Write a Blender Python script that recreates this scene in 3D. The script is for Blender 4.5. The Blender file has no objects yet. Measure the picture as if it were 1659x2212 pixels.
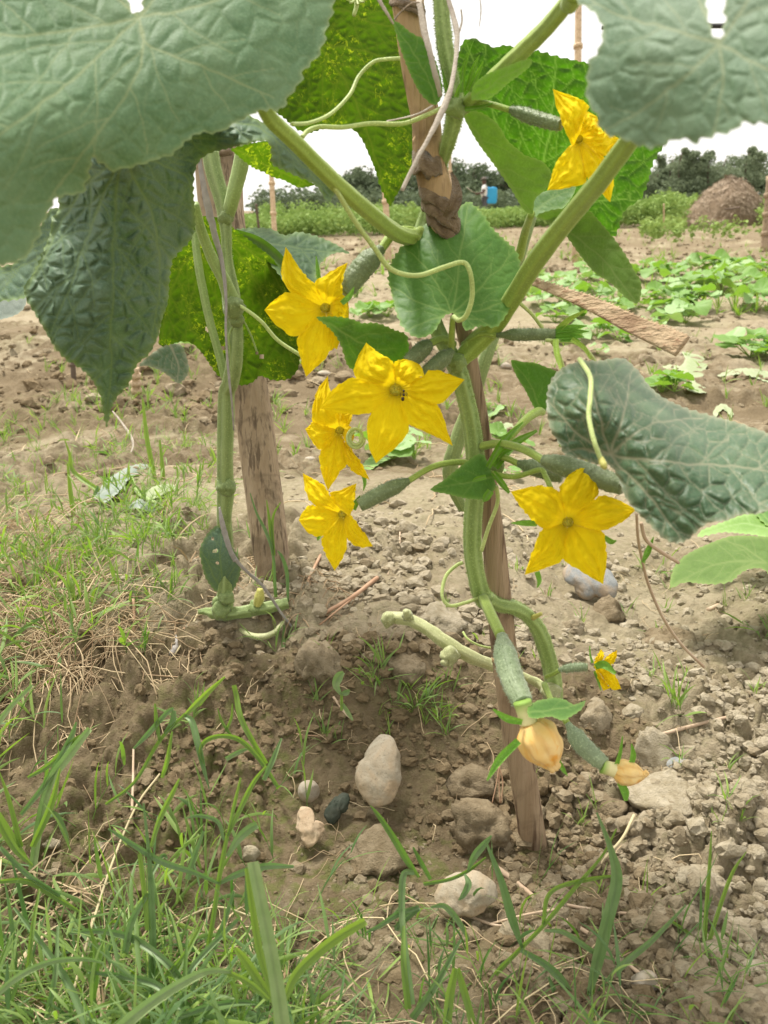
import bpy, math, random
import numpy as np
from mathutils import Vector, Matrix
rng = np.random.default_rng(7)
random.seed(7)
R = math.radians
S = bpy.context.scene
COL = S.collection

# ------------------------------------------------------------------ camera
F = 1840.0          # focal length in picture units (picture 1659 x 2212 units)
CX, CY = 829.5, 1106.0
H = 0.40            # camera height above the soil
PITCH = R(19.5)
cam = bpy.data.cameras.new('camera')
camo = bpy.data.objects.new('camera', cam); COL.objects.link(camo)
camo.location = (0, 0, H)
camo.rotation_euler = (R(90) - PITCH, 0, 0)
cam.sensor_fit = 'VERTICAL'; cam.sensor_height = 24.0
cam.lens = 24.0 * F / 2212.0
cam.clip_start = 0.01; cam.clip_end = 2000
cam.dof.use_dof = True; cam.dof.focus_distance = 0.62; cam.dof.aperture_fstop = 13.0
S.camera = camo

# ------------------------------------------------------------------ world, sun, exposure
SUN_EL, SUN_AZ = R(63), R(-35)      # light comes from behind the plants, a little left
w = bpy.data.worlds.new('World'); S.world = w; w.use_nodes = True
nt = w.node_tree; nt.nodes.clear()
sky = nt.nodes.new('ShaderNodeTexSky'); sky.sky_type = 'NISHITA'; sky.sun_disc = False
sky.sun_elevation = SUN_EL; sky.sun_rotation = SUN_AZ; sky.altitude = 50; sky.dust_density = 4
cmix = nt.nodes.new('ShaderNodeMix'); cmix.data_type = 'RGBA'
tc = nt.nodes.new('ShaderNodeTexCoord')
ns = nt.nodes.new('ShaderNodeTexNoise'); ns.inputs['Scale'].default_value = 2.2; ns.inputs['Detail'].default_value = 5
rmp = nt.nodes.new('ShaderNodeMapRange'); rmp.inputs[1].default_value = .3; rmp.inputs[2].default_value = .7
rmp.inputs[3].default_value = .86; rmp.inputs[4].default_value = .97
nt.links.new(tc.outputs['Generated'], ns.inputs['Vector']); nt.links.new(ns.outputs['Fac'], rmp.inputs[0])
nt.links.new(rmp.outputs[0], cmix.inputs[0]); nt.links.new(sky.outputs[0], cmix.inputs[6])
cmix.inputs[7].default_value = (9.9, 9.6, 9.05, 1)      # bright even cloud deck
bg = nt.nodes.new('ShaderNodeBackground'); bg.inputs[1].default_value = 0.068
nt.links.new(cmix.outputs[2], bg.inputs[0])
wo = nt.nodes.new('ShaderNodeOutputWorld'); nt.links.new(bg.outputs[0], wo.inputs[0])
sl = bpy.data.lights.new('sun', 'SUN'); sl.energy = 3.1; sl.angle = R(12); sl.color = (1, .95, .87)
so = bpy.data.objects.new('sun', sl); COL.objects.link(so)
sd = Vector((math.sin(SUN_AZ) * math.cos(SUN_EL), math.cos(SUN_AZ) * math.cos(SUN_EL), math.sin(SUN_EL)))
so.rotation_euler = sd.to_track_quat('Z', 'Y').to_euler()
S.view_settings.view_transform = 'Standard'; S.view_settings.look = 'None'
S.view_settings.exposure = 1.0; S.view_settings.gamma = 1; S.view_settings.use_curve_mapping = False
try:
    S.cycles.max_bounces = 8; S.cycles.transparent_max_bounces = 8
except Exception: pass

# ------------------------------------------------------------------ helpers
cp, sp = math.cos(PITCH), math.sin(PITCH)
def P(px, py, d):
    """world point(s) seen at picture position px,py at depth d"""
    px = np.asarray(px, float); py = np.asarray(py, float); d = np.asarray(d, float)
    a = (px - CX) / F * d; b = -(py - CY) / F * d
    return np.stack([a, d * cp + b * sp, H - d * sp + b * cp], -1)

def hsh(i, j, s):
    i = i.astype(np.int64); j = j.astype(np.int64)
    h = (i * 374761393 + j * 668265263 + s * 1442695041) & 0xffffffff
    h = ((h ^ (h >> 13)) * 1274126177) & 0xffffffff
    h = ((h ^ (h >> 16)) * 2246822519) & 0xffffffff
    return ((h ^ (h >> 15)) & 0xffffff) / float(0x1000000)
def vn(x, y, s=0):
    x = np.asarray(x, float); y = np.asarray(y, float)
    i = np.floor(x); j = np.floor(y); fx = x - i; fy = y - j
    fx = fx*fx*fx*(fx*(fx*6-15)+10); fy = fy*fy*fy*(fy*(fy*6-15)+10)
    a = hsh(i, j, s); b = hsh(i+1, j, s); c = hsh(i, j+1, s); d = hsh(i+1, j+1, s)
    return (a*(1-fx)+b*fx)*(1-fy) + (c*(1-fx)+d*fx)*fy
def fbm(x, y, s=0, o=4):
    t = 0; a = .5
    for k in range(o):
        t = t + a * (vn(x*2**k, y*2**k, s+k*7) - .5); a *= .5
    return t
def worley(x, y, s=0):
    i = np.floor(x); j = np.floor(y)
    f1 = np.full(np.shape(x), 9.); f2 = np.full(np.shape(x), 9.); rid = np.zeros(np.shape(x))
    for a in (-1, 0, 1):
        for b in (-1, 0, 1):
            cx = i+a; cy = j+b
            qx = cx + hsh(cx, cy, s); qy = cy + hsh(cx, cy, s+1)
            d = np.hypot(x-qx, y-qy); rr = hsh(cx, cy, s+2)
            n = d < f1
            f2 = np.where(n, f1, np.minimum(f2, d)); f1 = np.where(n, d, f1); rid = np.where(n, rr, rid)
    return f1, f2, rid
def sstep(a, b, x):
    t = np.clip((x-a)/(b-a), 0, 1); return t*t*(3-2*t)

# ---- the shape of the soil
def ground_exact(x, y):
    x = np.asarray(x, float); y = np.asarray(y, float)
    wob = .05*fbm(x*3, y*3, 3, 3)
    up = sstep(.46, .70, y + wob + .10*sstep(.05, .4, x)) * (1 - .8*sstep(.95, 1.35, y+wob))
    sx = sstep(-.50, -.20, x + .35*(y-.7)) * (1 - .5*sstep(.06, .28, x))
    z = .078*up*sx
    z = z + .05*sstep(1.75, 2.1, y+.25*x+wob)*(1-sstep(2.3, 2.9, y+.25*x)) * (1-sstep(-.2, .5, x))
    z = z - .022*np.exp(-(((x-.155)/.045)**2 + ((y-.535)/.045)**2))          # hollow at the stake
    z = z + .02*np.exp(-(((x+.02)/.12)**2 + ((y-.60)/.05)**2))
    fur = sstep(2.6, 3.6, y)*(1-sstep(14, 26, y))
    z = z + .022*fur*np.sin((y+.08*x)*5.2 + 1.0*fbm(x*.6, y*.6, 9, 2))
    z = z + .035*fbm(x*4, y*4, 21, 4) * sstep(.15, .5, y+.2) + .10*fbm(x*.35, y*.35, 31, 3)*sstep(2, 8, np.hypot(x, y))
    return z
_h1 = None
def _maps():
    global _h1, _h2
    a, b = np.meshgrid(np.arange(-2.2, 2.2, .006), np.arange(.05, 4.3, .006), indexing='ij'); _h1 = ground_exact(a, b)
    a, b = np.meshgrid(np.arange(-34, 34, .09), np.arange(3.5, 46, .09), indexing='ij'); _h2 = ground_exact(a, b)
def _bil(m, x, y, x0, y0, st):
    u = np.clip((x-x0)/st, 0, m.shape[0]-1.001); v = np.clip((y-y0)/st, 0, m.shape[1]-1.001)
    i = u.astype(int); j = v.astype(int); u = u-i; v = v-j
    return (m[i, j]*(1-u)+m[i+1, j]*u)*(1-v)+(m[i, j+1]*(1-u)+m[i+1, j+1]*u)*v
def ground_base(x, y):
    x = np.asarray(x, float); y = np.asarray(y, float)
    if _h1 is None: _maps()
    near = (np.abs(x) < 2.18) & (y < 4.2) & (y > .06)
    return np.where(near, _bil(_h1, x, y, -2.2, .05, .006), _bil(_h2, x, y, -34, 3.5, .09))
def ground_full(x, y, res=None, exact=False):
    z = ground_exact(x, y) if exact else ground_base(x, y)
    if res is None: res = np.full(np.shape(x), .0015)
    wx = x + .012*fbm(x*50, y*50, 55, 3); wy = y + .012*fbm(x*50+9, y*50, 56, 3)
    cov = sstep(.38, .62, vn(x*6, y*6, 77))
    for sc, amp, sd in ((.060, .010, 170), (.032, .0085, 180), (.017, .0060, 190), (.0085, .0034, 200), (.0045, .0017, 210), (.0026, .0009, 215)):
        k = np.clip(sc/(3.0*res) - .35, 0, 1)
        n = np.abs(2*vn(wx/sc, wy/sc, sd)-1); g = sstep(.30, .65, vn(x/sc/3.3+7, y/sc/3.3, sd+3))
        z = z + 1.1*k*amp*(n*1.5-.4)*(.35+.65*cov)*(.35+.9*g)
    for cell, amp, s in ((.05, .012, 100), (.022, .0075, 110), (.010, .0036, 120)):
        k = np.clip(cell/(3.2*res) - .4, 0, 1)
        f1, f2, rid = worley(wx/cell, wy/cell, s)
        rad = .22 + .5*rid
        dome = np.clip(1-(f1/rad)**2, 0, 1)**.6*rad
        z = z + k*amp*dome*(hsh(np.floor(rid*999), np.floor(rid*77), s) < .5)*(.1+1.1*cov)
    z = z + .004*fbm(x*40, y*40, 140, 3)*np.clip(.02/res*.3, 0, 1)
    return z
def gpt(px, py, lift=0.0):
    """point where the ray through px,py meets the soil"""
    px = np.atleast_1d(np.asarray(px, float)); py = np.atleast_1d(np.asarray(py, float))
    u = P(px, py, 1.0) - np.array([0, 0, H])
    t = np.full(px.shape, .25); done = np.zeros(px.shape, bool); tl = t.copy()
    for _ in range(230):
        q = np.array([0, 0, H]) + u*t[:, None]
        below = q[:, 2] < ground_base(q[:, 0], q[:, 1])
        done |= below
        tl = np.where(done, tl, t); t = np.where(done, t, t*1.025)
    lo, hi = tl, t
    for _ in range(14):
        m = (lo+hi)/2; q = np.array([0, 0, H]) + u*m[:, None]
        b = q[:, 2] < ground_base(q[:, 0], q[:, 1])
        hi = np.where(b, m, hi); lo = np.where(b, lo, m)
    q = np.array([0, 0, H]) + u*hi[:, None]
    q[:, 2] = ground_base(q[:, 0], q[:, 1]) + lift
    return q
def gd(px, py):
    """depth at which the ray meets the soil"""
    q = gpt(px, py)[0]; return float(q[1]*cp + (H-q[2])*sp)

# ---- mesh making
def mk(name, V, Fc, mat=None, parent=None, attrs=None, smooth=True, base=None, kind=None, label=None, cat=None, group=None):
    V = np.asarray(V, np.float64)
    me = bpy.data.meshes.new(name)
    fl = Fc if isinstance(Fc, (list, tuple)) else [Fc]
    fl = [np.asarray(f, np.int32) for f in fl if len(f)]
    c = V.mean(0) if base is None else np.asarray(base, float)
    me.vertices.add(len(V)); me.vertices.foreach_set('co', (V-c).astype(np.float32).ravel())
    tot = sum(f.size for f in fl); nf = sum(len(f) for f in fl)
    me.loops.add(tot); me.loops.foreach_set('vertex_index', np.concatenate([f.ravel() for f in fl]))
    starts = []; cur = 0
    for f in fl:
        k = f.shape[1]; starts.append(cur + np.arange(len(f))*k); cur += f.size
    me.polygons.add(nf); me.polygons.foreach_set('loop_start', np.concatenate(starts).astype(np.int32))
    me.update(calc_edges=True)
    me.validate()
    if smooth: me.shade_smooth()
    else: me.shade_flat()
    if attrs:
        for k, a in attrs.items():
            at = me.attributes.new(k, 'FLOAT', 'POINT'); at.data.foreach_set('value', np.asarray(a, np.float32))
    if mat: me.materials.append(mat)
    o = bpy.data.objects.new(name, me); COL.objects.link(o)
    if parent is not None:
        o.parent = parent
        o.location = Vector(c) - abs_loc(parent)
    else:
        o.location = c
    tag(o, label, cat, group, kind)
    return o
def abs_loc(o):
    v = Vector((0, 0, 0))
    while o is not None:
        v += o.location; o = o.parent
    return v
def tag(o, label=None, cat=None, group=None, kind=None):
    if label: o['label'] = label
    if cat: o['category'] = cat
    if group: o['group'] = group
    if kind: o['kind'] = kind
    return o
def thing(name, label, cat, loc=(0, 0, 0), group=None):
    o = bpy.data.objects.new(name, None); COL.objects.link(o); o.location = loc
    o.empty_display_size = .01
    return tag(o, label, cat, group)
def catmull(pts, n=8):
    p = np.asarray(pts, float)
    if len(p) < 3:
        t = np.linspace(0, 1, n+1)[:, None]; return p[0]*(1-t)+p[1]*t
    q = np.vstack([2*p[0]-p[1], p, 2*p[-1]-p[-2]])
    out = []
    for i in range(1, len(q)-2):
        t = np.linspace(0, 1, n, endpoint=False)[:, None]
        a, b, c, d = q[i-1], q[i], q[i+1], q[i+2]
        out.append(.5*((2*b)+(-a+c)*t+(2*a-5*b+4*c-d)*t*t+(-a+3*b-3*c+d)*t**3))
    out.append(p[-1:]); return np.vstack(out)
def sweep(C, rad, seg=12, shape=None, twist=0.0, flat=None, caps=True):
    """tube round centre line C (n,3) with radii rad (n,)"""
    C = np.asarray(C, float); n = len(C); rad = np.broadcast_to(np.asarray(rad, float), (n,))
    T = np.gradient(C, axis=0); T /= np.linalg.norm(T, axis=1)[:, None]+1e-12
    up = np.array([0, -1., .2]) if abs(T[0] @ np.array([0, -1, .2])) < .95 else np.array([1., 0, 0])
    N = np.zeros((n, 3)); a = up - T[0]*(up@T[0]); N[0] = a/np.linalg.norm(a)
    for i in range(1, n):
        a = N[i-1]-T[i]*(N[i-1]@T[i]); N[i] = a/(np.linalg.norm(a)+1e-12)
    B = np.cross(T, N)
    ph = np.linspace(0, 2*np.pi, seg, endpoint=False)
    phs = ph[None, :] + twist*np.linspace(0, 1, n)[:, None]
    sh = np.ones((n, seg)) if shape is None else shape(ph[None, :], np.linspace(0, 1, n)[:, None])
    rr = rad[:, None]*sh
    fb = 1.0 if flat is None else flat
    V = C[:, None, :] + rr[..., None]*(np.cos(phs)[..., None]*N[:, None, :]*fb + np.sin(phs)[..., None]*B[:, None, :])
    V = V.reshape(-1, 3)
    i = np.arange(n-1)[:, None]*seg; j = np.arange(seg)[None, :]; j2 = (j+1) % seg
    Q = np.stack([i+j, i+j2, i+seg+j2, i+seg+j], -1).reshape(-1, 4)
    u = np.repeat(np.linspace(0, 1, n), seg)
    if caps:
        V = np.vstack([V, C[:1], C[-1:]]); k = len(V)-2
        jj = np.arange(seg); T0 = np.stack([np.full(seg, k), (jj+1) % seg, jj], -1)
        b = (n-1)*seg; T1 = np.stack([np.full(seg, k+1), b+jj, b+(jj+1) % seg], -1)
        return V, [Q, np.vstack([T0, T1])], np.concatenate([u, [0, 1]])
    return V, [Q], u
def pxline(pts, n=8, rmul=1.0):
    """pts: (px,py,depth,radius in picture units) -> centre line and radii in metres"""
    c = catmull(pts, n); C = P(c[:, 0], c[:, 1], c[:, 2]); return C, c[:, 3]*c[:, 2]/F*rmul
def ribs(k, a, nz=.03, seed=0):
    def f(ph, u):
        return 1 + a*np.cos(k*ph) + nz*(vn(u*30+0*ph, ph*1.2+0*u, seed)-.5)*2
    return f
def tube(name, pts, mat, parent, seg=12, n=8, rib=(0, 0), nz=.04, flat=None, attrs=None, **kw):
    C, r = pxline(pts, n)
    V, Fc, u = sweep(C, r, seg, ribs(rib[0], rib[1], nz, random.randint(0, 999)), flat=flat)
    return mk(name, V, Fc, mat, parent, attrs={'u': u, 'tone': ribtone(len(u), seg, rib[0])}, **kw)
def ribtone(n, seg, k):
    ph = np.tile(np.linspace(0, 2*np.pi, seg, endpoint=False), (n-2)//seg); return np.r_[.5+.5*np.cos(k*ph) if k else ph*0+.5, .5, .5]

class Soup:
    """collects many small meshes into one"""
    def __init__(s): s.V = []; s.Q = []; s.T = []; s.A = []; s.n = 0
    def add(s, V, Fs, a=0.5):
        V = np.asarray(V); 
        for f in (Fs if isinstance(Fs, (list, tuple)) else [Fs]):
            f = np.asarray(f)
            if len(f) == 0: continue
            (s.Q if f.shape[1] == 4 else s.T).append(f + s.n)
        s.V.append(V); s.A.append(np.broadcast_to(a, (len(V),)).astype(float)); s.n += len(V)
    def build(s, name, mat, parent=None, **kw):
        fl = []
        if s.Q: fl.append(np.vstack(s.Q))
        if s.T: fl.append(np.vstack(s.T))
        return mk(name, np.vstack(s.V), fl, mat, parent, attrs={'tone': np.concatenate(s.A)}, **kw)

# ------------------------------------------------------------------ materials
class NB:
    def __init__(s, name):
        s.m = bpy.data.materials.new(name); s.m.use_nodes = True; s.t = s.m.node_tree; s.t.nodes.clear()
        s.out = s.n('ShaderNodeOutputMaterial')
    def n(s, k, **kw):
        x = s.t.nodes.new(k)
        for a, b in kw.items(): setattr(x, a, b)
        return x
    def l(s, a, b): s.t.links.new(a, b)
    def setin(s, node, i, v):
        if hasattr(v, 'is_linked') or isinstance(v, bpy.types.NodeSocket): s.l(v, node.inputs[i])
        else: node.inputs[i].default_value = v
    def coord(s): return s.n('ShaderNodeTexCoord').outputs['Object']
    def noise(s, sc, det=4, vec=None, rough=.55, dist=0):
        x = s.n('ShaderNodeTexNoise'); x.inputs['Scale'].default_value = sc; x.inputs['Detail'].default_value = det
        x.inputs['Roughness'].default_value = rough; x.inputs['Distortion'].default_value = dist
        s.l(vec if vec is not None else s.coord(), x.inputs['Vector']); return x.outputs['Fac']
    def vor(s, sc, vec=None, feat='F1'):
        x = s.n('ShaderNodeTexVoronoi', feature=feat); x.inputs['Scale'].default_value = sc
        s.l(vec if vec is not None else s.coord(), x.inputs['Vector']); return x.outputs['Distance']
    def attr(s, nm): return s.n('ShaderNodeAttribute', attribute_name=nm).outputs['Fac']
    def mr(s, v, a, b, c=0., d=1.):
        x = s.n('ShaderNodeMapRange'); s.l(v, x.inputs[0])
        for i, q in zip((1, 2, 3, 4), (a, b, c, d)): x.inputs[i].default_value = q
        return x.outputs[0]
    def mul(s, a, b, op='MULTIPLY'):
        x = s.n('ShaderNodeMath', operation=op); s.setin(x, 0, a); s.setin(x, 1, b); return x.outputs[0]
    def mix(s, f, a, b, bt='MIX'):
        x = s.n('ShaderNodeMix', data_type='RGBA', blend_type=bt)
        s.setin(x, 0, f)
        s.setin(x, 6, a if isinstance(a, bpy.types.NodeSocket) else (*a, 1))
        s.setin(x, 7, b if isinstance(b, bpy.types.NodeSocket) else (*b, 1)); return x.outputs[2]
    def bump(s, h, st=.3, dist=.001):
        x = s.n('ShaderNodeBump'); x.inputs['Strength'].default_value = st; x.inputs['Distance'].default_value = dist
        s.l(h, x.inputs['Height']); return x.outputs[0]
    def fin(s, col, rough=.6, bump=None, spec=.5, trans=0, tcol=None, sheen=0, sss=0):
        p = s.n('ShaderNodeBsdfPrincipled')
        s.setin(p, 'Base Color', col if isinstance(col, bpy.types.NodeSocket) else (*col, 1))
        s.setin(p, 'Roughness', rough); p.inputs['Specular IOR Level'].default_value = spec
        if sheen:
            p.inputs['Sheen Weight'].default_value = sheen; p.inputs['Sheen Roughness'].default_value = .4
        if bump is not None: s.l(bump, p.inputs['Normal'])
        o = p.outputs[0]
        if tcol is not None:
            t = s.n('ShaderNodeBsdfTranslucent')
            s.setin(t, 0, tcol if isinstance(tcol, bpy.types.NodeSocket) else (*tcol, 1))
            mx = s.n('ShaderNodeMixShader'); s.setin(mx, 0, trans); s.l(o, mx.inputs[1]); s.l(t.outputs[0], mx.inputs[2]); o = mx.outputs[0]
        s.l(o, s.out.inputs[0]); return s.m

def leaf_mat(name, c1, c2, vein, tcol, trans=.35, rough=.5, mott=0, mcol=None, spec=.5, sheen=.0, vf=.7, tvein=None, csc=60, fine=.25):
    b = NB(name)
    c = b.mix(b.mr(b.noise(csc, 5), .35, .65), c1, c2)
    c = b.mix(b.mul(b.mr(b.noise(900, 3), .45, .7), .35), c, [min(1, x*1.5+.01) for x in c2])
    v = b.attr('vein')
    c = b.mix(b.mul(v, vf), c, vein)
    c = b.mix(b.mul(b.attr('edge'), .55), c, [min(1, x*1.25) for x in vein])
    t = b.mix(b.mr(b.noise(90, 4), .35, .65), tcol, [x*.6 for x in tcol])
    if mott:
        m = b.mr(b.noise(400, 6, dist=.9, rough=.65), .51, .66)
        m2 = b.mr(b.noise(38, 5), .46, .60)
        mm = b.mul(b.mul(m, m2), mott)
        t = b.mix(mm, t, mcol)
        c = b.mix(b.mul(mm, .5), c, [x*.6 for x in mcol])
    t = b.mix(b.mul(v, .75), t, tvein if tvein else [x*.5 for x in tcol])
    h = b.noise(1500, 3)
    return b.fin(c, rough, b.bump(h, fine, .0005), spec, trans, t, sheen)

M = {}
def build_mats():
    # soil
    b = NB('soil')
    mo = b.attr('moist')
    n1 = b.mr(b.noise(14, 6), .3, .7); n2 = b.mr(b.noise(220, 5), .3, .7)
    dry = b.mix(n1, (.35, .295, .185), (.47, .41, .285))
    dry = b.mix(b.mul(n2, .5), dry, (.23, .18, .105))
    dry = b.mix(b.mr(b.noise(2.3, 6, rough=.65), .42, .58, 0, .45), dry, (.27, .21, .14))
    dry = b.mix(b.mr(b.vor(9), .05, .22, .5, 0), dry, (.20, .15, .10))
    wet = b.mix(n1, (.185, .140, .080), (.28, .220, .135))
    wet = b.mix(b.mul(n2, .5), wet, (.11, .076, .04))
    c = b.mix(b.mr(b.mul(mo, b.mul(b.noise(45, 5), .5, 'SUBTRACT'), 'ADD'), .35, .65), dry, wet)
    ms = b.attr('moss'); c = b.mix(b.mul(ms, b.mr(b.noise(120, 5), .45, .6, 0, .6)), c, (.14, .15, .045))
    c = b.mix(b.mr(b.vor(260), .0, .10, .5, 0), c, (.62, .55, .46))
    hh = b.mul(b.noise(650, 6, rough=.7), b.mul(b.noise(180, 5), 1.2), 'ADD')
    M['soil'] = b.fin(c, .95, b.bump(hh, .9, .0035), .2)
    # clods
    b = NB('clod')
    t = b.attr('tone')
    dry = b.mix(b.mr(b.noise(120, 5), .3, .7), (.32, .268, .172), (.53, .465, .345))
    wet = b.mix(b.mr(b.noise(120, 5), .3, .7), (.17, .122, .066), (.29, .222, .13))
    c = b.mix(t, wet, dry)
    M['clod'] = b.fin(c, .95, b.bump(b.mul(b.noise(700, 6, rough=.7), b.noise(200, 3), 'ADD'), .9, .003), .2)
    def stone(nm, a, c2, st=.3):
        b = NB(nm); c = b.mix(b.mr(b.noise(60, 8, dist=.8, rough=.65), .35, .65), a, c2)
        c = b.mix(b.mr(b.noise(28, 6, dist=.8), .46, .60, 0, .75), c, (.36, .26, .155))
        c = b.mix(b.mr(b.noise(700, 4), .58, .7, 0, .5), c, [x*.4 for x in a])
        if nm == 'stone_green': c = b.mix(b.mr(b.noise(90, 5), .3, .7), a, c2)
        M[nm] = b.fin(c, .75, b.bump(b.noise(260, 6), st, .0015), .3)
    stone('stone_pale', (.30, .25, .175), (.40, .355, .27), .6); stone('stone_grey', (.19, .20, .195), (.30, .31, .305), .5)
    stone('stone_white', (.38, .33, .25), (.48, .43, .36), .5); stone('stone_green', (.03, .045, .03), (.07, .075, .055)); stone('stone_tan', (.40, .285, .18), (.50, .40, .28), .5)
    # leaves
    M['leaf_pale'] = leaf_mat('leaf_pale', (.090, .176, .080), (.135, .222, .110), (.30, .35, .16), (.10, .22, .03), .12, .62, spec=.32, sheen=.0, fine=.5)
    M['leaf_near_right'] = leaf_mat('leaf_near_right', (.104, .184, .102), (.155, .232, .142), (.30, .34, .18), (.10, .2, .04), .12, .62, spec=.32, sheen=.0, fine=.4)
    M['leaf_dark'] = leaf_mat('leaf_dark', (.075, .135, .082), (.12, .185, .115), (.21, .29, .08), (.06, .14, .01), .10, .6, spec=.28, fine=.35, vf=.5)
    M['leaf_crinkled'] = leaf_mat('leaf_crinkled', (.025, .06, .025), (.05, .10, .04), (.14, .2, .07), (.05, .12, .01), .10, .6, spec=.2, vf=.5)
    M['leaf_dusty'] = leaf_mat('leaf_dusty', (.045, .10, .045), (.08, .135, .065), (.28, .27, .17), (.1, .2, .03), .12, .5, spec=.45, sheen=.05, vf=.85)
    M['leaf_backlit'] = leaf_mat('leaf_backlit', (.03, .07, .008), (.05, .11, .012), (.10, .14, .02), (.075, .165, .003), .72, .5, .95, (.46, .58, .02), spec=.2, tvein=(.11, .17, .01))
    M['leaf_glow'] = leaf_mat('leaf_glow', (.035, .09, .018), (.055, .13, .028), (.22, .32, .09), (.075, .235, .004), .62, .5, .2, (.25, .42, .02), spec=.25, tvein=(.20, .38, .05))
    M['leaf_mid'] = leaf_mat('leaf_mid', (.060, .165, .022), (.095, .22, .035), (.26, .40, .10), (.10, .30, .01), .28, .5, spec=.35, sheen=.04)
    M['leaf_young'] = leaf_mat('leaf_young', (.13, .30, .025), (.18, .37, .04), (.30, .46, .12), (.22, .50, .01), .35, .5, spec=.35, sheen=.1)
    M['leaf_under'] = leaf_mat('leaf_under', (.10, .18, .035), (.13, .22, .05), (.24, .32, .10), (.12, .26, .01), .35, .6, spec=.25, sheen=.1)
    M['leaf_field'] = leaf_mat('leaf_field', (.15, .29, .06), (.22, .37, .10), (.36, .52, .2), (.32, .60, .04), .35, .5, spec=.3, csc=20)
    M['leaf_field_light'] = leaf_mat('leaf_field_light', (.26, .42, .15), (.34, .49, .22), (.45, .56, .3), (.35, .58, .1), .3, .5, spec=.3, csc=20)
    M['leaf_wilted'] = leaf_mat('leaf_wilted', (.29, .36, .17), (.37, .43, .24), (.42, .46, .30), (.35, .42, .15), .25, .7, spec=.2)
    M['leaf_grey'] = leaf_mat('leaf_grey', (.16, .205, .17), (.23, .27, .23), (.3, .34, .27), (.1, .16, .08), .1, .5, spec=.4)
    # petals
    b = NB('petal')
    v = b.attr('vein'); uu = b.attr('u')
    c = b.mix(b.mr(b.noise(70, 4), .3, .7), (.88, .67, .008), (.93, .74, .012))
    c = b.mix(b.mul(v, .32), c, (.76, .50, .005))
    c = b.mix(b.mr(uu, 0., .16, .55, 0.), c, (.45, .45, .03))
    M['petal'] = b.fin(c, .75, b.bump(b.mul(b.noise(900, 3), b.mul(v, -.8), 'ADD'), .35, .0008), .08, .38, (.95, .72, .01), .08)
    b = NB('petal_withered')
    v = b.attr('vein')
    c = b.mix(b.mr(b.noise(90, 5), .3, .7), (.90, .60, .18), (.93, .74, .36))
    c = b.mix(b.mr(b.noise(60, 4, dist=1), .52, .64), c, (.85, .40, .04))
    c = b.mix(b.mul(v, .5), c, (.75, .45, .16))
    M['petal_withered'] = b.fin(c, .65, b.bump(v, .4, .001), .2, .2, (.9, .6, .2), .2)
    b = NB('calyx_cream'); c = b.mix(b.mr(b.attr('u'), .0, .5), (.26, .42, .08), (.72, .66, .34)); M['calyx_cream'] = b.fin(c, .6, None, .3)
    def simple(nm, a, c2, rough=.6, sc=80, st=.3, bs=500, trans=0, tcol=None, sheen=0, spec=.4):
        b = NB(nm); c = b.mix(b.mr(b.noise(sc, 5), .3, .7), a, c2); M[nm] = b.fin(c, rough, b.bump(b.noise(bs, 4), st, .001), spec, trans, tcol, sheen)
    simple('throat', (.30, .33, .03), (.62, .52, .05), .6, 700)
    simple('ant', (.02, .012, .008), (.04, .02, .01), .4)
    # stems: long pale ridges along the tube
    def stem(nm, a, c2, sheen=.4, trans=.12):
        b = NB(nm); c = b.mix(b.mr(b.noise(30, 5), .3, .7), a, c2)
        c = b.mix(b.mr(b.noise(75, 6), .52, .68, 0, .4), c, [x*.6 for x in a])
        c = b.mix(b.mul(b.mr(b.attr('tone'), .55, 1.), .45), c, [min(1, x*1.35+.04) for x in c2])
        c = b.mix(b.mul(b.mr(b.attr('tone'), .30, .0), .35), c, [x*.7 for x in a])
        c = b.mix(b.mr(b.noise(900, 2), .55, .7, 0, .5), c, [min(1, x*1.6+.03) for x in c2])
        M[nm] = b.fin(c, .5, b.bump(b.noise(1400, 3), .4, .0008), .4, trans, [min(1, x*1.6) for x in c2], sheen)
    stem('stem', (.24, .34, .09), (.33, .44, .15), .2); stem('stem_dull', (.20, .28, .085), (.29, .37, .14), .2); stem('stem_bright', (.28, .45, .05), (.38, .53, .09), .2)
    stem('petiole', (.26, .37, .055), (.34, .46, .09), .2); stem('tendril', (.42, .52, .16), (.52, .62, .24), .2); stem('stem_old', (.36, .39, .17), (.48, .49, .26), .3); stem('stem_yellow', (.42, .40, .08), (.52, .50, .14), .2)
    stem('fruit', (.11, .165, .06), (.19, .24, .11), .3, 0); stem('fruit_pale', (.17, .235, .12), (.27, .335, .19), .3, 0)
    stem('sepal', (.13, .32, .025), (.20, .42, .05), .1)
    # wood: streaks along z
    def wood(nm, a, c2, dark, z=3.0, x=120):
        b = NB(nm); mp = b.n('ShaderNodeMapping'); b.l(b.coord(), mp.inputs[0]); mp.inputs['Scale'].default_value = (x, x, z)
        g = b.noise(1.0, 6, mp.outputs[0], .6); c = b.mix(b.mr(g, .3, .7), a, c2)
        mp2 = b.n('ShaderNodeMapping'); b.l(b.coord(), mp2.inputs[0]); mp2.inputs['Scale'].default_value = (x*2, x*2, z*1.5)
        g2 = b.noise(1.0, 4, mp2.outputs[0], .6)
        c = b.mix(b.mr(g2, .53, .64, 0, .8), c, dark)
        c = b.mix(b.mr(b.noise(22, 6, dist=.9), .50, .66, 0, .7), c, [q*.8 for q in dark])
        M[nm] = b.fin(c, .8, b.bump(b.mul(g, g2, 'ADD'), .8, .003), .25)
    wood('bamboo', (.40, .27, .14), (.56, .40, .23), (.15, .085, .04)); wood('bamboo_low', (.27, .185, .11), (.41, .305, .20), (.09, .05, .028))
    wood('post', (.32, .235, .15), (.48, .375, .26), (.10, .07, .045), 4, 150); wood('bamboo_tan', (.58, .43, .27), (.66, .52, .36), (.38, .25, .14))
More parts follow.
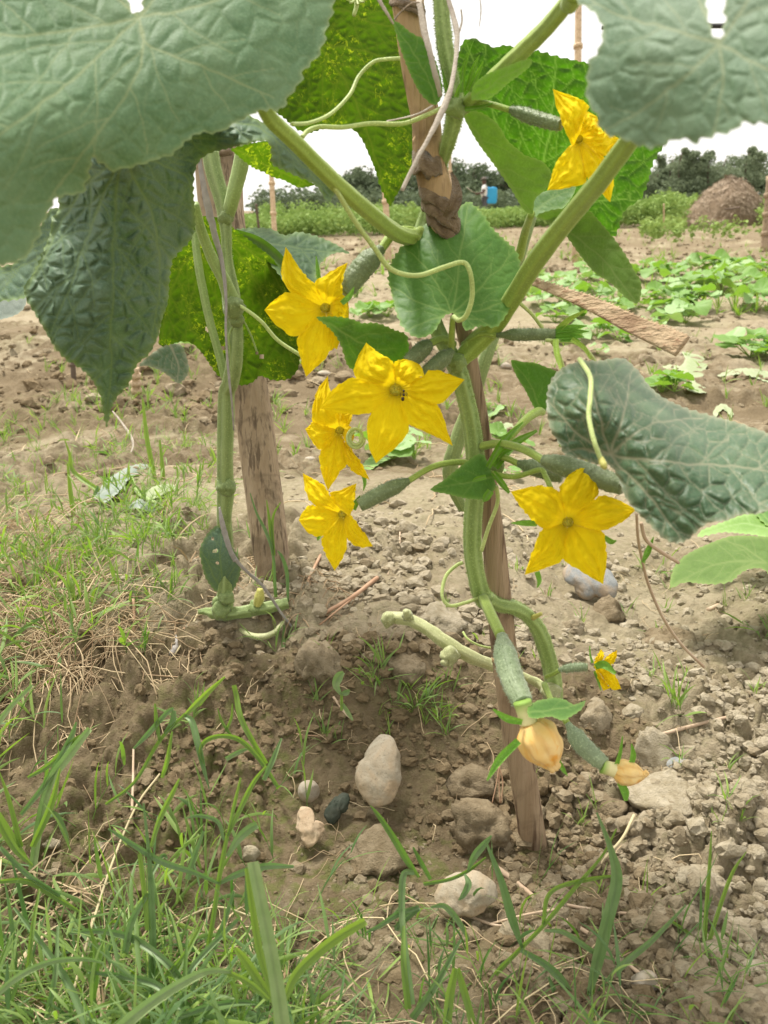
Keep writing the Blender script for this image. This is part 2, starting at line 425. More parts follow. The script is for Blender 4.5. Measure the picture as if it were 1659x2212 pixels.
    wood('reed_', (.46, .27, .13), (.62, .42, .25), (.33, .13, .055), 25, 90)
    wood('reed', (.36, .255, .15), (.52, .40, .26), (.24, .13, .07), 25, 110)
    for nd in M['reed'].node_tree.nodes:
        if nd.bl_idname == 'ShaderNodeMapping': a_ = nd.inputs['Scale'].default_value[:]; nd.inputs['Rotation'].default_value = (0, R(-18), 0); nd.inputs['Scale'].default_value = (a_[2]*.5, a_[0], a_[0]*1.6)
    b = NB('bark_tie'); c = b.mix(b.mr(b.noise(260, 5), .3, .7), (.13, .09, .05), (.25, .185, .115)); M['bark_tie'] = b.fin(c, .9, b.bump(b.noise(900, 5), .8, .002), .2, 0, None, .3)
    simple('fibre', (.34, .29, .23), (.50, .44, .36), .8, 200, .5, 900); simple('fibre_grey', (.26, .24, .22), (.38, .35, .32), .7, 200)
    simple('straw', (.42, .36, .20), (.52, .44, .27), .8, 40); simple('straw_brown', (.33, .19, .11), (.48, .31, .20), .8, 60); simple('root', (.42, .30, .20), (.56, .44, .32), .9, 60)
    # grass tint by tone
    b = NB('grass'); t = b.attr('tone')
    c = b.mix(t, (.085, .165, .05), (.29, .41, .09)); c = b.mix(b.mr(b.noise(25, 3), .35, .65, 0, .5), c, (.20, .29, .14))
    tt = b.mix(t, (.08, .24, .02), (.34, .56, .03)); M['grass'] = b.fin(c, .5, None, .35, .38, tt)
    b = NB('grass_blue'); t = b.attr('tone')
    c = b.mix(b.mr(b.noise(120, 4), .3, .7), b.mix(t, (.11, .20, .075), (.30, .40, .16)), b.mix(t, (.16, .25, .11), (.42, .50, .25))); M['grass_blue'] = b.fin(c, .45, None, .45, .25, (.15, .34, .06))
    b = NB('straw_mass'); t = b.attr('tone'); c = b.mix(t, (.30, .20, .115), (.62, .50, .31)); M['straw_mass'] = b.fin(c, .75, None, .25)
    b = NB('hay'); t = b.attr('tone'); c = b.mix(t, (.46, .34, .23), (.86, .69, .51)); M['hay'] = b.fin(c, .9, b.bump(b.noise(12, 6, rough=.8), 1, .2), .1)
    for nm, a, c2 in (('foliage_dark', (.065, .095, .05), (.15, .19, .105)), ('foliage_olive', (.115, .15, .085), (.23, .28, .165)), ('crop', (.13, .22, .04), (.27, .38, .10))):
        b = NB(nm); t = b.attr('tone'); c = b.mix(t, a, c2); M[nm] = b.fin(c, .7, None, .2, .2, [x*1.3 for x in c2])
    simple('trunk', (.10, .075, .05), (.16, .12, .09), .9, 10)
    simple('shirt', (.78, .76, .74), (.84, .82, .80), .8, 5); simple('skin', (.07, .035, .02), (.10, .05, .03), .6, 5); simple('trousers', (.06, .06, .07), (.1, .1, .11), .8, 5)
    simple('cap', (.12, .10, .08), (.17, .14, .12), .8, 5); simple('tank', (.03, .33, .62), (.04, .38, .68), .35, 5, .1); simple('black', (.02, .02, .02), (.03, .03, .03), .5, 5)
build_mats()
# ------------------------------------------------------------------ the soil sheet
def moist_of(x, y, z):
    gy = (ground_base(x, y+.01) - ground_base(x, y-.01))/.02
    m = .30 + .95*fbm(x*5, y*5, 200, 4) + .40*fbm(x*30, y*30, 210, 3)
    m = m + .42*sstep(.12, .45, gy)*sstep(1.2, .8, y)
    m = m + .50*(1-sstep(.50, .64, y-.0*x+.06*fbm(x*8, y*8, 220, 3))) * (1-sstep(.10, .24, x))
    m = m - .55*sstep(.14, .30, x)*(1-sstep(.9, 1.4, y))
    m = m - .40*sstep(.60, .66, y)*(1-sstep(.95, 1.1, y))*sstep(-.3, -.15, x)
    m = m + .25*sstep(.95, 1.2, y)*(1-sstep(2, 2.6, y)) + .34*sstep(4, 9, y) + .30*sstep(1.5, 1.9, y)*(1-sstep(2.6, 3.2, y))*(1-sstep(-.1, .3, x))
    return np.clip(m, -.2, 1.2)
def build_ground():
    th = np.concatenate([np.linspace(-np.pi, R(-82), 14, endpoint=False), np.linspace(R(-82), R(-31), 44, endpoint=False),
                         np.linspace(R(-31), R(31), 560, endpoint=False), np.linspace(R(31), R(82), 44, endpoint=False), np.linspace(R(82), np.pi, 14)])
    r = np.concatenate([np.geomspace(.02, .30, 26, endpoint=False), np.geomspace(.30, 7, 800, endpoint=False), np.geomspace(7, 900, 90)])
    rr, tt = np.meshgrid(r, th, indexing='ij')
    x = rr*np.sin(tt); y = rr*np.cos(tt)
    res = np.maximum(np.gradient(r)[:, None]*np.ones_like(tt)*.8, rr*np.gradient(th)[None, :])
    x = x.ravel(); y = y.ravel(); z = ground_full(x, y, res.ravel(), True)
    far = sstep(60, 300, np.hypot(x, y)); z = z*(1-far)
    n, m = len(r), len(th)
    i = np.arange(n-1)[:, None]*m; j = np.arange(m-1)[None, :]
    Q = np.stack([i+j, i+m+j, i+m+j+1, i+j+1], -1).reshape(-1, 4)
    mo = moist_of(x, y, z)
    moss = (1-sstep(.52, .62, y))*(1-sstep(.1, .2, x)) * sstep(.45, .6, vn(x*9, y*9, 300)) + .35*sstep(.5, .6, vn(x*4, y*4, 302))
    mk('soil', np.stack([x, y, z], -1), Q[:, ::-1], M['soil'], attrs={'moist': mo, 'moss': moss}, kind='structure', base=(0, 0, 0))
build_ground()

# ------------------------------------------------------------------ lumps
def ico(sub):
    import bmesh
    bm = bmesh.new(); bmesh.ops.create_icosphere(bm, subdivisions=sub, radius=1)
    V = np.array([v.co[:] for v in bm.verts]); Fc = np.array([[v.index for v in f.verts] for f in bm.faces]); bm.free(); return V, Fc
I1, I2, I3, I4 = ico(1), ico(2), ico(3), ico(4)
def n3(V, sc, s):   # cheap 3-d lumpiness from three planes
    return (vn(V[:, 0]*sc+5, V[:, 1]*sc+9, s)+vn(V[:, 1]*sc+3, V[:, 2]*sc+7, s+1)+vn(V[:, 2]*sc+1, V[:, 0]*sc+2, s+2))/3-.5
def lump(I, s, amp=.5, sc=1.7, fine=.15, cut=5):
    V, Fc = I; q = V.copy()
    r = 1 + amp*2*n3(V, sc, s) + fine*2*n3(V, sc*3.1, s+9) + fine*n3(V, sc*7, s+19)
    q = q*r[:, None]*(1+fine*1.2*n3(V, sc*13, s+29)*(len(V) > 600))[:, None]
    lr = np.random.default_rng(s)
    for _ in range(cut):       # broken flat faces
        nrm = lr.normal(size=3); nrm /= np.linalg.norm(nrm); d = lr.uniform(.62, .95)
        e = q@nrm-d; q = q - np.where(e > 0, e*.8, 0)[:, None]*nrm
    return q, Fc
def rotm(a, b, c):
    return np.array(Matrix.Rotation(a, 3, 'X') @ Matrix.Rotation(b, 3, 'Y') @ Matrix.Rotation(c, 3, 'Z'))
LS = [lump(I1, 400+k, .75, 1.7, .5, 3) for k in range(8)]
LM = [lump(I2, 430+k, .6, 1.7, .5, 5) for k in range(10)]
LL = [lump(I3, 460+k, .55, 1.6, .5, 6) for k in range(10)]
def scatter_clods():
    so = Soup(); r = np.random.default_rng(11)
    specs = []
    def area(n, x0, x1, y0, y1, lo, hi, keep):
        px = r.uniform(x0, x1, n); py = r.uniform(y0, y1, n); q = gpt(px, py)
        k = r.uniform(0, 1, n) < keep(px, py, q); q = q[k]
        s = lo*(hi/lo)**(r.uniform(0, 1, len(q))**2.3); specs.append((q, s))
    cl = lambda q: sstep(.42, .62, vn(q[:, 0]*14, q[:, 1]*14, 500))
    area(5600, -150, 1900, 1080, 2400, .0010, .0055, lambda a, b, q: .25+.75*cl(q))
    area(5200, 1080, 1900, 1180, 2300, 0.0015, .0070, lambda a, b, q: .3+.7*cl(q))                    # loose soil on the right
    area(900, 1380, 1900, 1750, 2300, .002, .0085, lambda a, b, q: .3+.7*cl(q))
    area(1700, 560, 1150, 1120, 1420, .0015, .0085, lambda a, b, q: .2+.8*cl(q))
    area(1300, 200, 1050, 1380, 1850, .0012, .0060, lambda a, b, q: .2+.8*cl(q))
    area(1500, -200, 1900, 800, 1120, .0020, .009, lambda a, b, q: .2+.8*cl(q))
    area(1300, 600, 1900, 560, 830, .004, .02, lambda a, b, q: .2+.8*cl(q))
    area(1200, -200, 700, 640, 900, .004, .02, lambda a, b, q: .3+.7*cl(q))
    area(1700, 600, 1900, 478, 600, .008, .04, lambda a, b, q: .3+.7*cl(q))
    for q, s in specs:
        mo = moist_of(q[:, 0], q[:, 1], q[:, 2])
        gz = ground_full(q[:, 0], q[:, 1])
        dist = np.hypot(q[:, 0], q[:, 1])
        for k in range(len(q)):
            pxs = s[k]/dist[k]*F
            pool = LS if pxs < 6 else (LM if pxs < 34 else LL)
            V, Fc = pool[r.integers(len(pool))]
            sc = s[k]*np.array([r.uniform(.8, 1.3), r.uniform(.8, 1.2), r.uniform(.55, .95)])
            W = (V@rotm(*r.uniform(0, 6.28, 3)).T)*sc
            tone = np.clip(.85-mo[k]*.95+r.normal()*.18, 0, 1)
            so.add(W + [q[k, 0], q[k, 1], gz[k]+s[k]*.10], Fc, tone)
    so.build('soil_crumbs', M['clod'], kind='stuff', smooth=False)
scatter_clods()

def rock(name, px, py, wpx, hpx, mat, label, cat, seed, squash=.6, rot=0, tilt=0, group=None, amp=.16, fine=.03, cuts=3, sink=.25, I=None, tone=None):
    """a stone or clod of picture width/height wpx,hpx lying on the soil at px,py"""
    q = gpt(px, py)[0]; d = q[1]*cp+(H-q[2])*sp
    a = wpx/2*d/F; c = hpx/2*d/F
    V, Fc = lump(I or I4, seed, amp, 1.1, fine, cuts)
    W = V*np.array([a, max(a, c)*squash*1.1, c])
    W = W@np.array(Matrix.Rotation(tilt, 3, 'X') @ Matrix.Rotation(rot, 3, 'Y')).T
    q = q + np.array([0, .0, c*(1-sink)*.5])
    return mk(name, W+q, Fc, mat, label=label, cat=cat, group=group, attrs={'tone': np.full(len(W), .5 if tone is None else tone)})
rock('stone', 668, 1722, 46, 58, M['stone_white'], 'small round whitish stone above the tan heart-shaped one', 'stone', 12, .7, rot=R(-20), amp=.1, fine=.01, sink=0)
rock('stone', 1468, 1660, 62, 34, M['stone_grey'], 'small bluish grey stone beside the broken pale clod', 'stone', 17, .7, amp=.12, fine=.01)
rock('stone', 1636, 1728, 46, 32, M['stone_white'], 'small whitish pebble at the right edge of the loose soil', 'stone', 18, .7, amp=.1, fine=.01)
rock('stone', 1392, 2128, 62, 52, M['stone_white'], 'pale pebble among dry roots in the lower right', 'stone', 19, .7, amp=.15, fine=.02)
rock('stone', 1540, 2118, 34, 44, M['stone_white'], 'little shiny white pebble near the bottom right corner', 'stone', 20, .7, amp=.1, fine=.01)
rock('stone', 1092, 795, 24, 18, M['stone_white'], 'small pale pebble beside the stake on the flat soil', 'stone', 21, .7, amp=.1, fine=.01)
def outline_rock(poly, mat, label, seed, thick=.5, lean=.5, sink=0.):
    '''a worn stone of the given outline, leaning back on the bank, with rounded broken faces'''
    V, Fc = I4; p = np.array(poly, float); c = p.mean(0); V = V.copy(); L = np.random.default_rng(seed)
    for _ in range(14):
        n_ = L.normal(size=3); n_ /= np.linalg.norm(n_); e = V@n_-L.uniform(.72, .97); V -= np.where(e > 0, e*.75, 0)[:, None]*n_
    an = np.arctan2(p[:, 1]-c[1], p[:, 0]-c[0]); rr = np.hypot(*(p-c).T); o = np.argsort(an); th = np.arctan2(V[:, 2], V[:, 0]); R0 = np.interp(th, np.r_[an[o]-2*np.pi, an[o], an[o]+2*np.pi], np.tile(rr[o], 3))
    r = np.hypot(V[:, 0], V[:, 2])*(1+.07*2*n3(V, 2.2, seed)+.05*n3(V, 9, seed+3)); px = c[0]+np.cos(th)*r*R0; py = c[1]+np.sin(th)*r*R0
    q = gpt(c[0], p[:, 1].max()-6)[0]; d0 = q[1]*cp+(H-q[2])*sp; sz = rr.mean()*d0/F
    d = d0-lean*sz+(c[1]-py)/F*d0*.55+V[:, 1]*sz*thick+sz*sink
    W = P(px, py, d)+V*(.0014*(n3(V, 14, seed+5)-.5)*2+.002*n3(V, 5, seed+7))[:, None]
    mk('stone', W, Fc, M[mat], label=label, cat='stone')
outline_rock([(822, 1585), (845, 1592), (862, 1618), (873, 1652), (862, 1700), (850, 1736), (820, 1748), (786, 1738), (757, 1702), (763, 1662), (782, 1640), (798, 1604)], 'stone_pale', 'large pale tan stone standing tilted in the middle of the bank', 11)
outline_rock([(648, 1744), (672, 1752), (684, 1775), (702, 1778), (703, 1800), (690, 1822), (662, 1828), (646, 1806), (637, 1775)], 'stone_tan', 'tan and orange stone below the large pale stone', 13)
outline_rock([(930, 1932), (950, 1906), (1000, 1890), (1050, 1893), (1078, 1914), (1085, 1944), (1060, 1960), (1000, 1974), (948, 1974)], 'stone_pale', 'flat oval pale stone lying behind grass blades at the bottom', 15)
outline_rock([(1208, 1232), (1240, 1216), (1290, 1228), (1330, 1242), (1350, 1270), (1345, 1296), (1290, 1290), (1235, 1268), (1207, 1250)], 'stone_grey', 'smooth grey stone behind the right yellow flower', 16)
outline_rock([(694, 1760), (706, 1740), (730, 1722), (756, 1716), (763, 1735), (740, 1755), (708, 1776)], 'stone_green', 'dark green mossy stone between three pale stones', 14)
for k, (px, py, w_, h_, lab) in enumerate([(592, 886, 18, 14, 'tiny white pebble just right of the wooden post'), (388, 968, 28, 14, 'small white flat pebble among grass left of the thick vine'),
        (742, 962, 26, 14, 'white pebble lying behind the flower with two long lower petals'), (700, 808, 30, 12, 'flat pale pebble below the highest left flower'), (1475, 768, 18, 16, 'small pale pebble below the split reed'),
        (668, 995, 26, 16, 'thin off-white flake lying under the flowers'), (1572, 628, 18, 12, 'small grey pebble beside the row of seedlings'), (545, 1850, 50, 44, 'pale rough pebble behind the cut grass stem'),
        (110, 1825, 40, 32, 'whitish lump of stone in the grass on the left'), (188, 1690, 36, 24, 'pale stone on dark soil right of bent blade'), (215, 1832, 26, 18, 'small pale stone beside the brown roots')]):
    rock('pebble', px, py, w_, h_, M['stone_white'] if k < 7 else M['clod'], lab, 'pebble', 40+k, .7, group='white pebbles on the soil', amp=.3 if k < 7 else .5, fine=.03 if k < 7 else .3, cuts=6, sink=.5, tone=1., I=I3)
cl = [(1515, 1925, 120, 96, 1., 'big pale crusted clod in the lower right', .12), (1410, 1632, 84, 110, .95, 'tall broken pale clod beside the withered bud', .2),
      (1450, 1738, 190, 84, .95, 'long flat slab of pale dry soil below the withered bud', .2), (1450, 1395, 130, 78, .2, 'large rounded brown clod at right with a hole in it', .18),
      (1312, 1335, 78, 74, .25, 'brown rough clod below the grey stone', .2), (1285, 1565, 96, 66, .6, 'wide tan clod below the small flower', .2), (1180, 1610, 60, 70, .4, 'tan clod behind the wilted orange flower', .2),
      (690, 1450, 130, 116, .35, 'big brown overhanging clod on the face of the bank', .2), (632, 1178, 66, 60, .9, 'pale rounded clod against the foot of the post', .18), (882, 1150, 54, 50, .95, 'pale clod on the mound between the stems', .2),
      (1240, 1362, 60, 44, .6, 'tan clod beside the bend of the old stem', .2), (1365, 1545, 62, 40, .95, 'small pale pointed clod above the broken one', .2), (950, 1345, 110, 70, .95, 'pale dusty clod behind the lying stem', .16),
      (828, 1860, 150, 90, .25, 'large damp brown clod under the bank', .2), (1030, 1800, 130, 130, .2, 'damp dark clod left of the stake foot', .2), (1010, 1700, 110, 80, .25, 'brown knobbly clod right of the large pale stone', .22),
      (1500, 1800, 80, 50, .9, 'pale angular clod below the long slab', .2), (1390, 1800, 60, 44, .9, 'pale clod standing left under the slab', .2), (1600, 2030, 90, 70, .8, 'pale crumbly clod near the right edge', .2), (1590, 2150, 120, 50, .8, 'long crumbly ridge of soil in the lower right corner', .2),
      (1555, 2065, 60, 56, .75, 'round pale clod above the lower right ridge', .2), (60, 1260, 120, 90, .1, 'dark red-brown clod under straw at the left edge', .25), (880, 1450, 90, 60, .3, 'brown clod below the lying stem', .2), (1190, 1955, 90, 50, .5, 'tan lump in front of the stake foot', .2), (1300, 1745, 110, 70, .2, 'dark brown lump behind the hollow', .2)]
for k, (px, py, w_, h_, tn, lab, am) in enumerate(cl):
    rock('soil_clod', px, py, w_, h_, M['clod'], lab, 'clod of soil', 60+k, .8, rot=random.uniform(-.2, .2), amp=am*2.6, fine=.36, cuts=9, sink=.6, tone=tn, group='clods of soil')

# ------------------------------------------------------------------ blades
def blades(B, seg=6, two=True):
    """B: dict of arrays base(n,3), az, L, w, up0 (elevation at root), curl (radians bent over its length), yaw -> V,Q,u"""
    n = len(B['L']); t = np.linspace(0, 1, seg+1)
    el = B['el'][:, None] - B['curl'][:, None]*t[None, :]**1.3
    az = B['az'][:, None] + B['yaw'][:, None]*t[None, :]
    st = (B['L']/seg)[:, None]
    dx = np.cos(el)*np.cos(az)*st; dy = np.cos(el)*np.sin(az)*st; dz = np.sin(el)*st
    c = np.stack([np.cumsum(dx, 1)-dx, np.cumsum(dy, 1)-dy, np.cumsum(dz, 1)-dz], -1) + B['base'][:, None, :]
    wd = B['w'][:, None]*np.clip(np.minimum(t*5+.45, 1), 0, 1)*np.clip((1-t)*2.0, .02, 1)**.75
    rl = B['roll'][:, None]
    sx = -np.sin(az); sy = np.cos(az)
    side = np.stack([sx*np.cos(rl)+np.sin(rl)*(-np.sin(el)*np.cos(az)), sy*np.cos(rl)+np.sin(rl)*(-np.sin(el)*np.sin(az)), np.sin(rl)*np.cos(el)], -1)
    nr = np.cross(side, np.stack([dx, dy, dz], -1)); nr /= np.linalg.norm(nr, axis=-1, keepdims=True)+1e-12
    a = c + side*wd[..., None]/2; b = c - side*wd[..., None]/2; m = c - nr*wd[..., None]*.16
    V = np.stack([a, m, b], 2).reshape(-1, 3)
    k = np.arange(n)[:, None, None]*(seg+1)*3; i = np.arange(seg)[None, :, None]*3; j = np.arange(2)[None, None, :]
    o = k+i+j
    Q = np.stack([o, o+1, o+4, o+3], -1).reshape(-1, 4)
    return V, Q, (seg+1)*3
def rb(n, r, base, L, w, el=(.3, 1.4), curl=(.2, 1.5), az=None):
    return dict(base=base, az=r.uniform(0, 6.283, n) if az is None else az, L=r.uniform(*L, n) if isinstance(L, tuple) else L,
                w=r.uniform(*w, n) if isinstance(w, tuple) else w, el=r.uniform(*el, n), curl=r.uniform(*curl, n), yaw=r.normal(0, .3, n), roll=r.normal(0, .5, n))
def in_poly(px, py, poly):
    poly = np.asarray(poly, float); ins = np.zeros(px.shape, bool); j = len(poly)-1
    for i in range(len(poly)):
        xi, yi = poly[i]; xj, yj = poly[j]
        c = ((yi > py) != (yj > py)) & (px < (xj-xi)*(py-yi)/((yj-yi) or 1e-9)+xi)
        ins ^= c; j = i
    return ins
def region(poly, n, r):
    poly = np.asarray(poly, float); lo, hi = poly.min(0), poly.max(0); out = []
    while sum(len(o) for o in out) < n:
        px = r.uniform(lo[0], hi[0], n*2); py = r.uniform(lo[1], hi[1], n*2); k = in_poly(px, py, poly); out.append(np.stack([px[k], py[k]], -1))
    q = np.vstack(out)[:n]; g = gpt(q[:, 0], q[:, 1]); g[:, 2] = ground_full(g[:, 0], g[:, 1])-.001; return g
def patchy(g, r, sc=18, s=600, lo=.42, hi=.6, floor=.12):
    return g[r.uniform(0, 1, len(g)) < floor+(1-floor)*sstep(lo, hi, vn(g[:, 0]*sc, g[:, 1]*sc, s))]
def shoots(g, r, L, stemL, w, nl=(3, 7), so=None, tone=(0, 1), flat=.5):
    """runner-grass shoots: thin stem with alternate blades"""
    for q in g:
        n = r.integers(*nl); az = r.uniform(0, 6.283); el = r.uniform(flat, 1.45); sl = r.uniform(*stemL); cu = r.uniform(.1, .9)
        t = np.linspace(0, 1, 7); e = el-cu*t; st = sl/6
        C = np.stack([np.cumsum(np.cos(e)*np.cos(az))*st, np.cumsum(np.cos(e)*np.sin(az))*st, np.cumsum(np.sin(e))*st], -1)+q
        V, Fs, u = sweep(C, np.linspace(w[0]*.28, w[0]*.12, 7), 4, caps=False)
        tn = r.uniform(*tone); so.add(V, Fs, tn)
        idx = np.linspace(1.0, 6, n); bs = np.stack([np.interp(idx, np.arange(7), C[:, k]) for k in range(3)], -1)
        azs = az + np.where(np.arange(n) % 2, 1, -1)*r.uniform(.3, 1.3, n)
        Bd = dict(base=bs, az=azs, L=r.uniform(*L, n)*np.linspace(1, .7, n), w=r.uniform(*w, n), el=np.clip(e[6]+r.uniform(-.1, .8, n), .1, 1.5),
                  curl=r.uniform(.1, 1.3, n), yaw=r.normal(0, .3, n), roll=r.normal(0, .6, n))
        V, Q, k = blades(Bd, 5); so.add(V, Q, np.repeat(np.clip(tn+r.normal(0, .15, n), 0, 1), k))
def tufts(g, r, n, L, w, so, tone=(0, 1), el=(.6, 1.5), curl=(.1, 1.2)):
    N = len(g)*n; bs = np.repeat(g, n, 0)+r.normal(0, .002, (N, 3))*[1, 1, 0]
    V, Q, k = blades(rb(N, r, bs, L, w, el, curl), 4)
    so.add(V, Q, np.repeat(np.clip(r.uniform(*tone, N), 0, 1), k))
r = np.random.default_rng(23)
gs = Soup()
# lower left corner, dense
R1 = [(-250, 1900), (120, 1900), (330, 1985), (520, 2000), (650, 2080), (700, 2420), (-250, 2420)]
shoots(patchy(region(R1, 330, r), r, 22, 601, floor=.12), r, (.020, .060), (.02, .07), (.0008, .0026), (3, 6), gs)
tufts(patchy(region(R1, 300, r), r, 20, 611), r, 5, (.015, .05), (.0005, .0016), gs, el=(.2, 1.4))
R1b = [(-250, 1560), (60, 1560), (230, 1760), (200, 1850), (-250, 1860)]
shoots(patchy(region(R1b, 45, r), r, 22, 602, floor=.3), r, (.02, .055), (.02, .05), (.0014, .003), (2, 6), gs)
# bottom centre/right, thin
R2 = [(640, 2030), (900, 1960), (1250, 2020), (1700, 2080), (1700, 2420), (640, 2420)]
shoots(patchy(region(R2, 80, r), r, 20, 603, floor=.2), r, (.014, .045), (.02, .05), (.0007, .0020), (2, 6), gs)
tufts(region(R2, 130, r), r, 3, (.01, .035), (.0006, .0014), gs, el=(.2, 1.4))
R2b = [(300, 1750), (640, 1700), (760, 2000), (560, 2050), (380, 1950)]
shoots(region(R2b, 14, r), r, (.02, .05), (.02, .05), (.0012, .003), (2, 5), gs)
# bank behind, left: dense fresh grass
R3 = [(-200, 980), (200, 940), (480, 960), (500, 1080), (430, 1260), (300, 1320), (120, 1330), (-200, 1180)]
shoots(patchy(region(R3, 420, r), r, 9, 604, floor=.35), r, (.014, .042), (.012, .04), (.0009, .0026), (2, 6), gs, (.4, 1))
tufts(patchy(region(R3, 560, r), r, 9, 604, floor=.35), r, 6, (.010, .032), (.0005, .0014), gs, (.4, 1))
R3b = [(-200, 1180), (120, 1300), (330, 1400), (200, 1600), (0, 1640), (-200, 1640)]
shoots(patchy(region(R3b, 70, r), r, 12, 605, floor=.3), r, (.02, .05), (.02, .05), (.0014, .0035), (2, 6), gs, (.2, 1))
R4 = [(-200, 740), (420, 760), (480, 950), (-200, 960)]
tufts(patchy(region(R4, 170, r), r, 5, 606, floor=.1), r, 6, (.015, .05), (.0010, .0026), gs, (.4, 1))
R5 = [(560, 800), (1100, 780), (1100, 1000), (600, 1010)]
tufts(patchy(region(R5, 120, r), r, 6, 607, floor=.2), r, 7, (.015, .05), (.001, .0026), gs, (.5, 1))
R6 = [(1000, 700), (1760, 740), (1760, 1080), (1100, 1080)]
tufts(patchy(region(R6, 200, r), r, 6, 608, floor=.25), r, 7, (.02, .05), (.0012, .003), gs, (.4, 1))
R7 = [(1100, 1120), (1760, 1300), (1760, 2050), (1200, 1900), (700, 1500)]
tufts(region(R7, 46, r), r, 7, (.008, .028), (.0006, .0014), gs, (.5, 1))
R8 = [(620, 1400), (1000, 1450), (1000, 1650), (700, 1650)]
tufts(region(R8, 10, r), r, 8, (.012, .03), (.0006, .0014), gs, (.3, .9))
# far soil, weeds
R9 = [(600, 520), (1760, 482), (1760, 700), (700, 640)]
tufts(patchy(region(R9, 700, r), r, 1.5, 609, floor=.3), r, 6, (.03, .12), (.003, .008), gs, (.5, 1))
dg = Soup(); tufts(patchy(region(R1, 90, r), r, 20, 612, floor=.3), r, 4, (.02, .06), (.0006, .0018), dg, el=(.1, 1.1)); tufts(region(R3, 60, r), r, 4, (.02, .05), (.0006, .0016), dg, el=(.1, 1.1)); dg.build('dry_grass', M['straw_mass'], kind='stuff')
# furrow beside the post
for (px, py, n) in ((365, 1320, 8), (575, 1290, 4), (600, 1400, 3), (480, 1260, 6), (555, 1190, 4), (560, 1050, 4), (1660, 1400, 8), (1460, 1545, 8), (1410, 1250, 5), (900, 1540, 10), (815, 1490, 10), (310, 1430, 6), (420, 1570, 5)):
    shoots(region([(px-14, py-8), (px+14, py-8), (px+14, py+8), (px-14, py+8)], n, r), r, (.012, .035), (.01, .03), (.001, .0022), (2, 5), gs, (.3, .9))

# dry straw litter on the left and loose fibres everywhere
def litter(g, r, L, w, so, lift=(.0, .012), bend=1.5, tone=(0, 1)):
    for q in g:
        n = 7; az = r.uniform(0, 6.283)+np.cumsum(r.normal(0, bend/6, n)); st = r.uniform(*L)/n
        x = q[0]+np.cumsum(np.cos(az))*st; y = q[1]+np.cumsum(np.sin(az))*st
        z = ground_base(x, y)+.002+r.uniform(*lift)*np.sin(np.linspace(0, 3.14, n))+.002*r.normal(size=n)
        V, Fs, u = sweep(np.stack([x, y, z], -1), r.uniform(*w), 4, caps=False); so.add(V, Fs, r.uniform(*tone))
shoots(region([(-200, 1130), (130, 1200), (270, 1330), (200, 1450), (-200, 1560)], 110, r), r, (.015, .045), (.012, .04), (.0009, .0026), (2, 6), gs, (.4, 1))
gs.build('grass', M['grass'], kind='stuff')
ls = Soup()
RS = [(-200, 1130), (60, 1130), (130, 1290), (270, 1330), (260, 1420), (130, 1480), (-20, 1530), (-200, 1530)]
litter(region(RS, 1000, r), r, (.03, .12), (.0002, .0006), ls, (0, .025))
litter(region([(380, 1250), (530, 1190), (560, 1230), (420, 1290)], 90, r), r, (.03, .09), (.0002, .0006), ls, (0, .01), tone=(.1, .8))
litter(region([(600, 1250), (680, 1250), (690, 1350), (620, 1350)], 50, r), r, (.02, .06), (.0002, .0006), ls, (0, .015), 2.5, tone=(0, .4))
litter(region([(60, 1380), (420, 1300), (420, 1480), (0, 1780), (0, 1500)], 170, r), r, (.02, .08), (.0002, .0005), ls, (0, .006), tone=(.2, .9))
litter(region([(-100, 1100), (1760, 1100), (1760, 2350), (-100, 2350)], 420, r), r, (.01, .06), (.00012, .00036), ls, (0, .006), 2.2, tone=(.2, 1))
litter(region([(200, 2050), (1400, 2000), (1500, 2350), (0, 2350)], 55, r), r, (.04, .12), (.0002, .0005), ls, (0, .02), 1.8, tone=(.4, 1))
litter(region([(-100, 820), (1760, 780), (1760, 1100), (-100, 1100)], 200, r), r, (.03, .14), (.0004, .0009), ls, (0, .01), 2, tone=(.3, 1))
ls.build('straw_litter', M['straw_mass'], kind='stuff')
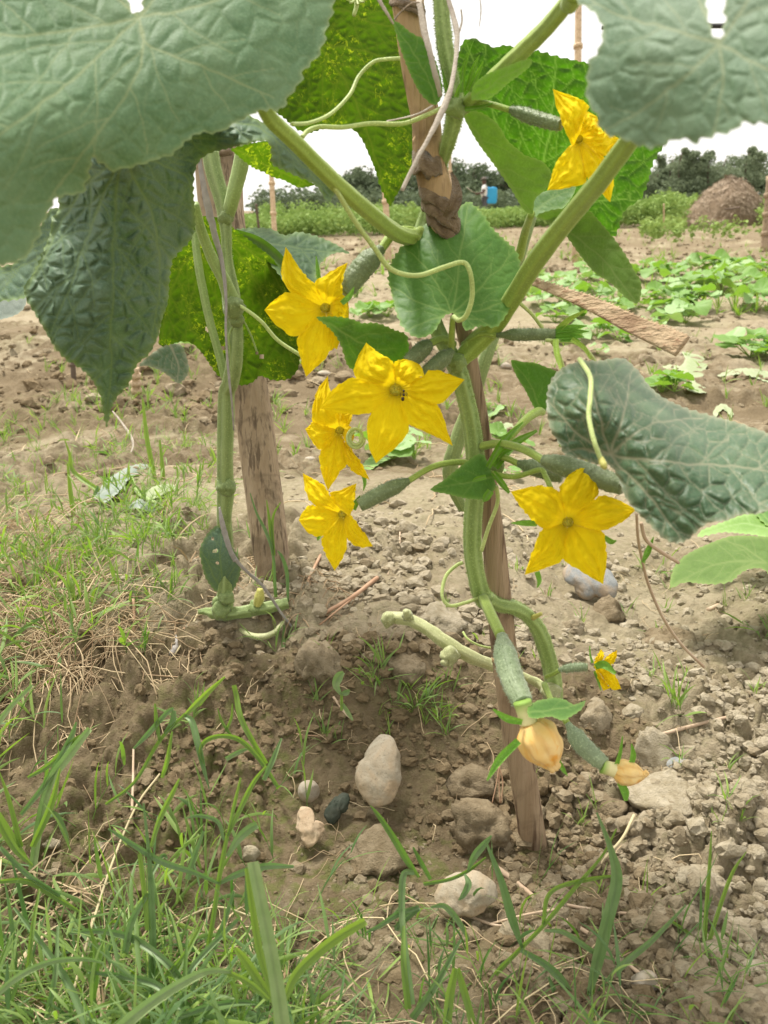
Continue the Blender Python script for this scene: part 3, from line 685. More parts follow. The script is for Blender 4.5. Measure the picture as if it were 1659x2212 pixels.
# ------------------------------------------------------------------ leaves
def densify(poly, step, smooth=True, serr=0., sstepx=14, seed=0):
    p = np.asarray(poly, float)
    q = np.vstack([p, p[:1]])
    if smooth:
        qq = np.vstack([p[-1:], q, p[1:2]]); out = []
        for i in range(1, len(qq)-2):
            a, b, c, d = qq[i-1], qq[i], qq[i+1], qq[i+2]
            L = np.linalg.norm(c-b); n = max(1, int(L/step)); t = np.linspace(0, 1, n, endpoint=False)[:, None]
            k = .45
            m1 = (c-a)*k; m2 = (d-b)*k
            s1 = min(1, L/(np.linalg.norm(c-a)*.5+1e-9)); s2 = min(1, L/(np.linalg.norm(d-b)*.5+1e-9)); m1 *= s1; m2 *= s2
            out.append((2*t**3-3*t**2+1)*b+(t**3-2*t**2+t)*m1+(-2*t**3+3*t**2)*c+(t**3-t**2)*m2)
        e = np.vstack(out)
    else:
        out = []
        for b, c in zip(q[:-1], q[1:]):
            n = max(1, int(np.linalg.norm(c-b)/step)); t = np.linspace(0, 1, n, endpoint=False)[:, None]; out.append(b*(1-t)+c*t)
        e = np.vstack(out)
    if serr:
        d = np.roll(e, -1, 0)-np.roll(e, 1, 0); nr = np.stack([d[:, 1], -d[:, 0]], -1); nr /= np.linalg.norm(nr, axis=1)[:, None]+1e-9
        ar = np.sum(e[:, 0]*np.roll(e[:, 1], -1)-np.roll(e[:, 0], -1)*e[:, 1])
        if ar < 0: nr = -nr
        s = np.concatenate([[0], np.cumsum(np.linalg.norm(np.diff(e, axis=0), axis=1))])
        s2 = s/sstepx + .8*vn(s/sstepx/3, s*0, seed)
        f = s2 % 1; tooth = np.where(f < .7, f/.7, (1-f)/.3)
        e = e + nr*((tooth-.5)*serr*(.5+vn(s/60, s*0+3, seed)))[:, None]
    return e
def seg_dist(x, y, segs):
    best = np.full(x.shape, 1e9); tt = np.zeros(x.shape)
    for (ax, ay, bx, by, u0, u1) in segs:
        dx, dy = bx-ax, by-ay; L = dx*dx+dy*dy+1e-9
        t = np.clip(((x-ax)*dx+(y-ay)*dy)/L, 0, 1); d = np.hypot(x-ax-t*dx, y-ay-t*dy)
        k = d < best; best = np.where(k, d, best); tt = np.where(k, u0+(u1-u0)*t, tt)
    return best, tt
def tps(ctrl):
    c = np.asarray(ctrl, float); x = c[:, :2]/500.; n = len(c)
    def U(r2): return np.where(r2 > 1e-12, r2*np.log(r2+1e-12), 0)
    if n < 4:
        def f(px, py): 
            A = np.c_[np.ones(n), x]; w = np.linalg.lstsq(A, c[:, 2], rcond=None)[0]
            return w[0]+w[1]*px/500.+w[2]*py/500.
        return f
    K = U(((x[:, None]-x[None])**2).sum(-1)) + 1e-4*np.eye(n); Pm = np.c_[np.ones(n), x]
    A = np.block([[K, Pm], [Pm.T, np.zeros((3, 3))]]); w = np.linalg.solve(A+1e-10*np.eye(n+3), np.r_[c[:, 2], 0, 0, 0])
    def f(px, py):
        X = np.stack([px/500., py/500.], -1); r = U(((X[:, None]-x[None])**2).sum(-1))
        return r@w[:n]+w[n]+X@w[n+1:]
    return f
def leaf(name, poly, veins, depth, mat, parent, step=3.2, serr=4., sper=16, amp=.0008, cell=26, vw=2.2, sec=True, seed=0, secgap=42, ruff=.0, holes=(), label=None, smooth=True, secang=.85, under=False, n2=.8, terw=.55, soft=1.15):
    """veins: list of polylines from the petiole point; depth: control points (px,py,depth)"""
    out = densify(poly, step*.8, smooth, serr, sper, seed)
    lo = out.min(0)-step; hi = out.max(0)+step
    xs = np.arange(lo[0], hi[0]+step, step); ys = np.arange(lo[1], hi[1]+step, step)
    X, Y = np.meshgrid(xs, ys); nx, ny = len(xs), len(ys)
    X = X.ravel(); Y = Y.ravel()
    ins = in_poly(X, Y, out)
    G = np.arange(nx*ny).reshape(ny, nx)
    Q = np.stack([G[:-1, :-1], G[1:, :-1], G[1:, 1:], G[:-1, 1:]], -1).reshape(-1, 4)
    keep = ins[Q].sum(1) >= 1
    Q = Q[keep]
    if holes:
        for hx, hy, hr in holes:
            k = (np.hypot(X[Q].mean(1)-hx, (Y[Q].mean(1)-hy)) > hr*(1+.5*(vn(X[Q].mean(1)/5, Y[Q].mean(1)/5, 3)-.5))); Q = Q[k]
    used = np.unique(Q); mp = np.full(nx*ny, -1); mp[used] = np.arange(len(used)); Q = mp[Q]
    X = X[used]; Y = Y[used]; ins = ins[used]
    oi = np.where(~ins)[0]
    A = out; B = np.roll(out, -1, 0)
    for c0 in range(0, len(oi), 2000):
        ii = oi[c0:c0+2000]
        px = X[ii][:, None]; py = Y[ii][:, None]; d = B-A; L = (d**2).sum(1)+1e-9
        t = np.clip(((px-A[:, 0])*d[:, 0]+(py-A[:, 1])*d[:, 1])/L, 0, 1)
        qx = A[:, 0]+t*d[:, 0]; qy = A[:, 1]+t*d[:, 1]; k = np.argmin((qx-px)**2+(qy-py)**2, 1); a = np.arange(len(ii))
        X[ii] = qx[a, k]; Y[ii] = qy[a, k]
    # veins
    ms, ss = [], []; rr = np.random.default_rng(seed+5)
    for v in veins:
        c = catmull(v, 6) if len(v) > 2 else np.linspace(v[0], v[1], 8)
        n = len(c)
        for i in range(n-1): ms.append((*c[i], *c[i+1], i/n, (i+1)/n))
        if sec:
            s = np.concatenate([[0], np.cumsum(np.linalg.norm(np.diff(c, axis=0), axis=1))]); tot = s[-1]
            a = secgap*.6; sd = 1
            while a < tot*.93:
                p0 = np.array([np.interp(a, s, c[:, 0]), np.interp(a, s, c[:, 1])]); p1 = np.array([np.interp(a+5, s, c[:, 0]), np.interp(a+5, s, c[:, 1])])
                dr = math.atan2(*(p1-p0)[::-1]); L = (.15+.55*(1-a/tot))*tot*rr.uniform(.6, .9); an = dr+sd*secang*rr.uniform(.85, 1.15)
                pts = [p0]; m = 7
                for k in range(m):
                    an -= sd*.05; pts.append(pts[-1]+np.array([math.cos(an), math.sin(an)])*L/m)
                for k in range(m): ss.append((*pts[k], *pts[k+1], k/m, (k+1)/m))
                sd = -sd; a += secgap*rr.uniform(.4, .75)
    wx = X+3*(vn(X/24, Y/24, seed+1)-.5)*2; wy = Y+3*(vn(X/24, Y/24, seed+2)-.5)*2
    dm, tm = seg_dist(wx, wy, ms); ds, ts = seg_dist(wx, wy, ss) if ss else (np.full(X.shape, 99.), np.zeros(X.shape))
    f1, f2, rid = worley(wx/cell+.3*fbm(X/60, Y/60, seed, 2), wy/cell, seed+10)
    f1b, f2b, _ = worley(wx/cell*2.3, wy/cell*2.3, seed+20)
    e1 = (f2-f1)*cell; e2 = (f2b-f1b)*cell/2.3
    wm = vw*(1.35-.8*tm); wsd = vw*.62*(1.1-.5*ts)
    vein = np.maximum.reduce([np.exp(-(dm/wm)**2), .8*np.exp(-(ds/wsd)**2), terw*np.exp(-(e1/(vw*.62))**2), terw*.4*np.exp(-(e2/(vw*.5))**2)])
    q = np.minimum.reduce([dm/(cell*.42), ds/(cell*.36), e1/(cell*.34)])
    dome = 1-np.exp(-(soft*np.clip(q, 0, 4))**1.6)
    h = dome*(.65+.5*rid) + (.10 if amp > .0012 else .03)*(1-np.exp(-np.clip(e2/(cell*.12), 0, 4))) + n2*.5*fbm(X/55, Y/55, seed+30, 3)*2
    D = tps(depth)(X, Y)
    if under: h = -h
    do = seg_dist(X, Y, [(*A[i], *A[(i+3) % len(A)], 0, 0) for i in range(0, len(A), 3)])[0] 
    D = D - amp*h
    if ruff: D = D + ruff*np.exp(-do/22.)*(vn(X/26, Y/26, seed+40)-.5)*2
    return mk(name, P(X, Y, D), Q, mat, parent, attrs={'vein': vein, 'edge': np.exp(-(do/(3.5+amp*800))**1.3)}, label=label)
def dS(py):   # depth of the front stake at picture row py
    return 1/(1/.42+(1/.578-1/.42)*py/1822.)

# ================================================================== front cucumber vine
def flower(parent, center, d, petals, valleys, tr=13, mat=None, seed=0, name='flower', dtip=None, thr=True, sepals=(), throat_mat=None, label=None):
    """petals: (tip, bulge on the way from previous valley, bulge towards next valley, tip depth offset); valleys[i] lies before petal i"""
    fo = bpy.data.objects.new(name, None); COL.objects.link(fo); fo.empty_display_size = .005
    fo.parent = parent; cw = P(center[0], center[1], d); fo.location = Vector(cw)-abs_loc(parent)
    if label: fo['label'] = label
    mat = mat or M['petal']; c = np.array(center, float); n = len(petals)
    for i, (tip, bl, brr, dt) in enumerate(petals):
        vl = np.array(valleys[i], float); vr = np.array(valleys[(i+1) % n], float); tip = np.array(tip, float)
        def throat(v): u = v-c; L = np.linalg.norm(u); return c+u/L*min(tr*.8, L*.4)
        def edge(v, b):
            pts = [throat(v), v] + ([np.array(b, float)] if b is not None else []) + [tip]
            q = catmull(pts, 24); s = np.concatenate([[0], np.cumsum(np.linalg.norm(np.diff(q, axis=0), axis=1))]); s /= s[-1]
            t = np.linspace(0, 1, 46); return np.stack([np.interp(t, s, q[:, 0]), np.interp(t, s, q[:, 1])], -1)
        eL, eR = edge(vl, bl), edge(vr, brr); m = 29; v = np.linspace(0, 1, m)
        u = np.linspace(0, 1, 46)
        # cross lines bow outward so that the rows follow the petal
        G = eL[:, None]*(1-v)[None, :, None]+eR[:, None]*v[None, :, None]
        mid = c + (tip-c)*u[:, None]; g0 = (eL+eR)/2; off = (mid-g0)*.0
        U, W = np.meshgrid(u, v*2-1, indexing='ij'); sd = seed*13+i
        tu = .010*np.exp(-(U/.13)**1.2)                       # throat sinks away from the viewer
        Dp = d+tu-.004*np.sin(np.clip(U*1.25, 0, 1)*math.pi)*(1 if dt >= 0 else .6)+dt*U**1.8
        wv = np.sin(np.clip(U, 0, 1)*math.pi)
        Dp += -.0013*(1-np.abs(W))**2*wv*(.6+.9*vn(U*2, W*0, sd+3)) + .0010*np.cos(W*math.pi*3+vn(U*3, W*2, sd)*2.5)*wv*.8   # ridges
        Dp += .0010*(vn(U*6, W*3, sd+5)-.5)*2*wv + .0008*(vn(U*16, W*8, sd+6)-.5)*2*wv + .0018*(vn(U*9+3, W*0, sd+7)-.5)*2*np.abs(W)**4*wv
        edgew = (vn(U*22, W*1+5, sd+8)-.5)*2*2.2*np.abs(W)**6*np.sin(np.clip(U*1.02, 0, 1)*math.pi)
        per = (eR-eL); per = per/(np.linalg.norm(per, axis=1)[:, None]+1e-6)
        G = G+per[:, None, :]*(edgew*np.sign(W))[..., None]
        vein = np.maximum.reduce([np.exp(-(W/.035)**2)]+[.8*np.exp(-((W-k*(1-.25*U))/.03)**2) for k in (-.72, -.42, .42, .72)]+
                [.5*np.exp(-(((W*9+U*10*np.sign(W)+vn(U*8, W*4, sd)) % 1-.5)/.12)**2)])*(.35+.65*(1-U))
        V = P(G[..., 0].ravel(), G[..., 1].ravel(), Dp.ravel())
        a = np.arange(45)[:, None]*m; b = np.arange(m-1)[None, :]; o = a+b
        Q = np.stack([o, o+m, o+m+1, o+1], -1).reshape(-1, 4)
        mk('petal', V, Q, mat, fo, attrs={'vein': vein.ravel(), 'u': U.ravel()})
    if thr:
        ph = np.linspace(0, 2*np.pi, 20, endpoint=False); so = Soup()
        for (rr, dd) in ((.55, .0085),):
            pts = [(c[0]+tr*rr*math.cos(a), c[1]+tr*rr*.9*math.sin(a)) for a in ph]+[(c[0]+tr*rr, c[1])]
            C = P([p[0] for p in pts], [p[1] for p in pts], d+dd); V, Fs, _ = sweep(C, tr*.3*d/F, 6); so.add(V, Fs)
        for k in range(7):
            a = k*2.4; q = P(c[0]+tr*.36*math.cos(a)*(k > 0), c[1]+tr*.36*math.sin(a)*(k > 0), d+.006)
            V, Fc = lump(I2, 70+k, .5, 2, .3, 0); so.add(V*tr*random.uniform(.16, .3)*d/F+q, Fc)
        so.build('throat', throat_mat or M['throat'], fo)
    for pts in sepals: ribbon('sepal', pts, M['sepal'], fo)
    return fo
def ribbon(name, pts, mat, parent=None, fold=.25, seg=5, tone=.5, label=None, cat=None, group=None, tip=True, n=8, square=False, kind=None, tipw=.0):
    """blade through (px,py,depth,half width in picture units)"""
    c = catmull(pts, n); k = len(c); T = np.gradient(c[:, :2], axis=0); T /= np.linalg.norm(T, axis=1)[:, None]+1e-9
    N = np.stack([-T[:, 1], T[:, 0]], -1); v = np.linspace(-1, 1, seg)
    X = c[:, 0:1]+N[:, 0:1]*c[:, 3:4]*v; Y = c[:, 1:2]+N[:, 1:2]*c[:, 3:4]*v
    D = c[:, 2:3]+(c[:, 3:4]*c[:, 2:3]/F)*fold*2*(1-np.abs(v))
    D = D + (c[:, 3:4]*c[:, 2:3]/F)*.12*np.cos(v*9)
    o = np.arange(k-1)[:, None]*seg+np.arange(seg-1)[None, :]
    Q = np.stack([o, o+1, o+seg+1, o+seg], -1).reshape(-1, 4)
    ve = np.tile(np.exp(-(v/.18)**2), k)
    return mk(name, P(X.ravel(), Y.ravel(), D.ravel()), Q, mat, parent, attrs={'vein': ve, 'tone': np.full(k*seg, tone), 'u': np.repeat(np.linspace(0, 1, k), seg)}, label=label, cat=cat, group=group, kind=kind)
def fruit(parent, p0, p1, d0, d1, r, mat='fruit', bend=0, stalk=None, r0=.72, r1=.8, name='young_cucumber', label=None, sr=6.5):
    p0 = np.array(p0, float); p1 = np.array(p1, float); t = np.linspace(0, 1, 9); nn = np.array([-(p1-p0)[1], (p1-p0)[0]])
    c = p0+(p1-p0)*t[:, None]+nn*(bend*np.sin(t*math.pi))[:, None]
    prof = np.array([r0*.55, r0*.9, .93, 1, 1.02, 1.0, .97, .92, r1])
    pts = [(c[i, 0], c[i, 1], d0+(d1-d0)*t[i], r*prof[i]) for i in range(9)]
    C, rad = pxline(pts, 7); V, Fs, u = sweep(C, rad, 22, lambda ph, uu: 1+.04*np.cos(5*ph)+.13*(vn(ph*5+uu*0, uu*26+0*ph, 5)-.5))
    so = Soup(); so.add(V, Fs, .5)
    rr = np.random.default_rng(int(p0[0]))                    # fine bristles
    n = int(420); vi = rr.integers(22, len(V)-24, n); ctr = C[np.minimum(vi//22, len(C)-1)]; nr = V[vi]-ctr; nr /= np.linalg.norm(nr, axis=1)[:, None]+1e-9
    L = .0013; sd = np.cross(nr, rr.normal(size=(n, 3))); sd /= np.linalg.norm(sd, axis=1)[:, None]
    a = V[vi]+sd*.00016; b = V[vi]-sd*.00016; e = V[vi]+nr*L*rr.uniform(.5, 1.2, n)[:, None]
    W = np.stack([a, b, e], 1).reshape(-1, 3); so.add(W, np.arange(3*n).reshape(-1, 3), .9)
    o = so.build(name, M[mat], parent, label=label)
    if stalk:
        tube('fruit_stalk', [(x, y, dd, sr) for x, y, dd in stalk], M['petiole'], o, 10, 8, (5, .05))
    return o

def hairs(parent_name, pts, dens, so, L=.0010):
    C, r = pxline(pts, 10); n = int(len(C)*dens); rr = np.random.default_rng(len(pts)*7)
    k = rr.integers(0, len(C)-1, n); f = rr.uniform(0, 1, n)[:, None]; c = C[k]*(1-f)+C[k+1]*f
    T = C[k+1]-C[k]; T /= np.linalg.norm(T, axis=1)[:, None]; nr = np.cross(T, rr.normal(size=(n, 3))); nr /= np.linalg.norm(nr, axis=1)[:, None]
    b0 = c+nr*r[k][:, None]*.97; s = T*.00016; e = b0+nr*(1.5*L*rr.uniform(.4, 1.2, n))[:, None]
    so.add(np.stack([b0-s, b0+s, e], 1).reshape(-1, 3), np.arange(3*n).reshape(-1, 3), .8)

base = gpt(1195, 1490)[0]
vine = thing('cucumber_vine', 'flowering cucumber vine with six open yellow flowers tied to the near bamboo stake', 'cucumber plant', base, 'cucumber vines tied to stakes')
dd = dS
# main stem, upper part down to the hidden middle
up = [(940, -260, .400, 19), (948, -120, .405, 18), (953, 0, .41, 17), (960, 90, .413, 17), (974, 170, .417, 17), (984, 232, .42, 19), (970, 300, .43, 15), (955, 350, .445, 13), (935, 420, .46, 15), (917, 480, .462, 17), (908, 520, .462, 17),
      (915, 600, .463, 16), (940, 700, .466, 16), (975, 770, .468, 17), (985, 790, .468, 18), (998, 830, .47, 18), (1015, 900, .475, 18), (1026, 980, .48, 19), (1026, 1060, .484, 18), (1021, 1130, .488, 18), (1022, 1200, .494, 18), (1035, 1270, .502, 18), (1046, 1296, .507, 20)]
so = Soup(); C, rr_ = pxline(up, 8); V, Fs, u = sweep(C, rr_, 30, ribs(6, .10, .05, 3)); so.add(V, Fs, ribtone(len(V), 30, 6)); hairs('', up[13:], 60, so); hairs('', up[:10], 50, so)
low = [(1046, 1290, .507, 17), (1075, 1305, .515, 15), (1110, 1312, .52, 15), (1145, 1335, .53, 15), (1168, 1370, .54, 16), (1184, 1420, .55, 16), (1195, 1470, .555, 17), (1196, 1510, .565, 18)]
C, rr_ = pxline(low, 8); V, Fs, u = sweep(C, rr_, 28, ribs(6, .09, .07, 8)); so.add(V, Fs, ribtone(len(V), 28, 6)); hairs('', low, 40, so)
so.build('stem', M['stem'], vine)
tube('stem', [(1196, 1505, .56, 16), (1165, 1478, .565, 10), (1140, 1465, .565, 9), (1100, 1450, .565, 12), (1060, 1436, .565, 13), (1010, 1415, .56, 14), (965, 1388, .56, 15), (920, 1357, .565, 14), (880, 1338, .57, 14), (838, 1334, .575, 13)], M['stem_old'], vine, 16, 8, (5, .08), .10, label='old pale woody stem lying on the soil')
tube('stem', [(1150, 470, .53, 9), (1120, 560, .53, 12), (1085, 670, .53, 12), (1050, 770, .53, 14), (1025, 850, .535, 14), (995, 930, .54, 16), (974, 1000, .545, 17), (975, 1040, .55, 15), (1000, 1100, .56, 10)], M['stem_dull'], vine, 16, 8, (5, .09), .05, label='paler ribbed side stem passing behind the stake')
# knots and bud scars
def knob(x, y, d, r, mat, parent, seed, name='node', amp=.5):
    V, Fc = lump(I3, seed, amp, 2.2, .25, 0); mk(name, V*r*d/F+P(x, y, d), Fc, M[mat], parent, attrs={'u': np.full(len(V), .5)})
knob(984, 236, .414, 23, 'stem', vine, 1); knob(985, 786, .462, 21, 'stem', vine, 2); knob(1048, 1294, .505, 21, 'stem', vine, 3); knob(1068, 1010, .47, 20, 'stem', vine, 4)
knob(880, 1330, .565, 12, 'stem_old', vine, 5); knob(972, 1416, .55, 19, 'stem_old', vine, 6); knob(838, 1338, .572, 14, 'stem_old', vine, 7); knob(1190, 1495, .55, 20, 'stem_old', vine, 8, amp=.3); knob(905, 512, .456, 20, 'petiole', vine, 9, amp=.3)
tube('stub', [(878, 1332, .562, 8), (877, 1318, .56, 7)], M['stem_old'], vine, 8, 4)
tube('stub', [(966, 1420, .55, 9), (958, 1436, .547, 9)], M['stem_old'], vine, 8, 4)
tube('stub', [(1150, 1335, .525, 7), (1170, 1325, .52, 4)], M['stem_yellow'], vine, 8, 4)

# ---- leaf of the upper left, very near
L1 = [(0, 572), (30, 568), (60, 552), (72, 528), (86, 508), (92, 480), (103, 462), (112, 444), (122, 428), (150, 421), (178, 417), (186, 398), (194, 376), (196, 352), (205, 341), (222, 357), (248, 369), (272, 364), (310, 354), (345, 342), (372, 334), (402, 306), (430, 288), (470, 287), (500, 271),
      (530, 255), (560, 240), (596, 238), (612, 234), (622, 212), (640, 190), (652, 172), (658, 150), (680, 130), (700, 95), (706, 60), (718, 30), (722, -30), (680, -150), (560, -250), (400, -260), (325, -130), (312, -10), (305, 22), (297, 30), (286, 24), (277, 5), (266, -120), (180, -280), (0, -300), (-180, -220), (-300, -50), (-330, 200), (-260, 420), (-120, 545)]
O1 = (299, 36)
la = leaf('leaf', L1, [[O1, (160, 170), (0, 290), (-120, 370), (-230, 430)], [O1, (320, 95), (440, 145), (590, 210)], [O1, (310, 100), (280, 190), (180, 330), (100, 440)], [O1, (95, 75), (-100, 70), (-300, 90)], [O1, (200, -60), (60, -230)], [O1, (400, 20), (540, -20), (690, -60)], [O1, (380, -60), (450, -220)]],
     [(0, 572, .235), (300, 36, .285), (600, 230, .30), (700, 0, .32), (300, -260, .30), (-330, 200, .22), (200, 330, .262), (90, 120, .26), (0, 290, .232), (440, 145, .285), (400, 300, .285), (200, 410, .272)], M['leaf_pale'], vine, 3.0, 7, 30, .0008, 54, 2.6, seed=1, secgap=120, terw=.25, n2=1.6, label='big pale green leaf nearest the camera in the upper left')
tube('petiole', [(560, 190, .315, 17), (580, 250, .32, 17), (640, 310, .335, 17), (720, 390, .36, 17), (800, 460, .40, 17), (860, 505, .44, 17), (905, 515, .46, 17)], M['petiole'], vine, 26, 8, (6, .08), .04)
# ---- upper right, nearest
L2 = [(1228, -30), (1250, 6), (1275, 20), (1296, 45), (1302, 75), (1292, 110), (1273, 132), (1268, 170), (1266, 205), (1276, 232), (1292, 255), (1298, 280), (1318, 292), (1345, 300), (1380, 315), (1415, 320), (1442, 309), (1470, 299), (1500, 308), (1520, 300), (1552, 290), (1582, 284), (1606, 266), (1660, 268), (1760, 260), (1900, 180), (1960, 0), (1900, -200), (1750, -300), (1600, -230), (1566, -80), (1566, 20), (1564, 60), (1556, 84), (1545, 82), (1535, 60), (1527, 20), (1515, -130), (1420, -260), (1300, -200)]
O2 = (1556, 96)
leaf('leaf', L2, [[O2, (1480, 165), (1390, 235), (1300, 285)], [O2, (1440, 60), (1330, 30), (1250, -20)], [O2, (1560, 180), (1540, 290)], [O2, (1680, 160), (1850, 200)], [O2, (1640, -40), (1760, -240)], [O2, (1480, -60), (1400, -220)]],
     [(1230, 0, .235), (1556, 96, .20), (1400, 310, .215), (1650, 268, .19), (1960, 0, .18), (1700, -250, .20), (1400, -240, .23), (1400, 120, .212)], M['leaf_near_right'], vine, 3.0, 8, 34, .0005, 58, 2.6, seed=2, secgap=120, terw=.22, n2=2.0, label='blurred pale green leaf very near the camera in the upper right')
tube('petiole', [(1230, 0, .30, 17), (1180, 60, .33, 17), (1120, 118, .36, 17), (1060, 175, .39, 16), (1010, 225, .415, 15), (984, 240, .42, 14)], M['petiole'], vine, 26, 8, (6, .08), .04)
tube('petiole', [(1245, -20, .28, 24), (1230, 8, .295, 20)], M['petiole'], vine, 14, 6)
tube('petiole', [(1400, 240, .27, 21), (1362, 300, .29, 21), (1300, 385, .32, 21), (1230, 470, .36, 21), (1160, 560, .40, 21), (1110, 640, .435, 21), (1065, 705, .455, 22), (1020, 750, .465, 22), (988, 785, .468, 16)], M['petiole'], vine, 28, 8, (6, .07), .04)
# ---- backlit leaf behind the stake top
L4 = [(560, 240), (600, 245), (640, 278), (665, 287), (700, 278), (742, 271), (768, 284), (784, 305), (796, 332), (806, 355), (814, 378), (820, 400), (834, 432), (844, 444), (858, 418), (872, 402), (888, 370), (900, 300), (930, 200), (920, 60), (900, -90), (820, -200), (700, -150), (600, -20), (540, 120)]
O4 = (690, 96)
leaf('leaf', L4, [[O4, (740, 170), (784, 261), (806, 330), (842, 436)], [O4, (640, 180), (600, 240)], [O4, (767, 106), (850, 132), (915, 180)], [O4, (727, 20), (800, 50), (900, 60)], [O4, (720, -20), (780, -120)], [O4, (600, 100), (560, 140)]],
     [(560, 120, .50), (690, 96, .49), (842, 440, .53), (900, 60, .52), (760, -150, .48), (640, 270, .50)], M['leaf_backlit'], vine, 3.2, 4, 14, .0009, 24, 2.4, seed=4, under=True, label='backlit yellow-green mottled leaf behind the top of the stake', n2=1.5)
# ---- backlit leaf on the right
L5 = [(990, 200), (985, 150), (992, 110), (1003, 88), (1022, 83), (1050, 95), (1070, 103), (1085, 98), (1110, 101), (1135, 112), (1165, 111), (1200, 121), (1240, 130), (1285, 140), (1360, 170), (1430, 220), (1448, 290), (1432, 318), (1412, 350), (1400, 392), (1385, 428), (1352, 452), (1340, 478), (1331, 506), (1300, 520), (1230, 500), (1180, 470), (1140, 440), (1090, 350), (1030, 280)]
O5 = (1152, 452)
leaf('leaf', L5, [[O5, (1180, 330), (1195, 220), (1200, 125)], [O5, (1100, 330), (1050, 210), (1010, 95)], [O5, (1240, 360), (1330, 260), (1430, 230)], [O5, (1250, 440), (1380, 430)], [O5, (1250, 490), (1320, 510)]],
     [(990, 100, .50), (1152, 452, .52), (1440, 290, .50), (1320, 510, .515), (1200, 125, .47), (1250, 300, .49)], M['leaf_glow'], vine, 3.0, 5, 20, .0012, 34, 2.0, seed=5, secgap=60, label='large sunlit netted leaf behind the upper right flower', terw=.8, n2=1.)
# ---- smaller leaves
leaf('leaf', [(1000, 244), (1030, 240), (1056, 252), (1080, 275), (1096, 302), (1118, 322), (1136, 336), (1156, 342), (1176, 352), (1194, 380), (1180, 408), (1156, 430), (1150, 462), (1130, 452), (1108, 415), (1070, 360), (1028, 302)], [[(1005, 252), (1050, 320), (1100, 395), (1148, 460)]],
     [(1000, 244, .43), (1150, 462, .47), (1190, 380, .46), (1100, 300, .44)], M['leaf_under'], vine, 2.6, 2, 14, .0004, 24, 2.2, seed=6, secgap=50, terw=.3, label='folded leaf seen from below between the node and the upper right flower')
leaf('leaf', [(1160, 466), (1200, 452), (1265, 450), (1288, 470), (1313, 499), (1334, 525), (1356, 558), (1370, 584), (1385, 610), (1384, 638), (1376, 656), (1350, 642), (1320, 612), (1284, 588), (1252, 550), (1232, 522), (1214, 500), (1190, 482)], [[(1165, 468), (1230, 500), (1300, 560), (1375, 652)]],
     [(1160, 466, .47), (1265, 450, .46), (1376, 650, .44), (1230, 520, .475), (1356, 560, .445)], M['leaf_under'], vine, 2.6, 2, 14, .0004, 24, 2., seed=7, secgap=40, terw=.3, label='drooping folded leaf below the upper right flower')
leaf('leaf', [(1146, 450), (1146, 430), (1160, 418), (1200, 408), (1242, 402), (1236, 425), (1215, 452), (1190, 466), (1165, 470), (1150, 464)], [[(1150, 462), (1190, 430), (1240, 405)]], [(1146, 450, .478), (1242, 402, .47), (1190, 466, .47)], M['leaf_mid'], vine, 2.8, 1, 12, .0003, 20, 1.6, seed=8)
tube('petiole', [(1148, 462, .475, 8), (1135, 500, .50, 9), (1120, 560, .525, 11)], M['petiole'], vine, 12, 6)
L8 = [(1004, 440), (1014, 435), (1030, 450), (1048, 468), (1062, 490), (1079, 508), (1095, 522), (1113, 538), (1122, 560), (1124, 590), (1122, 618), (1113, 645), (1100, 670), (1084, 695), (1068, 708), (1048, 704), (1030, 706), (1014, 713), (1003, 712), (998, 698), (988, 684), (978, 677), (964, 680), (954, 690), (938, 716), (914, 729), (896, 728), (880, 718), (866, 702), (856, 676), (845, 628), (838, 600), (846, 566), (864, 537), (888, 511), (908, 491), (936, 476), (955, 463), (982, 452)]
O8 = (978, 680)
leaf('leaf', L8, [[O8, (990, 580), (1012, 440)], [O8, (930, 590), (870, 535)], [O8, (1040, 620), (1110, 545)], [O8, (915, 655), (845, 620)], [O8, (930, 690), (880, 714)], [O8, (1050, 665), (1115, 640)], [O8, (1020, 690), (1055, 700)]],
     [(1010, 440, .46), (978, 680, .435), (845, 620, .45), (1120, 600, .445), (900, 725, .43), (1060, 705, .43), (980, 560, .440)], M['leaf_mid'], vine, 2.4, 4, 15, .0004, 26, 1.8, seed=9, secgap=50, terw=.25, label='heart-shaped bright green leaf in the middle of the vine')
tube('petiole', [(978, 684, .437, 5.5), (976, 720, .445, 7), (974, 765, .458, 7.5), (980, 785, .465, 8)], M['petiole'], vine, 12, 6)
leaf('leaf', [(683, 686), (700, 684), (730, 684), (750, 687), (768, 692), (784, 698), (805, 697), (823, 700), (851, 712), (878, 724), (884, 757), (885, 777), (870, 800), (830, 815), (790, 815), (767, 803), (750, 788), (736, 745), (718, 716), (698, 698)], [[(683, 686), (750, 722), (820, 765), (860, 795)]],
     [(683, 686, .43), (885, 740, .455), (770, 800, .455), (780, 740, .448)], M['leaf_mid'], vine, 2.6, 3, 13, .0006, 24, 2., seed=10, secgap=45, terw=.3, label='pointed green leaf between two left flowers')
L10 = [(1257, 780), (1295, 779), (1325, 774), (1350, 775), (1370, 792), (1385, 808), (1398, 828), (1415, 845), (1435, 860), (1484, 882), (1535, 897), (1604, 916), (1659, 935), (1760, 970), (1840, 1020), (1850, 1060), (1760, 1105), (1659, 1104), (1640, 1110), (1600, 1112), (1570, 1124), (1530, 1130), (1505, 1148), (1482, 1168), (1455, 1173), (1430, 1160), (1400, 1130), (1372, 1102), (1350, 1072), (1334, 1030), (1318, 1006), (1290, 1003), (1258, 992), (1222, 984), (1208, 958), (1190, 930), (1181, 885), (1183, 842), (1196, 812), (1222, 790)]
O10 = (1318, 985)
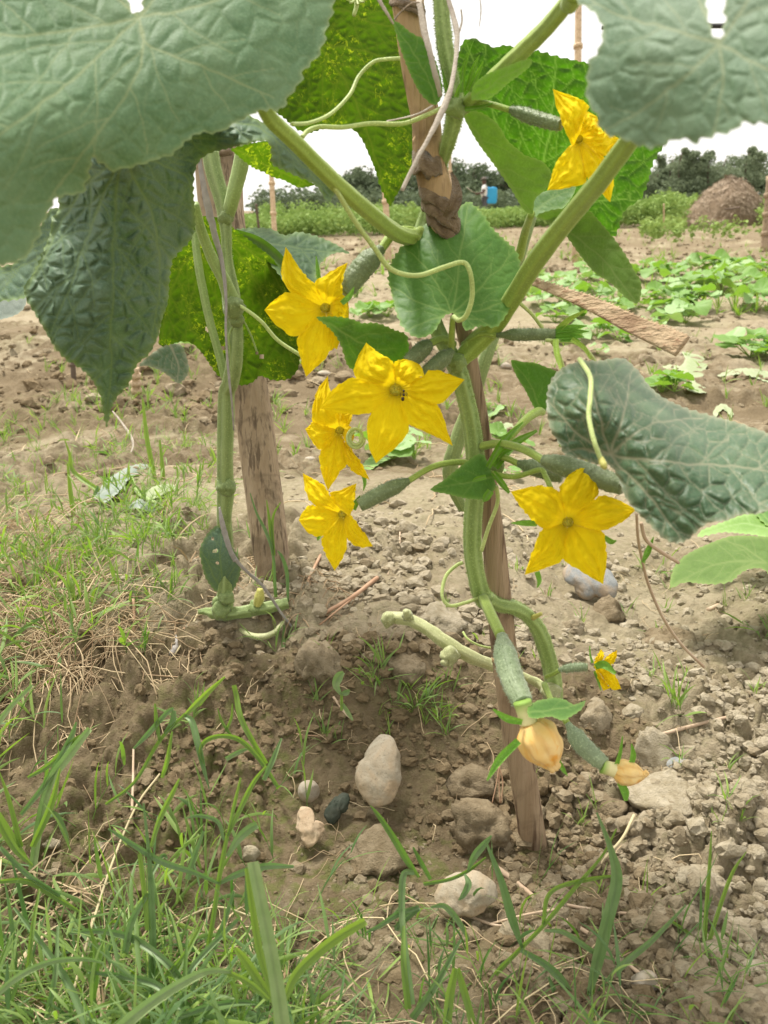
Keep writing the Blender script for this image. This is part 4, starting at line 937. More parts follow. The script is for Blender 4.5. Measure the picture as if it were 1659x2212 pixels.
leaf('leaf', L10, [[O10, (1290, 880), (1270, 785)], [O10, (1240, 930), (1190, 870)], [O10, (1350, 880), (1365, 800)], [O10, (1400, 920), (1520, 900)], [O10, (1460, 1000), (1620, 1010), (1800, 1050)], [O10, (1400, 1070), (1470, 1165)], [O10, (1260, 970), (1220, 975)]],
     [(1257, 780, .385), (1190, 890, .365), (1318, 985, .345), (1350, 775, .41), (1398, 828, .40), (1484, 885, .385), (1659, 935, .36), (1840, 1040, .33), (1659, 1100, .30), (1480, 1168, .31), (1372, 1100, .325), (1450, 1000, .318), (1300, 860, .345), (1430, 900, .350), (1250, 930, .350), (1560, 1050, .315)], M['leaf_dusty'], vine, 2.8, 4, 18, .0026, 40, 2.2, seed=11, secgap=90, terw=.75, n2=1.6, label='large dark puckered leaf with tan veins at the right edge')
leaf('leaf', [(1104, 779), (1130, 782), (1155, 784), (1180, 793), (1198, 800), (1212, 815), (1200, 840), (1190, 860), (1176, 894), (1160, 889), (1148, 870), (1134, 842), (1116, 813)], [[(1170, 888), (1150, 840), (1110, 782)]], [(1104, 779, .50), (1212, 815, .49), (1172, 892, .50)], M['leaf_mid'], vine, 2.6, 1.5, 12, .0004, 20, 1.6, seed=12, terw=.2, label='small bluish green leaf beside the stake')
leaf('leaf', [(930, 1058), (960, 1036), (994, 1008), (1015, 992), (1030, 982), (1046, 984), (1054, 1002), (1066, 1028), (1070, 1052), (1058, 1072), (1040, 1079), (1005, 1076), (970, 1068)], [[(1066, 1030), (1000, 1045), (932, 1058)]], [(930, 1058, .45), (1060, 1000, .462), (1045, 1078, .46)], M['leaf_mid'], vine, 2.4, 2, 12, .0004, 20, 1.6, seed=13, terw=.2, label='small pointed leaf in front of the stem node')
leaf('leaf', [(849, 46), (866, 52), (882, 66), (898, 76), (915, 84), (930, 105), (940, 128), (948, 152), (956, 188), (952, 214), (939, 227), (922, 217), (904, 196), (884, 155), (868, 114), (857, 78)], [[(945, 222), (915, 150), (852, 50)]], [(849, 46, .405), (948, 150, .40), (940, 226, .41), (884, 155, .41)], M['leaf_mid'], vine, 2.4, 2, 13, .0004, 20, 1.8, seed=14, terw=.2, label='narrow leaf lying across the top of the stake')
leaf('leaf', [(1018, 213), (1022, 186), (1034, 172), (1050, 161), (1070, 152), (1092, 145), (1112, 136), (1130, 130), (1149, 129), (1145, 143), (1118, 166), (1098, 180), (1080, 197), (1055, 214), (1035, 216)], [[(1018, 212), (1060, 185), (1148, 132)]], [(1018, 213, .395), (1149, 129, .345), (1080, 200, .375)], M['leaf_young'], vine, 2.2, 2, 11, .0004, 18, 1.8, seed=15, terw=.2, label='narrow folded young leaf above the young cucumber')
# growing tip and tiny bits at the top node
for k, pts in enumerate([[(1000, 200, .41, 6), (1000, 155, .408, 5), (1010, 112, .405, 1)], [(1008, 195, .405, 5), (1022, 150, .40, 5), (1036, 118, .398, 1)], [(1014, 198, .402, 6), (1032, 160, .398, 5), (1044, 132, .396, 1)], [(996, 190, .415, 3), (1012, 120, .41, 1.5), (1023, 88, .41, .5)],
        [(1004, 236, .41, 5), (1040, 232, .405, 5), (1065, 222, .40, 1)], [(975, 215, .412, 5), (962, 180, .41, 4), (955, 150, .41, 1)], [(985, 210, .402, 5), (992, 190, .40, 4), (1000, 170, .40, 1)],
        [(1054, 1010, .458, 6), (1080, 965, .455, 8), (1105, 935, .46, 6), (1130, 912, .465, 2)], [(1070, 1010, .46, 7), (1110, 960, .47, 9), (1160, 930, .48, 3)], [(1060, 1060, .452, 8), (1050, 1075, .45, 8), (1044, 1084, .45, 1)], [(1050, 1030, .45, 5), (1030, 1035, .447, 5), (1020, 1040, .447, 1)],
        [(1065, 1020, .46, 6), (1085, 1045, .455, 7), (1100, 1065, .45, 3)], [(1068, 1000, .462, 5), (1090, 975, .46, 5), (1120, 968, .46, 2)]]):
    ribbon('leaflet', pts, M['leaf_young'], vine, .5)
tube('petiole', [(1064, 1000, .465, 7), (1090, 960, .47, 8), (1130, 912, .475, 9), (1160, 890, .49, 10), (1172, 890, .497, 8)], M['petiole'], vine, 12, 6)
tube('petiole', [(1050, 1020, .465, 6), (1110, 1030, .455, 6), (1165, 1015, .44, 6), (1178, 1028, .435, 6), (1190, 1055, .43, 6)], M['petiole'], vine, 10, 6)
# young cucumbers
fruit(vine, (1102, 236), (1212, 270), .40, .385, 15, 'fruit', .02, [(1000, 226, .415), (1050, 224, .405), (1102, 238, .40)], r0=.8)
fruit(vine, (826, 535), (740, 632), .452, .45, 24, 'fruit', .02, [(905, 510, .462), (885, 498, .458), (850, 504, .455), (822, 540, .452)], r0=.7, sr=10)
fruit(vine, (884, 1038), (776, 1092), .452, .45, 17, 'fruit', .02, [(1020, 1004, .475), (990, 998, .47), (935, 1008, .46), (880, 1040, .452)], r0=.75, sr=7)
fruit(vine, (1072, 724), (1200, 722), .452, .445, 13, 'fruit', 0, [(1000, 745, .465), (1040, 722, .455), (1072, 724, .452)], r0=.6)
fruit(vine, (1172, 994), (1345, 1052), .425, .40, 23, 'fruit', -.02, [(1040, 964, .475), (1080, 958, .46), (1130, 970, .44), (1176, 996, .425)], r0=.9, sr=9, label='dark young cucumber passing behind the right flower')
fruit(vine, (1118, 1000), (1215, 1030), .46, .45, 17, 'fruit', 0, [(1068, 985, .465), (1095, 990, .462), (1120, 1002, .46)], r0=.7, sr=7)
fruit(vine, (930, 740), (880, 790), .45, .448, 18, 'fruit', .03, [(980, 745, .465), (955, 732, .458), (928, 742, .45)], r0=.9, sr=9)
fruit(vine, (978, 756), (915, 812), .452, .45, 17, 'fruit', .0, None, r0=.7)
fruit(vine, (1084, 1372), (1130, 1520), .435, .40, 26, 'fruit_pale', .05, [(1044, 1292, .50), (1062, 1330, .46), (1082, 1372, .437)], r0=.75, sr=12, label='pale young cucumber hanging in front of the stake')
fruit(vine, (1226, 1562), (1306, 1652), .455, .44, 19, 'fruit_pale', .06, [(1176, 1478, .53), (1195, 1520, .50), (1225, 1560, .457)], r0=.6, sr=7, label='curved young cucumber ending in a closed bud')
fruit(vine, (1206, 1448), (1270, 1441), .53, .525, 9, 'fruit_pale', -.04, [(1180, 1462, .54), (1195, 1456, .535), (1208, 1448, .53)], r0=.7, sr=5, label='small pale cucumber with a half-open flower')
# withered tip of the middle cucumber
for k, (a, b) in enumerate([((1196, 716), (1268, 704)), ((1196, 722), (1272, 716)), ((1196, 728), (1262, 728)), ((1200, 732), (1255, 736))]):
    ribbon('withered_petal', [(a[0], a[1], .444, 5), ((a[0]+b[0])/2, (a[1]+b[1])/2-2, .442, 7), (b[0], b[1], .44, 1)], M['sepal'], vine, .5)
for pts in ([(1205, 712, .445, 7), (1230, 690, .44, 6), (1262, 672, .435, 2)], [(1200, 732, .44, 6), (1203, 765, .435, 6), (1215, 805, .43, 3)], [(1235, 732, .44, 5), (1262, 752, .436, 5), (1276, 776, .434, 2)]): ribbon('leaflet', pts, M['stem_bright'], vine, .4)
# flowers
flower(vine, (855, 842), .435, [((791, 740), (771, 777), (818, 762), .004), ((892, 780), (872, 776), (908, 790), .006), ((1004, 820), (935, 798), (975, 850), .006), ((978, 963), (955, 895), (925, 935), -.004), ((812, 1001), (872, 950), (795, 955), -.006), ((690, 882), (745, 893), (722, 838), .002)],
       [(768, 817), (850, 785), (913, 812), (943, 875), (882, 915), (801, 890)], 17, seed=1, label='big six-petalled yellow flower in the middle with an ant at its throat')
flower(vine, (703, 665), .445, [((617, 533), (608, 590), (660, 595), .004), ((751, 567), (708, 590), (739, 612), .000), ((754, 688), (752, 650), (748, 692), .006), ((728, 755), (738, 722), (722, 752), .006), ((661, 814), (702, 775), (647, 768), -.003), ((571, 670), (600, 705), (592, 648), .0)],
       [(628, 632), (681, 613), (737, 636), (735, 695), (712, 752), (645, 726)], 14, seed=2, sepals=[[(690, 610, .45, 5), (686, 580, .45, 4), (683, 553, .45, 1)], [(738, 655, .44, 6), (755, 640, .438, 6), (765, 620, .437, 1)]], label='yellow flower high on the left of the vine with long upper and lower petals')
flower(vine, (734, 930), .455, [((708, 812), (682, 850), (716, 862), .004), ((762, 888), (745, 880), (760, 905), .004), ((752, 985), (765, 940), (762, 975), .006), ((799, 1037), (775, 990), (765, 1020), .002), ((708, 1060), (738, 1015), (692, 1010), -.004), ((659, 927), (675, 955), (670, 918), .0)],
       [(677, 912), (728, 890), (755, 920), (748, 960), (750, 1000), (694, 972)], 12, seed=3, sepals=[[(780, 1010, .46, 5), (788, 1040, .46, 4), (785, 1060, .46, 1)]], label='yellow flower half hidden behind the big middle flower')
flower(vine, (740, 1110), .45, [((654, 1022), (660, 1062), (690, 1042), .003), ((770, 1044), (735, 1058), (765, 1085), .0), ((806, 1180), (783, 1145), (775, 1182), .003), ((723, 1233), (746, 1195), (700, 1190), -.003), ((645, 1124), (668, 1153), (656, 1102), .0)],
       [(679, 1091), (712, 1066), (757, 1112), (750, 1162), (698, 1156)], 12, seed=4, sepals=[[(762, 1100, .455, 7), (770, 1085, .455, 6), (778, 1070, .455, 1)], [(690, 1155, .455, 5), (688, 1162, .455, 4), (686, 1168, .455, 1)]], label='lowest of the left yellow flowers with five narrow petals')
flower(vine, (1227, 1128), .405, [((1103, 1062), (1128, 1100), (1162, 1049), .004), ((1270, 1001), (1232, 1024), (1291, 1030), .004), ((1375, 1101), (1322, 1074), (1340, 1130), .002), ((1303, 1262), (1310, 1205), (1262, 1238), -.005), ((1133, 1242), (1182, 1226), (1152, 1185), -.003)],
       [(1173, 1141), (1207, 1062), (1288, 1076), (1300, 1146), (1218, 1206)], 15, seed=5, sepals=[[(1160, 1130, .412, 7), (1130, 1130, .413, 6), (1104, 1130, .414, 1)], [(1305, 1160, .412, 5), (1320, 1170, .412, 6), (1332, 1168, .412, 1)], [(1160, 1235, .41, 6), (1165, 1255, .41, 5), (1160, 1270, .41, 1)]], label='large clear five-petalled yellow star flower on the right')
flower(vine, (1250, 300), .385, [((1194, 192), (1205, 240), (1268, 222), .002), ((1290, 252), (1268, 240), (1296, 272), .0), ((1338, 300), (1308, 280), (1318, 325), .0), ((1318, 437), (1326, 385), (1292, 410), -.002), ((1182, 411), (1225, 406), (1204, 348), -.002)],
       [(1234, 312), (1264, 248), (1300, 288), (1306, 338), (1268, 386)], 12, seed=6, label='yellow flower in the upper right against the netted leaf')
flower(vine, (1287, 1440), .522, [((1298, 1402), (1287, 1420), (1305, 1412), .002), ((1333, 1404), (1310, 1418), (1330, 1425), -.003), ((1342, 1488), (1330, 1462), (1325, 1490), -.005), ((1303, 1492), (1318, 1486), (1293, 1470), .0)],
       [(1283, 1432), (1300, 1430), (1310, 1445), (1312, 1480)], 6, seed=7, sepals=[[(1285, 1440, .52, 6), (1305, 1436, .515, 9), (1330, 1455, .512, 3)], [(1280, 1432, .52, 3), (1275, 1415, .52, 2), (1274, 1395, .52, 1)], [(1284, 1450, .52, 3), (1292, 1470, .52, 3), (1298, 1492, .52, 1)]], label='small half-open yellow flower near the soil')
# closed withered buds
def bud(c0, c1, d, r, neck, label):
    pts = []; c0 = np.array(c0, float); c1 = np.array(c1, float); o = bpy.data.objects.new('flower', None); COL.objects.link(o); o.parent = vine
    o.location = Vector(P(*c0, d))-abs_loc(vine); o['label'] = label
    t = np.linspace(0, 1, 8); pr = [.55, .85, 1, 1.02, .95, .8, .55, .25]
    C, rad = pxline([(*(c0+(c1-c0)*a), d, r*p) for a, p in zip(t, pr)], 6)
    V, Fs, u = sweep(C, rad, 40, lambda ph, uu: 1+.07*np.abs(np.cos(4*ph+3*uu))+.12*(vn(ph*2, uu*5+0*ph, 8)-.5)); ph = np.tile(np.linspace(0, 2*np.pi, 40, endpoint=False), len(C)); ph = np.r_[ph, 0, 0]
    mk('petal', V, Fs, M['petal_withered'], o, attrs={'vein': np.exp(-((np.cos(8*ph+3*u)-1)/.25)**2), 'u': u})
    tube('calyx', [(*neck[0], d, neck[2]), (*((np.array(neck[0])+neck[1])/2), d, neck[2]*.95), (*neck[1], d, neck[2]*1.05)], M['calyx_cream'], o, 14, 6)
    for k in range(3):
        q = P(c1[0]-4+4*k, c1[1]-3*k, d-.002); V, Fc = lump(I2, 90+k, .5, 2, .3, 0); mk('withered_tip', V*r*.24*d/F+q, Fc, M['petal_withered'], o, attrs={'vein': np.full(len(V), .7), 'u': np.ones(len(V))})
    return o
o = bud((1146, 1562), (1196, 1658), .395, 44, ((1128, 1515), (1142, 1562), 20), 'withered cream and orange flower hanging closed in front of the stake')
ribbon('sepal', [(1128, 1560, .39, 6), (1095, 1552, .388, 8), (1065, 1532, .386, 2)], M['sepal'], o, .4); ribbon('sepal', [(1120, 1600, .388, 8), (1080, 1640, .385, 9), (1052, 1686, .383, 2)], M['sepal'], o, .4); ribbon('sepal', [(1205, 1640, .40, 4), (1215, 1660, .40, 5), (1226, 1676, .40, 1)], M['sepal'], o, .4)
leaf('leaf', [(1140, 1528), (1160, 1514), (1180, 1510), (1200, 1507), (1222, 1512), (1240, 1522), (1264, 1514), (1256, 1532), (1236, 1546), (1215, 1556), (1190, 1548), (1160, 1552), (1142, 1548)], [[(1142, 1540), (1200, 1532), (1260, 1518)]], [(1140, 1530, .39), (1264, 1514, .40), (1200, 1556, .378)], M['leaf_mid'], vine, 2.4, 2, 12, .0004, 20, 1.6, seed=16, terw=.1)
o = bud((1326, 1664), (1392, 1676), .44, 26, ((1300, 1655), (1330, 1664), 16), 'small closed cream bud with orange tip lying low on the right')
for pts in ([(1332, 1652, .438, 5), (1340, 1625, .436, 4), (1345, 1590, .435, 1)], [(1364, 1650, .438, 6), (1368, 1630, .437, 6), (1364, 1606, .436, 1)], [(1338, 1690, .438, 6), (1350, 1710, .437, 9), (1352, 1730, .436, 4)]): ribbon('sepal', pts, M['sepal'], o, .4)
# tendrils
T = lambda pts, r=4.0, m='tendril', par=None: tube('tendril', [(*p, r) if len(p) == 3 else p for p in pts], M[m], par or vine, 8, 10, (0, 0), .02)
T([(865, 126, .40), (835, 128, .40), (805, 135, .40), (775, 165, .40), (755, 205, .395), (715, 245, .385), (670, 265, .37), (630, 268, .345)], 4)
T([(965, 228, .415), (925, 247, .41), (870, 267, .405), (800, 267, .40), (740, 275, .39), (690, 274, .385), (665, 283, .38), (652, 297, .375)], 5)
T([(690, 348, .35), (720, 400, .36), (765, 475, .375), (812, 540, .385), (838, 576, .39), (870, 592, .395), (910, 594, .40), (960, 577, .405), (1000, 567, .41), (1016, 590, .41), (1020, 640, .415), (1008, 680, .42), (992, 692, .425), (980, 684, .43)], 5.5)
T([(1252, 776, .37), (1275, 815, .345), (1275, 860, .33), (1272, 900, .325), (1284, 955, .32), (1302, 1002, .32)], 5.5)
T([(1112, 645, .44), (1150, 680, .45), (1175, 715, .46), (1205, 760, .47), (1222, 812, .48)], 4)
T([(1180, 735, .44), (1240, 740, .45), (1270, 760, .46), (1290, 790, .47)], 4)
T([(1072, 1050, .465), (1075, 1085, .47), (1055, 1140, .475), (1040, 1190, .48)], 4.5)
T([(1038, 1290, .50), (1005, 1302, .495), (970, 1308, .49), (955, 1285, .49), (963, 1245, .495), (985, 1222, .50), (1000, 1215, .50)], 4)
T([(1070, 1400, .55), (1050, 1398, .548), (1030, 1392, .547), (1010, 1380, .547), (1000, 1365, .55)], 2.5)
T([(820+22*math.cos(a)*(1-a/30), 950+26*math.sin(a)*(1-a/30)*1., .45+.0008*a) for a in np.arange(2.6, 13, .55)][::-1] , 3.5)
T([(768+20*math.cos(a)*(1-a/22), 945+24*math.sin(a)*(1-a/22), .448) for a in np.arange(0, 11, .6)], 3.6)
T([(1375, 1110, .40), (1378, 1160, .42), (1385, 1200, .44), (1400, 1260, .47), (1430, 1330, .50), (1470, 1390, .53), (1520, 1440, .56)], 3.2, 'root')
T([(1385, 1130, .41), (1395, 1165, .42), (1425, 1190, .44), (1465, 1215, .46)], 4.2, 'root')
ribbon('leaflet', [(1388, 1215, .43, 3), (1400, 1190, .43, 7), (1412, 1160, .43, 1)], M['sepal'], vine, .4)
T([(1300, 1002, .32, 7), (1298, 990, .32, 6), (1304, 1004, .318, 8), (1308, 1012, .317, 5)], 6, 'stem_yellow')
tube('petiole', [(764, 34, .46, 4), (770, 14, .46, 5), (772, -10, .46, 8)], M['tendril'], vine, 10, 5)
for dx, dy in ((-22, -2), (-14, 6), (4, 10), (16, 4), (24, -4)): T([(770, -4, .458), (770+dx*.6, 2+dy*.4, .456), (770+dx, dy, .455)], 2.2)
# ant at the throat
ao = thing('ant', 'tiny dark ant beside the green throat of the middle flower', 'insect', P(871, 857, .432))
for x, y, r_, nm in ((872, 845, 2.6, 'head'), (872, 853, 2.6, 'thorax'), (870, 862, 3.8, 'abdomen')):
    V, Fc = I2; mk(nm, V*np.array([1, 1, 1.3])*r_*.432/F+P(x, y, .431), Fc, M['ant'], ao)
for k in range(6): tube('leg', [(872, 850+2*(k//2), .431, .5), (872+(-1)**k*6, 848+3*(k//2), .4305, .5), (872+(-1)**k*8, 853+3*(k//2), .4315, .4)], M['ant'], ao, 4, 3)

# ================================================================== left vine
def GG(pts, off): return [(x, y, gd(x, y)-off-r_*.8*.7/F, r_) for x, y, r_ in pts]
vb = gpt(490, 1325)[0]
v2 = thing('cucumber_vine', 'cucumber vine without flowers climbing in front of the wooden post on the left', 'cucumber plant', vb, 'cucumber vines tied to stakes')
so = Soup()
pts = [(455, 330, .60, 17), (465, 380, .60, 17), (482, 440, .60, 16), (488, 490, .60, 12), (492, 560, .605, 10), (500, 640, .61, 18), (507, 700, .615, 17), (508, 760, .62, 17), (500, 820, .63, 16), (490, 850, .64, 16), (489, 920, .65, 17), (487, 1000, .66, 16), (488, 1060, .67, 17), (485, 1120, .68, 15), (490, 1180, .69, 14), (488, 1250, .695, 13), (486, 1312, gd(485, 1325)-.03, 19)]
C, rr_ = pxline(pts, 8); V, Fs, u = sweep(C, rr_, 30, ribs(5, .14, .07, 13)); so.add(V, Fs, ribtone(len(V), 30, 5)); hairs('', pts, 30, so); so.build('stem', M['stem_dull'], v2)
tube('petiole', [(420, 440, .56, 10), (436, 500, .575, 11), (460, 560, .59, 12), (485, 605, .60, 14), (502, 650, .61, 18), (508, 670, .613, 18)], M['stem'], v2, 14, 8, (5, .08))
tube('petiole', [(530, 300, .58, 15), (520, 360, .585, 16), (505, 420, .59, 15), (492, 470, .60, 13)], M['stem'], v2, 14, 8, (5, .10))
tube('petiole', [(420, 500, .625, 8), (430, 580, .625, 9), (450, 680, .63, 9), (472, 760, .635, 9), (488, 820, .64, 10)], M['stem'], v2, 12, 8, (5, .08))
GS = GG([(428, 1322, 5), (442, 1320, 7), (462, 1324, 12), (485, 1326, 14), (520, 1322, 13), (560, 1315, 13), (600, 1307, 12), (622, 1302, 12)], .026)
dB = GS[3][2]
tube('stem', GS, M['stem_dull'], v2, 20, 8, (5, .12), .12, label='thick green lower stem lying on the mound')
tube('stem', GG([(500, 1346, 4), (530, 1368, 6), (560, 1376, 7), (590, 1368, 6), (612, 1345, 5)], .010), M['stem_old'], v2, 12, 8, (4, .08), label='yellowish curved shoot on the soil')
tube('stub', [(555, 1308, GS[5][2]-.004, 9), (560, 1290, GS[5][2]-.006, 11), (562, 1272, GS[5][2]-.008, 6)], M['stem_yellow'], v2, 10, 5, (3, .1))
for k, (x, y, d, r_) in enumerate([(478, 1318, dB-.006, 22), (490, 1290, dB-.012, 16), (488, 1050, .665, 19), (504, 662, .605, 21), (508, 690, .61, 18), (487, 470, .598, 16), (552, 1312, GS[5][2], 17), (470, 1300, dB-.006, 12)]): knob(x, y, d, r_, 'stem_dull', v2, 30+k, amp=.45)
T([(505, 655, .605), (530, 668, .60), (565, 695, .60), (600, 735, .605), (650, 768, .61)], 4, 'tendril', v2)
T([(500, 800, .62), (498, 760, .615), (496, 720, .61), (520, 690, .61), (540, 720, .615), (555, 760, .62)], 2.2, 'stem', v2)
# puckered hanging leaf
L3 = [(128, 452), (112, 470), (108, 505), (92, 545), (72, 590), (52, 620), (58, 650), (72, 672), (90, 702), (115, 745), (140, 775), (165, 790), (188, 808), (206, 832), (218, 860), (222, 885), (229, 921), (236, 905), (242, 878), (258, 852), (278, 830), (298, 785), (322, 765), (342, 725), (350, 690), (362, 655), (366, 610), (372, 565), (392, 540), (408, 524), (420, 500), (421, 460), (418, 415), (420, 375), (430, 349), (453, 331), (497, 320), (526, 312), (552, 306), (579, 307), (586, 330), (587, 354), (628, 375), (675, 396), (692, 412), (708, 437), (722, 416), (700, 385), (680, 355), (655, 328), (625, 298), (590, 275), (555, 258), (520, 240), (430, 200), (300, 190), (180, 260), (120, 360)]
O3 = (262, 330)
leaf('leaf', L3, [[O3, (247, 480), (243, 640), (240, 770), (229, 915)], [O3, (170, 420), (90, 560), (60, 620)], [O3, (200, 480), (150, 620), (110, 720)], [O3, (330, 470), (345, 600), (330, 730)], [O3, (400, 380), (418, 480)], [O3, (420, 280), (560, 275), (715, 420)], [O3, (380, 300), (500, 300)]],
     [(128, 452, .40), (52, 620, .395), (229, 921, .43), (243, 640, .385), (350, 690, .415), (420, 500, .44), (420, 400, .42), (497, 300, .40), (579, 300, .41), (715, 430, .48), (600, 275, .44), (262, 330, .36), (400, 230, .40), (150, 300, .38), (300, 500, .385), (453, 335, .425)], M['leaf_dark'], v2, 2.6, 4, 17, .0034, 32, 2.4, seed=21, secgap=90, terw=.5, n2=.9, label='dark puckered leaf hanging down in front of the post')
leaf('leaf', [(500, 322), (526, 314), (552, 308), (581, 305), (590, 330), (592, 350), (640, 376), (678, 398), (662, 404), (645, 405), (628, 397), (610, 388), (590, 383), (570, 372), (548, 363), (532, 352), (512, 335)], [[(505, 322), (560, 350), (670, 400)]], [(500, 322, .435), (581, 305, .44), (678, 400, .485), (590, 383, .46)], M['leaf_backlit'], v2, 2.4, 3, 12, .0005, 18, 1.8, seed=22, label='underside of the folded puckered leaf')
# mottled backlit leaf
L13 = [(372, 500), (420, 470), (470, 470), (520, 505), (560, 535), (590, 560), (612, 600), (634, 640), (648, 690), (650, 750), (644, 795), (628, 816), (606, 822), (585, 820), (562, 812), (548, 824), (528, 832), (500, 828), (472, 812), (455, 790), (436, 762), (415, 742), (392, 738), (366, 744), (344, 745), (346, 705), (352, 660), (362, 600), (366, 550)]
leaf('leaf', L13, [[(470, 480), (500, 620), (520, 825)], [(470, 480), (560, 620), (640, 790)], [(470, 480), (420, 620), (400, 735)], [(470, 480), (380, 600), (348, 735)], [(470, 480), (580, 580), (645, 700)]],
     [(344, 740, .66), (470, 480, .62), (640, 700, .67), (520, 830, .67), (366, 550, .64)], M['leaf_backlit'], v2, 3.0, 3, 13, .0012, 28, 2.2, seed=23, under=True, holes=((447, 712, 5), (462, 734, 4), (566, 770, 5), (555, 763, 3), (482, 752, 4), (436, 776, 3)), label='dark mottled leaf with holes letting light through beside the post')
leaf('leaf', [(506, 498), (543, 492), (585, 494), (614, 508), (644, 501), (684, 510), (726, 528), (756, 548), (734, 545), (711, 552), (694, 568), (682, 592), (690, 640), (670, 660), (630, 630), (600, 590), (560, 545), (520, 515)], [[(506, 500), (600, 530), (750, 547)], [(506, 500), (600, 560), (670, 640)]],
     [(506, 498, .66), (585, 494, .72), (756, 548, .74), (690, 620, .66), (600, 560, .66), (644, 502, .74)], M['leaf_crinkled'], v2, 2.4, 4, 15, .0040, 22, 2., seed=24, secgap=30, terw=.4, label='crinkled dark leaf right of the post')
ribbon('leaf_edge', [(506, 500, .65, 6), (560, 525, .65, 12), (610, 570, .645, 12), (655, 640, .64, 8), (668, 680, .64, 2)], M['leaf_under'], v2, .4)
leaf('leaf', [(474, 1134), (455, 1145), (442, 1162), (431, 1188), (436, 1220), (444, 1248), (464, 1276), (485, 1280), (503, 1275), (516, 1248), (520, 1220), (510, 1195), (498, 1175), (490, 1150)], [[(480, 1278), (475, 1200), (476, 1138)], [(480, 1278), (450, 1220), (436, 1190)], [(480, 1278), (505, 1230), (516, 1215)]],
     [(474, 1134, .68), (431, 1190, .675), (520, 1220, .68), (480, 1276, .70)], M['leaf_dark'], v2, 1.8, 2, 12, .0005, 18, 1.4, seed=25, holes=((460, 1164, 3.5), (466, 1190, 4.5), (470, 1216, 4), (462, 1192, 3)), label='small drooping leaf with holes at the base of the left vine')

leaf('leaf', [(0, 575), (40, 560), (80, 500), (112, 450), (150, 470), (140, 560), (110, 600), (60, 640), (10, 650), (-80, 640), (-140, 560), (-60, 540)], [[(140, 480), (80, 560), (-80, 620)], [(140, 480), (60, 540), (-100, 560)]], [(0, 575, .62), (112, 450, .60), (60, 640, .60), (-140, 560, .62)], M['leaf_dark'], v2, 3.2, 5, 15, .0018, 26, 2., seed=26, label='dark crinkled leaf at the far left behind the hanging leaf')
leaf('leaf', [(-60, 625), (-20, 612), (20, 620), (48, 632), (58, 645), (50, 668), (30, 682), (0, 690), (-40, 692), (-90, 670)], [[(55, 645), (0, 650), (-80, 655)]], [(-60, 625, .7), (58, 645, .68), (0, 690, .68)], M['leaf_grey'], v2, 3, 2, 12, .0005, 24, 2., seed=27, label='grey leaf at the left edge')
leaf('leaf', [(362, 742), (390, 745), (400, 760), (408, 795), (402, 815), (385, 828), (368, 815), (345, 800), (318, 790), (300, 790), (320, 770)], [[(362, 742), (385, 780), (385, 825)]], [(362, 742, .9), (408, 800, .9), (300, 790, .9)], M['leaf_dusty'], v2, 2.6, 2, 12, .0012, 18, 2., seed=28, label='pale bluish leaf behind the hanging leaf tip')
# ================================================================== stakes, post and ties
foot = P(1152, 1832, .580)
st = thing('bamboo_stake', 'near split bamboo stake in the hollow that carries the flowering vine', 'stake', foot)
ctl = [(850, -220, 37), (872, -60, 36), (886, 40, 35), (902, 160, 33), (920, 260, 32), (926, 340, 34), (944, 420, 36), (958, 470, 33), (975, 560, 26), (992, 660, 21), (1004, 720, 18), (1018, 790, 17), (1034, 880, 18), (1046, 980, 20), (1058, 1080, 22), (1068, 1180, 26), (1078, 1290, 28), (1088, 1390, 29), (1100, 1490, 29), (1116, 1600, 29), (1134, 1700, 30), (1148, 1790, 30), (1156, 1850, 31), (1160, 1900, 30)]
def stake_shape(ph, u): return 1/np.maximum(np.abs(np.cos(ph))**1.6/1.0+np.abs(np.sin(ph))**3, .6)**.35*.97+.03*np.cos(7*ph)+.05*(vn(u*25+0*ph, ph*1.5+0*u, 3)-.5)
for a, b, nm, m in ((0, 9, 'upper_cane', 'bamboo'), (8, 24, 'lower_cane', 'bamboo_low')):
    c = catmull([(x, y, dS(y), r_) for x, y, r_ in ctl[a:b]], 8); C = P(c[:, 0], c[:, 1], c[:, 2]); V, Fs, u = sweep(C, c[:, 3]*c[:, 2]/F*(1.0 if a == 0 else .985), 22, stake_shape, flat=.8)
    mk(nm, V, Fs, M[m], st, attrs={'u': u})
for y, w_ in ((300, 33), (1420, 31)):
    x = np.interp(y, [c[1] for c in ctl], [c[0] for c in ctl]); C = P([x-1, x+1], [y-5, y+5], [dS(y), dS(y)]); V, Fs, u = sweep(np.vstack([C[0], C.mean(0), C[1]]), w_*dS(y)/F, 20, stake_shape, flat=.8); mk('node_ring', V, Fs, M['bamboo'], st)
fb = gpt(590, 1262)[0]; db = fb[1]*cp+(H-fb[2])*sp
po = thing('wooden_post', 'thick weathered split post behind the left vine', 'post', fb)
def dP(y): return 1/(1/.70+(1/(db+.004)-1/.70)*y/1262.)
pc = [(452, 120, 50), (462, 240, 50), (470, 330, 50), (478, 450, 49), (492, 560, 47), (508, 680, 45), (528, 790, 42), (548, 900, 41), (564, 1020, 40.5), (578, 1130, 40), (590, 1230, 37), (596, 1290, 34)]
c = catmull([(x, y, dP(y)+.008, r_) for x, y, r_ in pc], 10); C = P(c[:, 0], c[:, 1], c[:, 2])
def post_shape(ph, u): return 1/(np.abs(np.cos(ph))**4+np.abs(np.sin(ph))**4)**.25 * .96 - .10*np.exp(-((np.mod(ph-R(200)+.06*np.sin(u*9)+np.pi, 2*np.pi)-np.pi)/.05)**2) - .08*np.exp(-((np.mod(ph-R(222)+.05*np.sin(u*14)+np.pi, 2*np.pi)-np.pi)/.04)**2) + .03*(vn(u*14+0*ph, ph*3+0*u, 4)-.5)
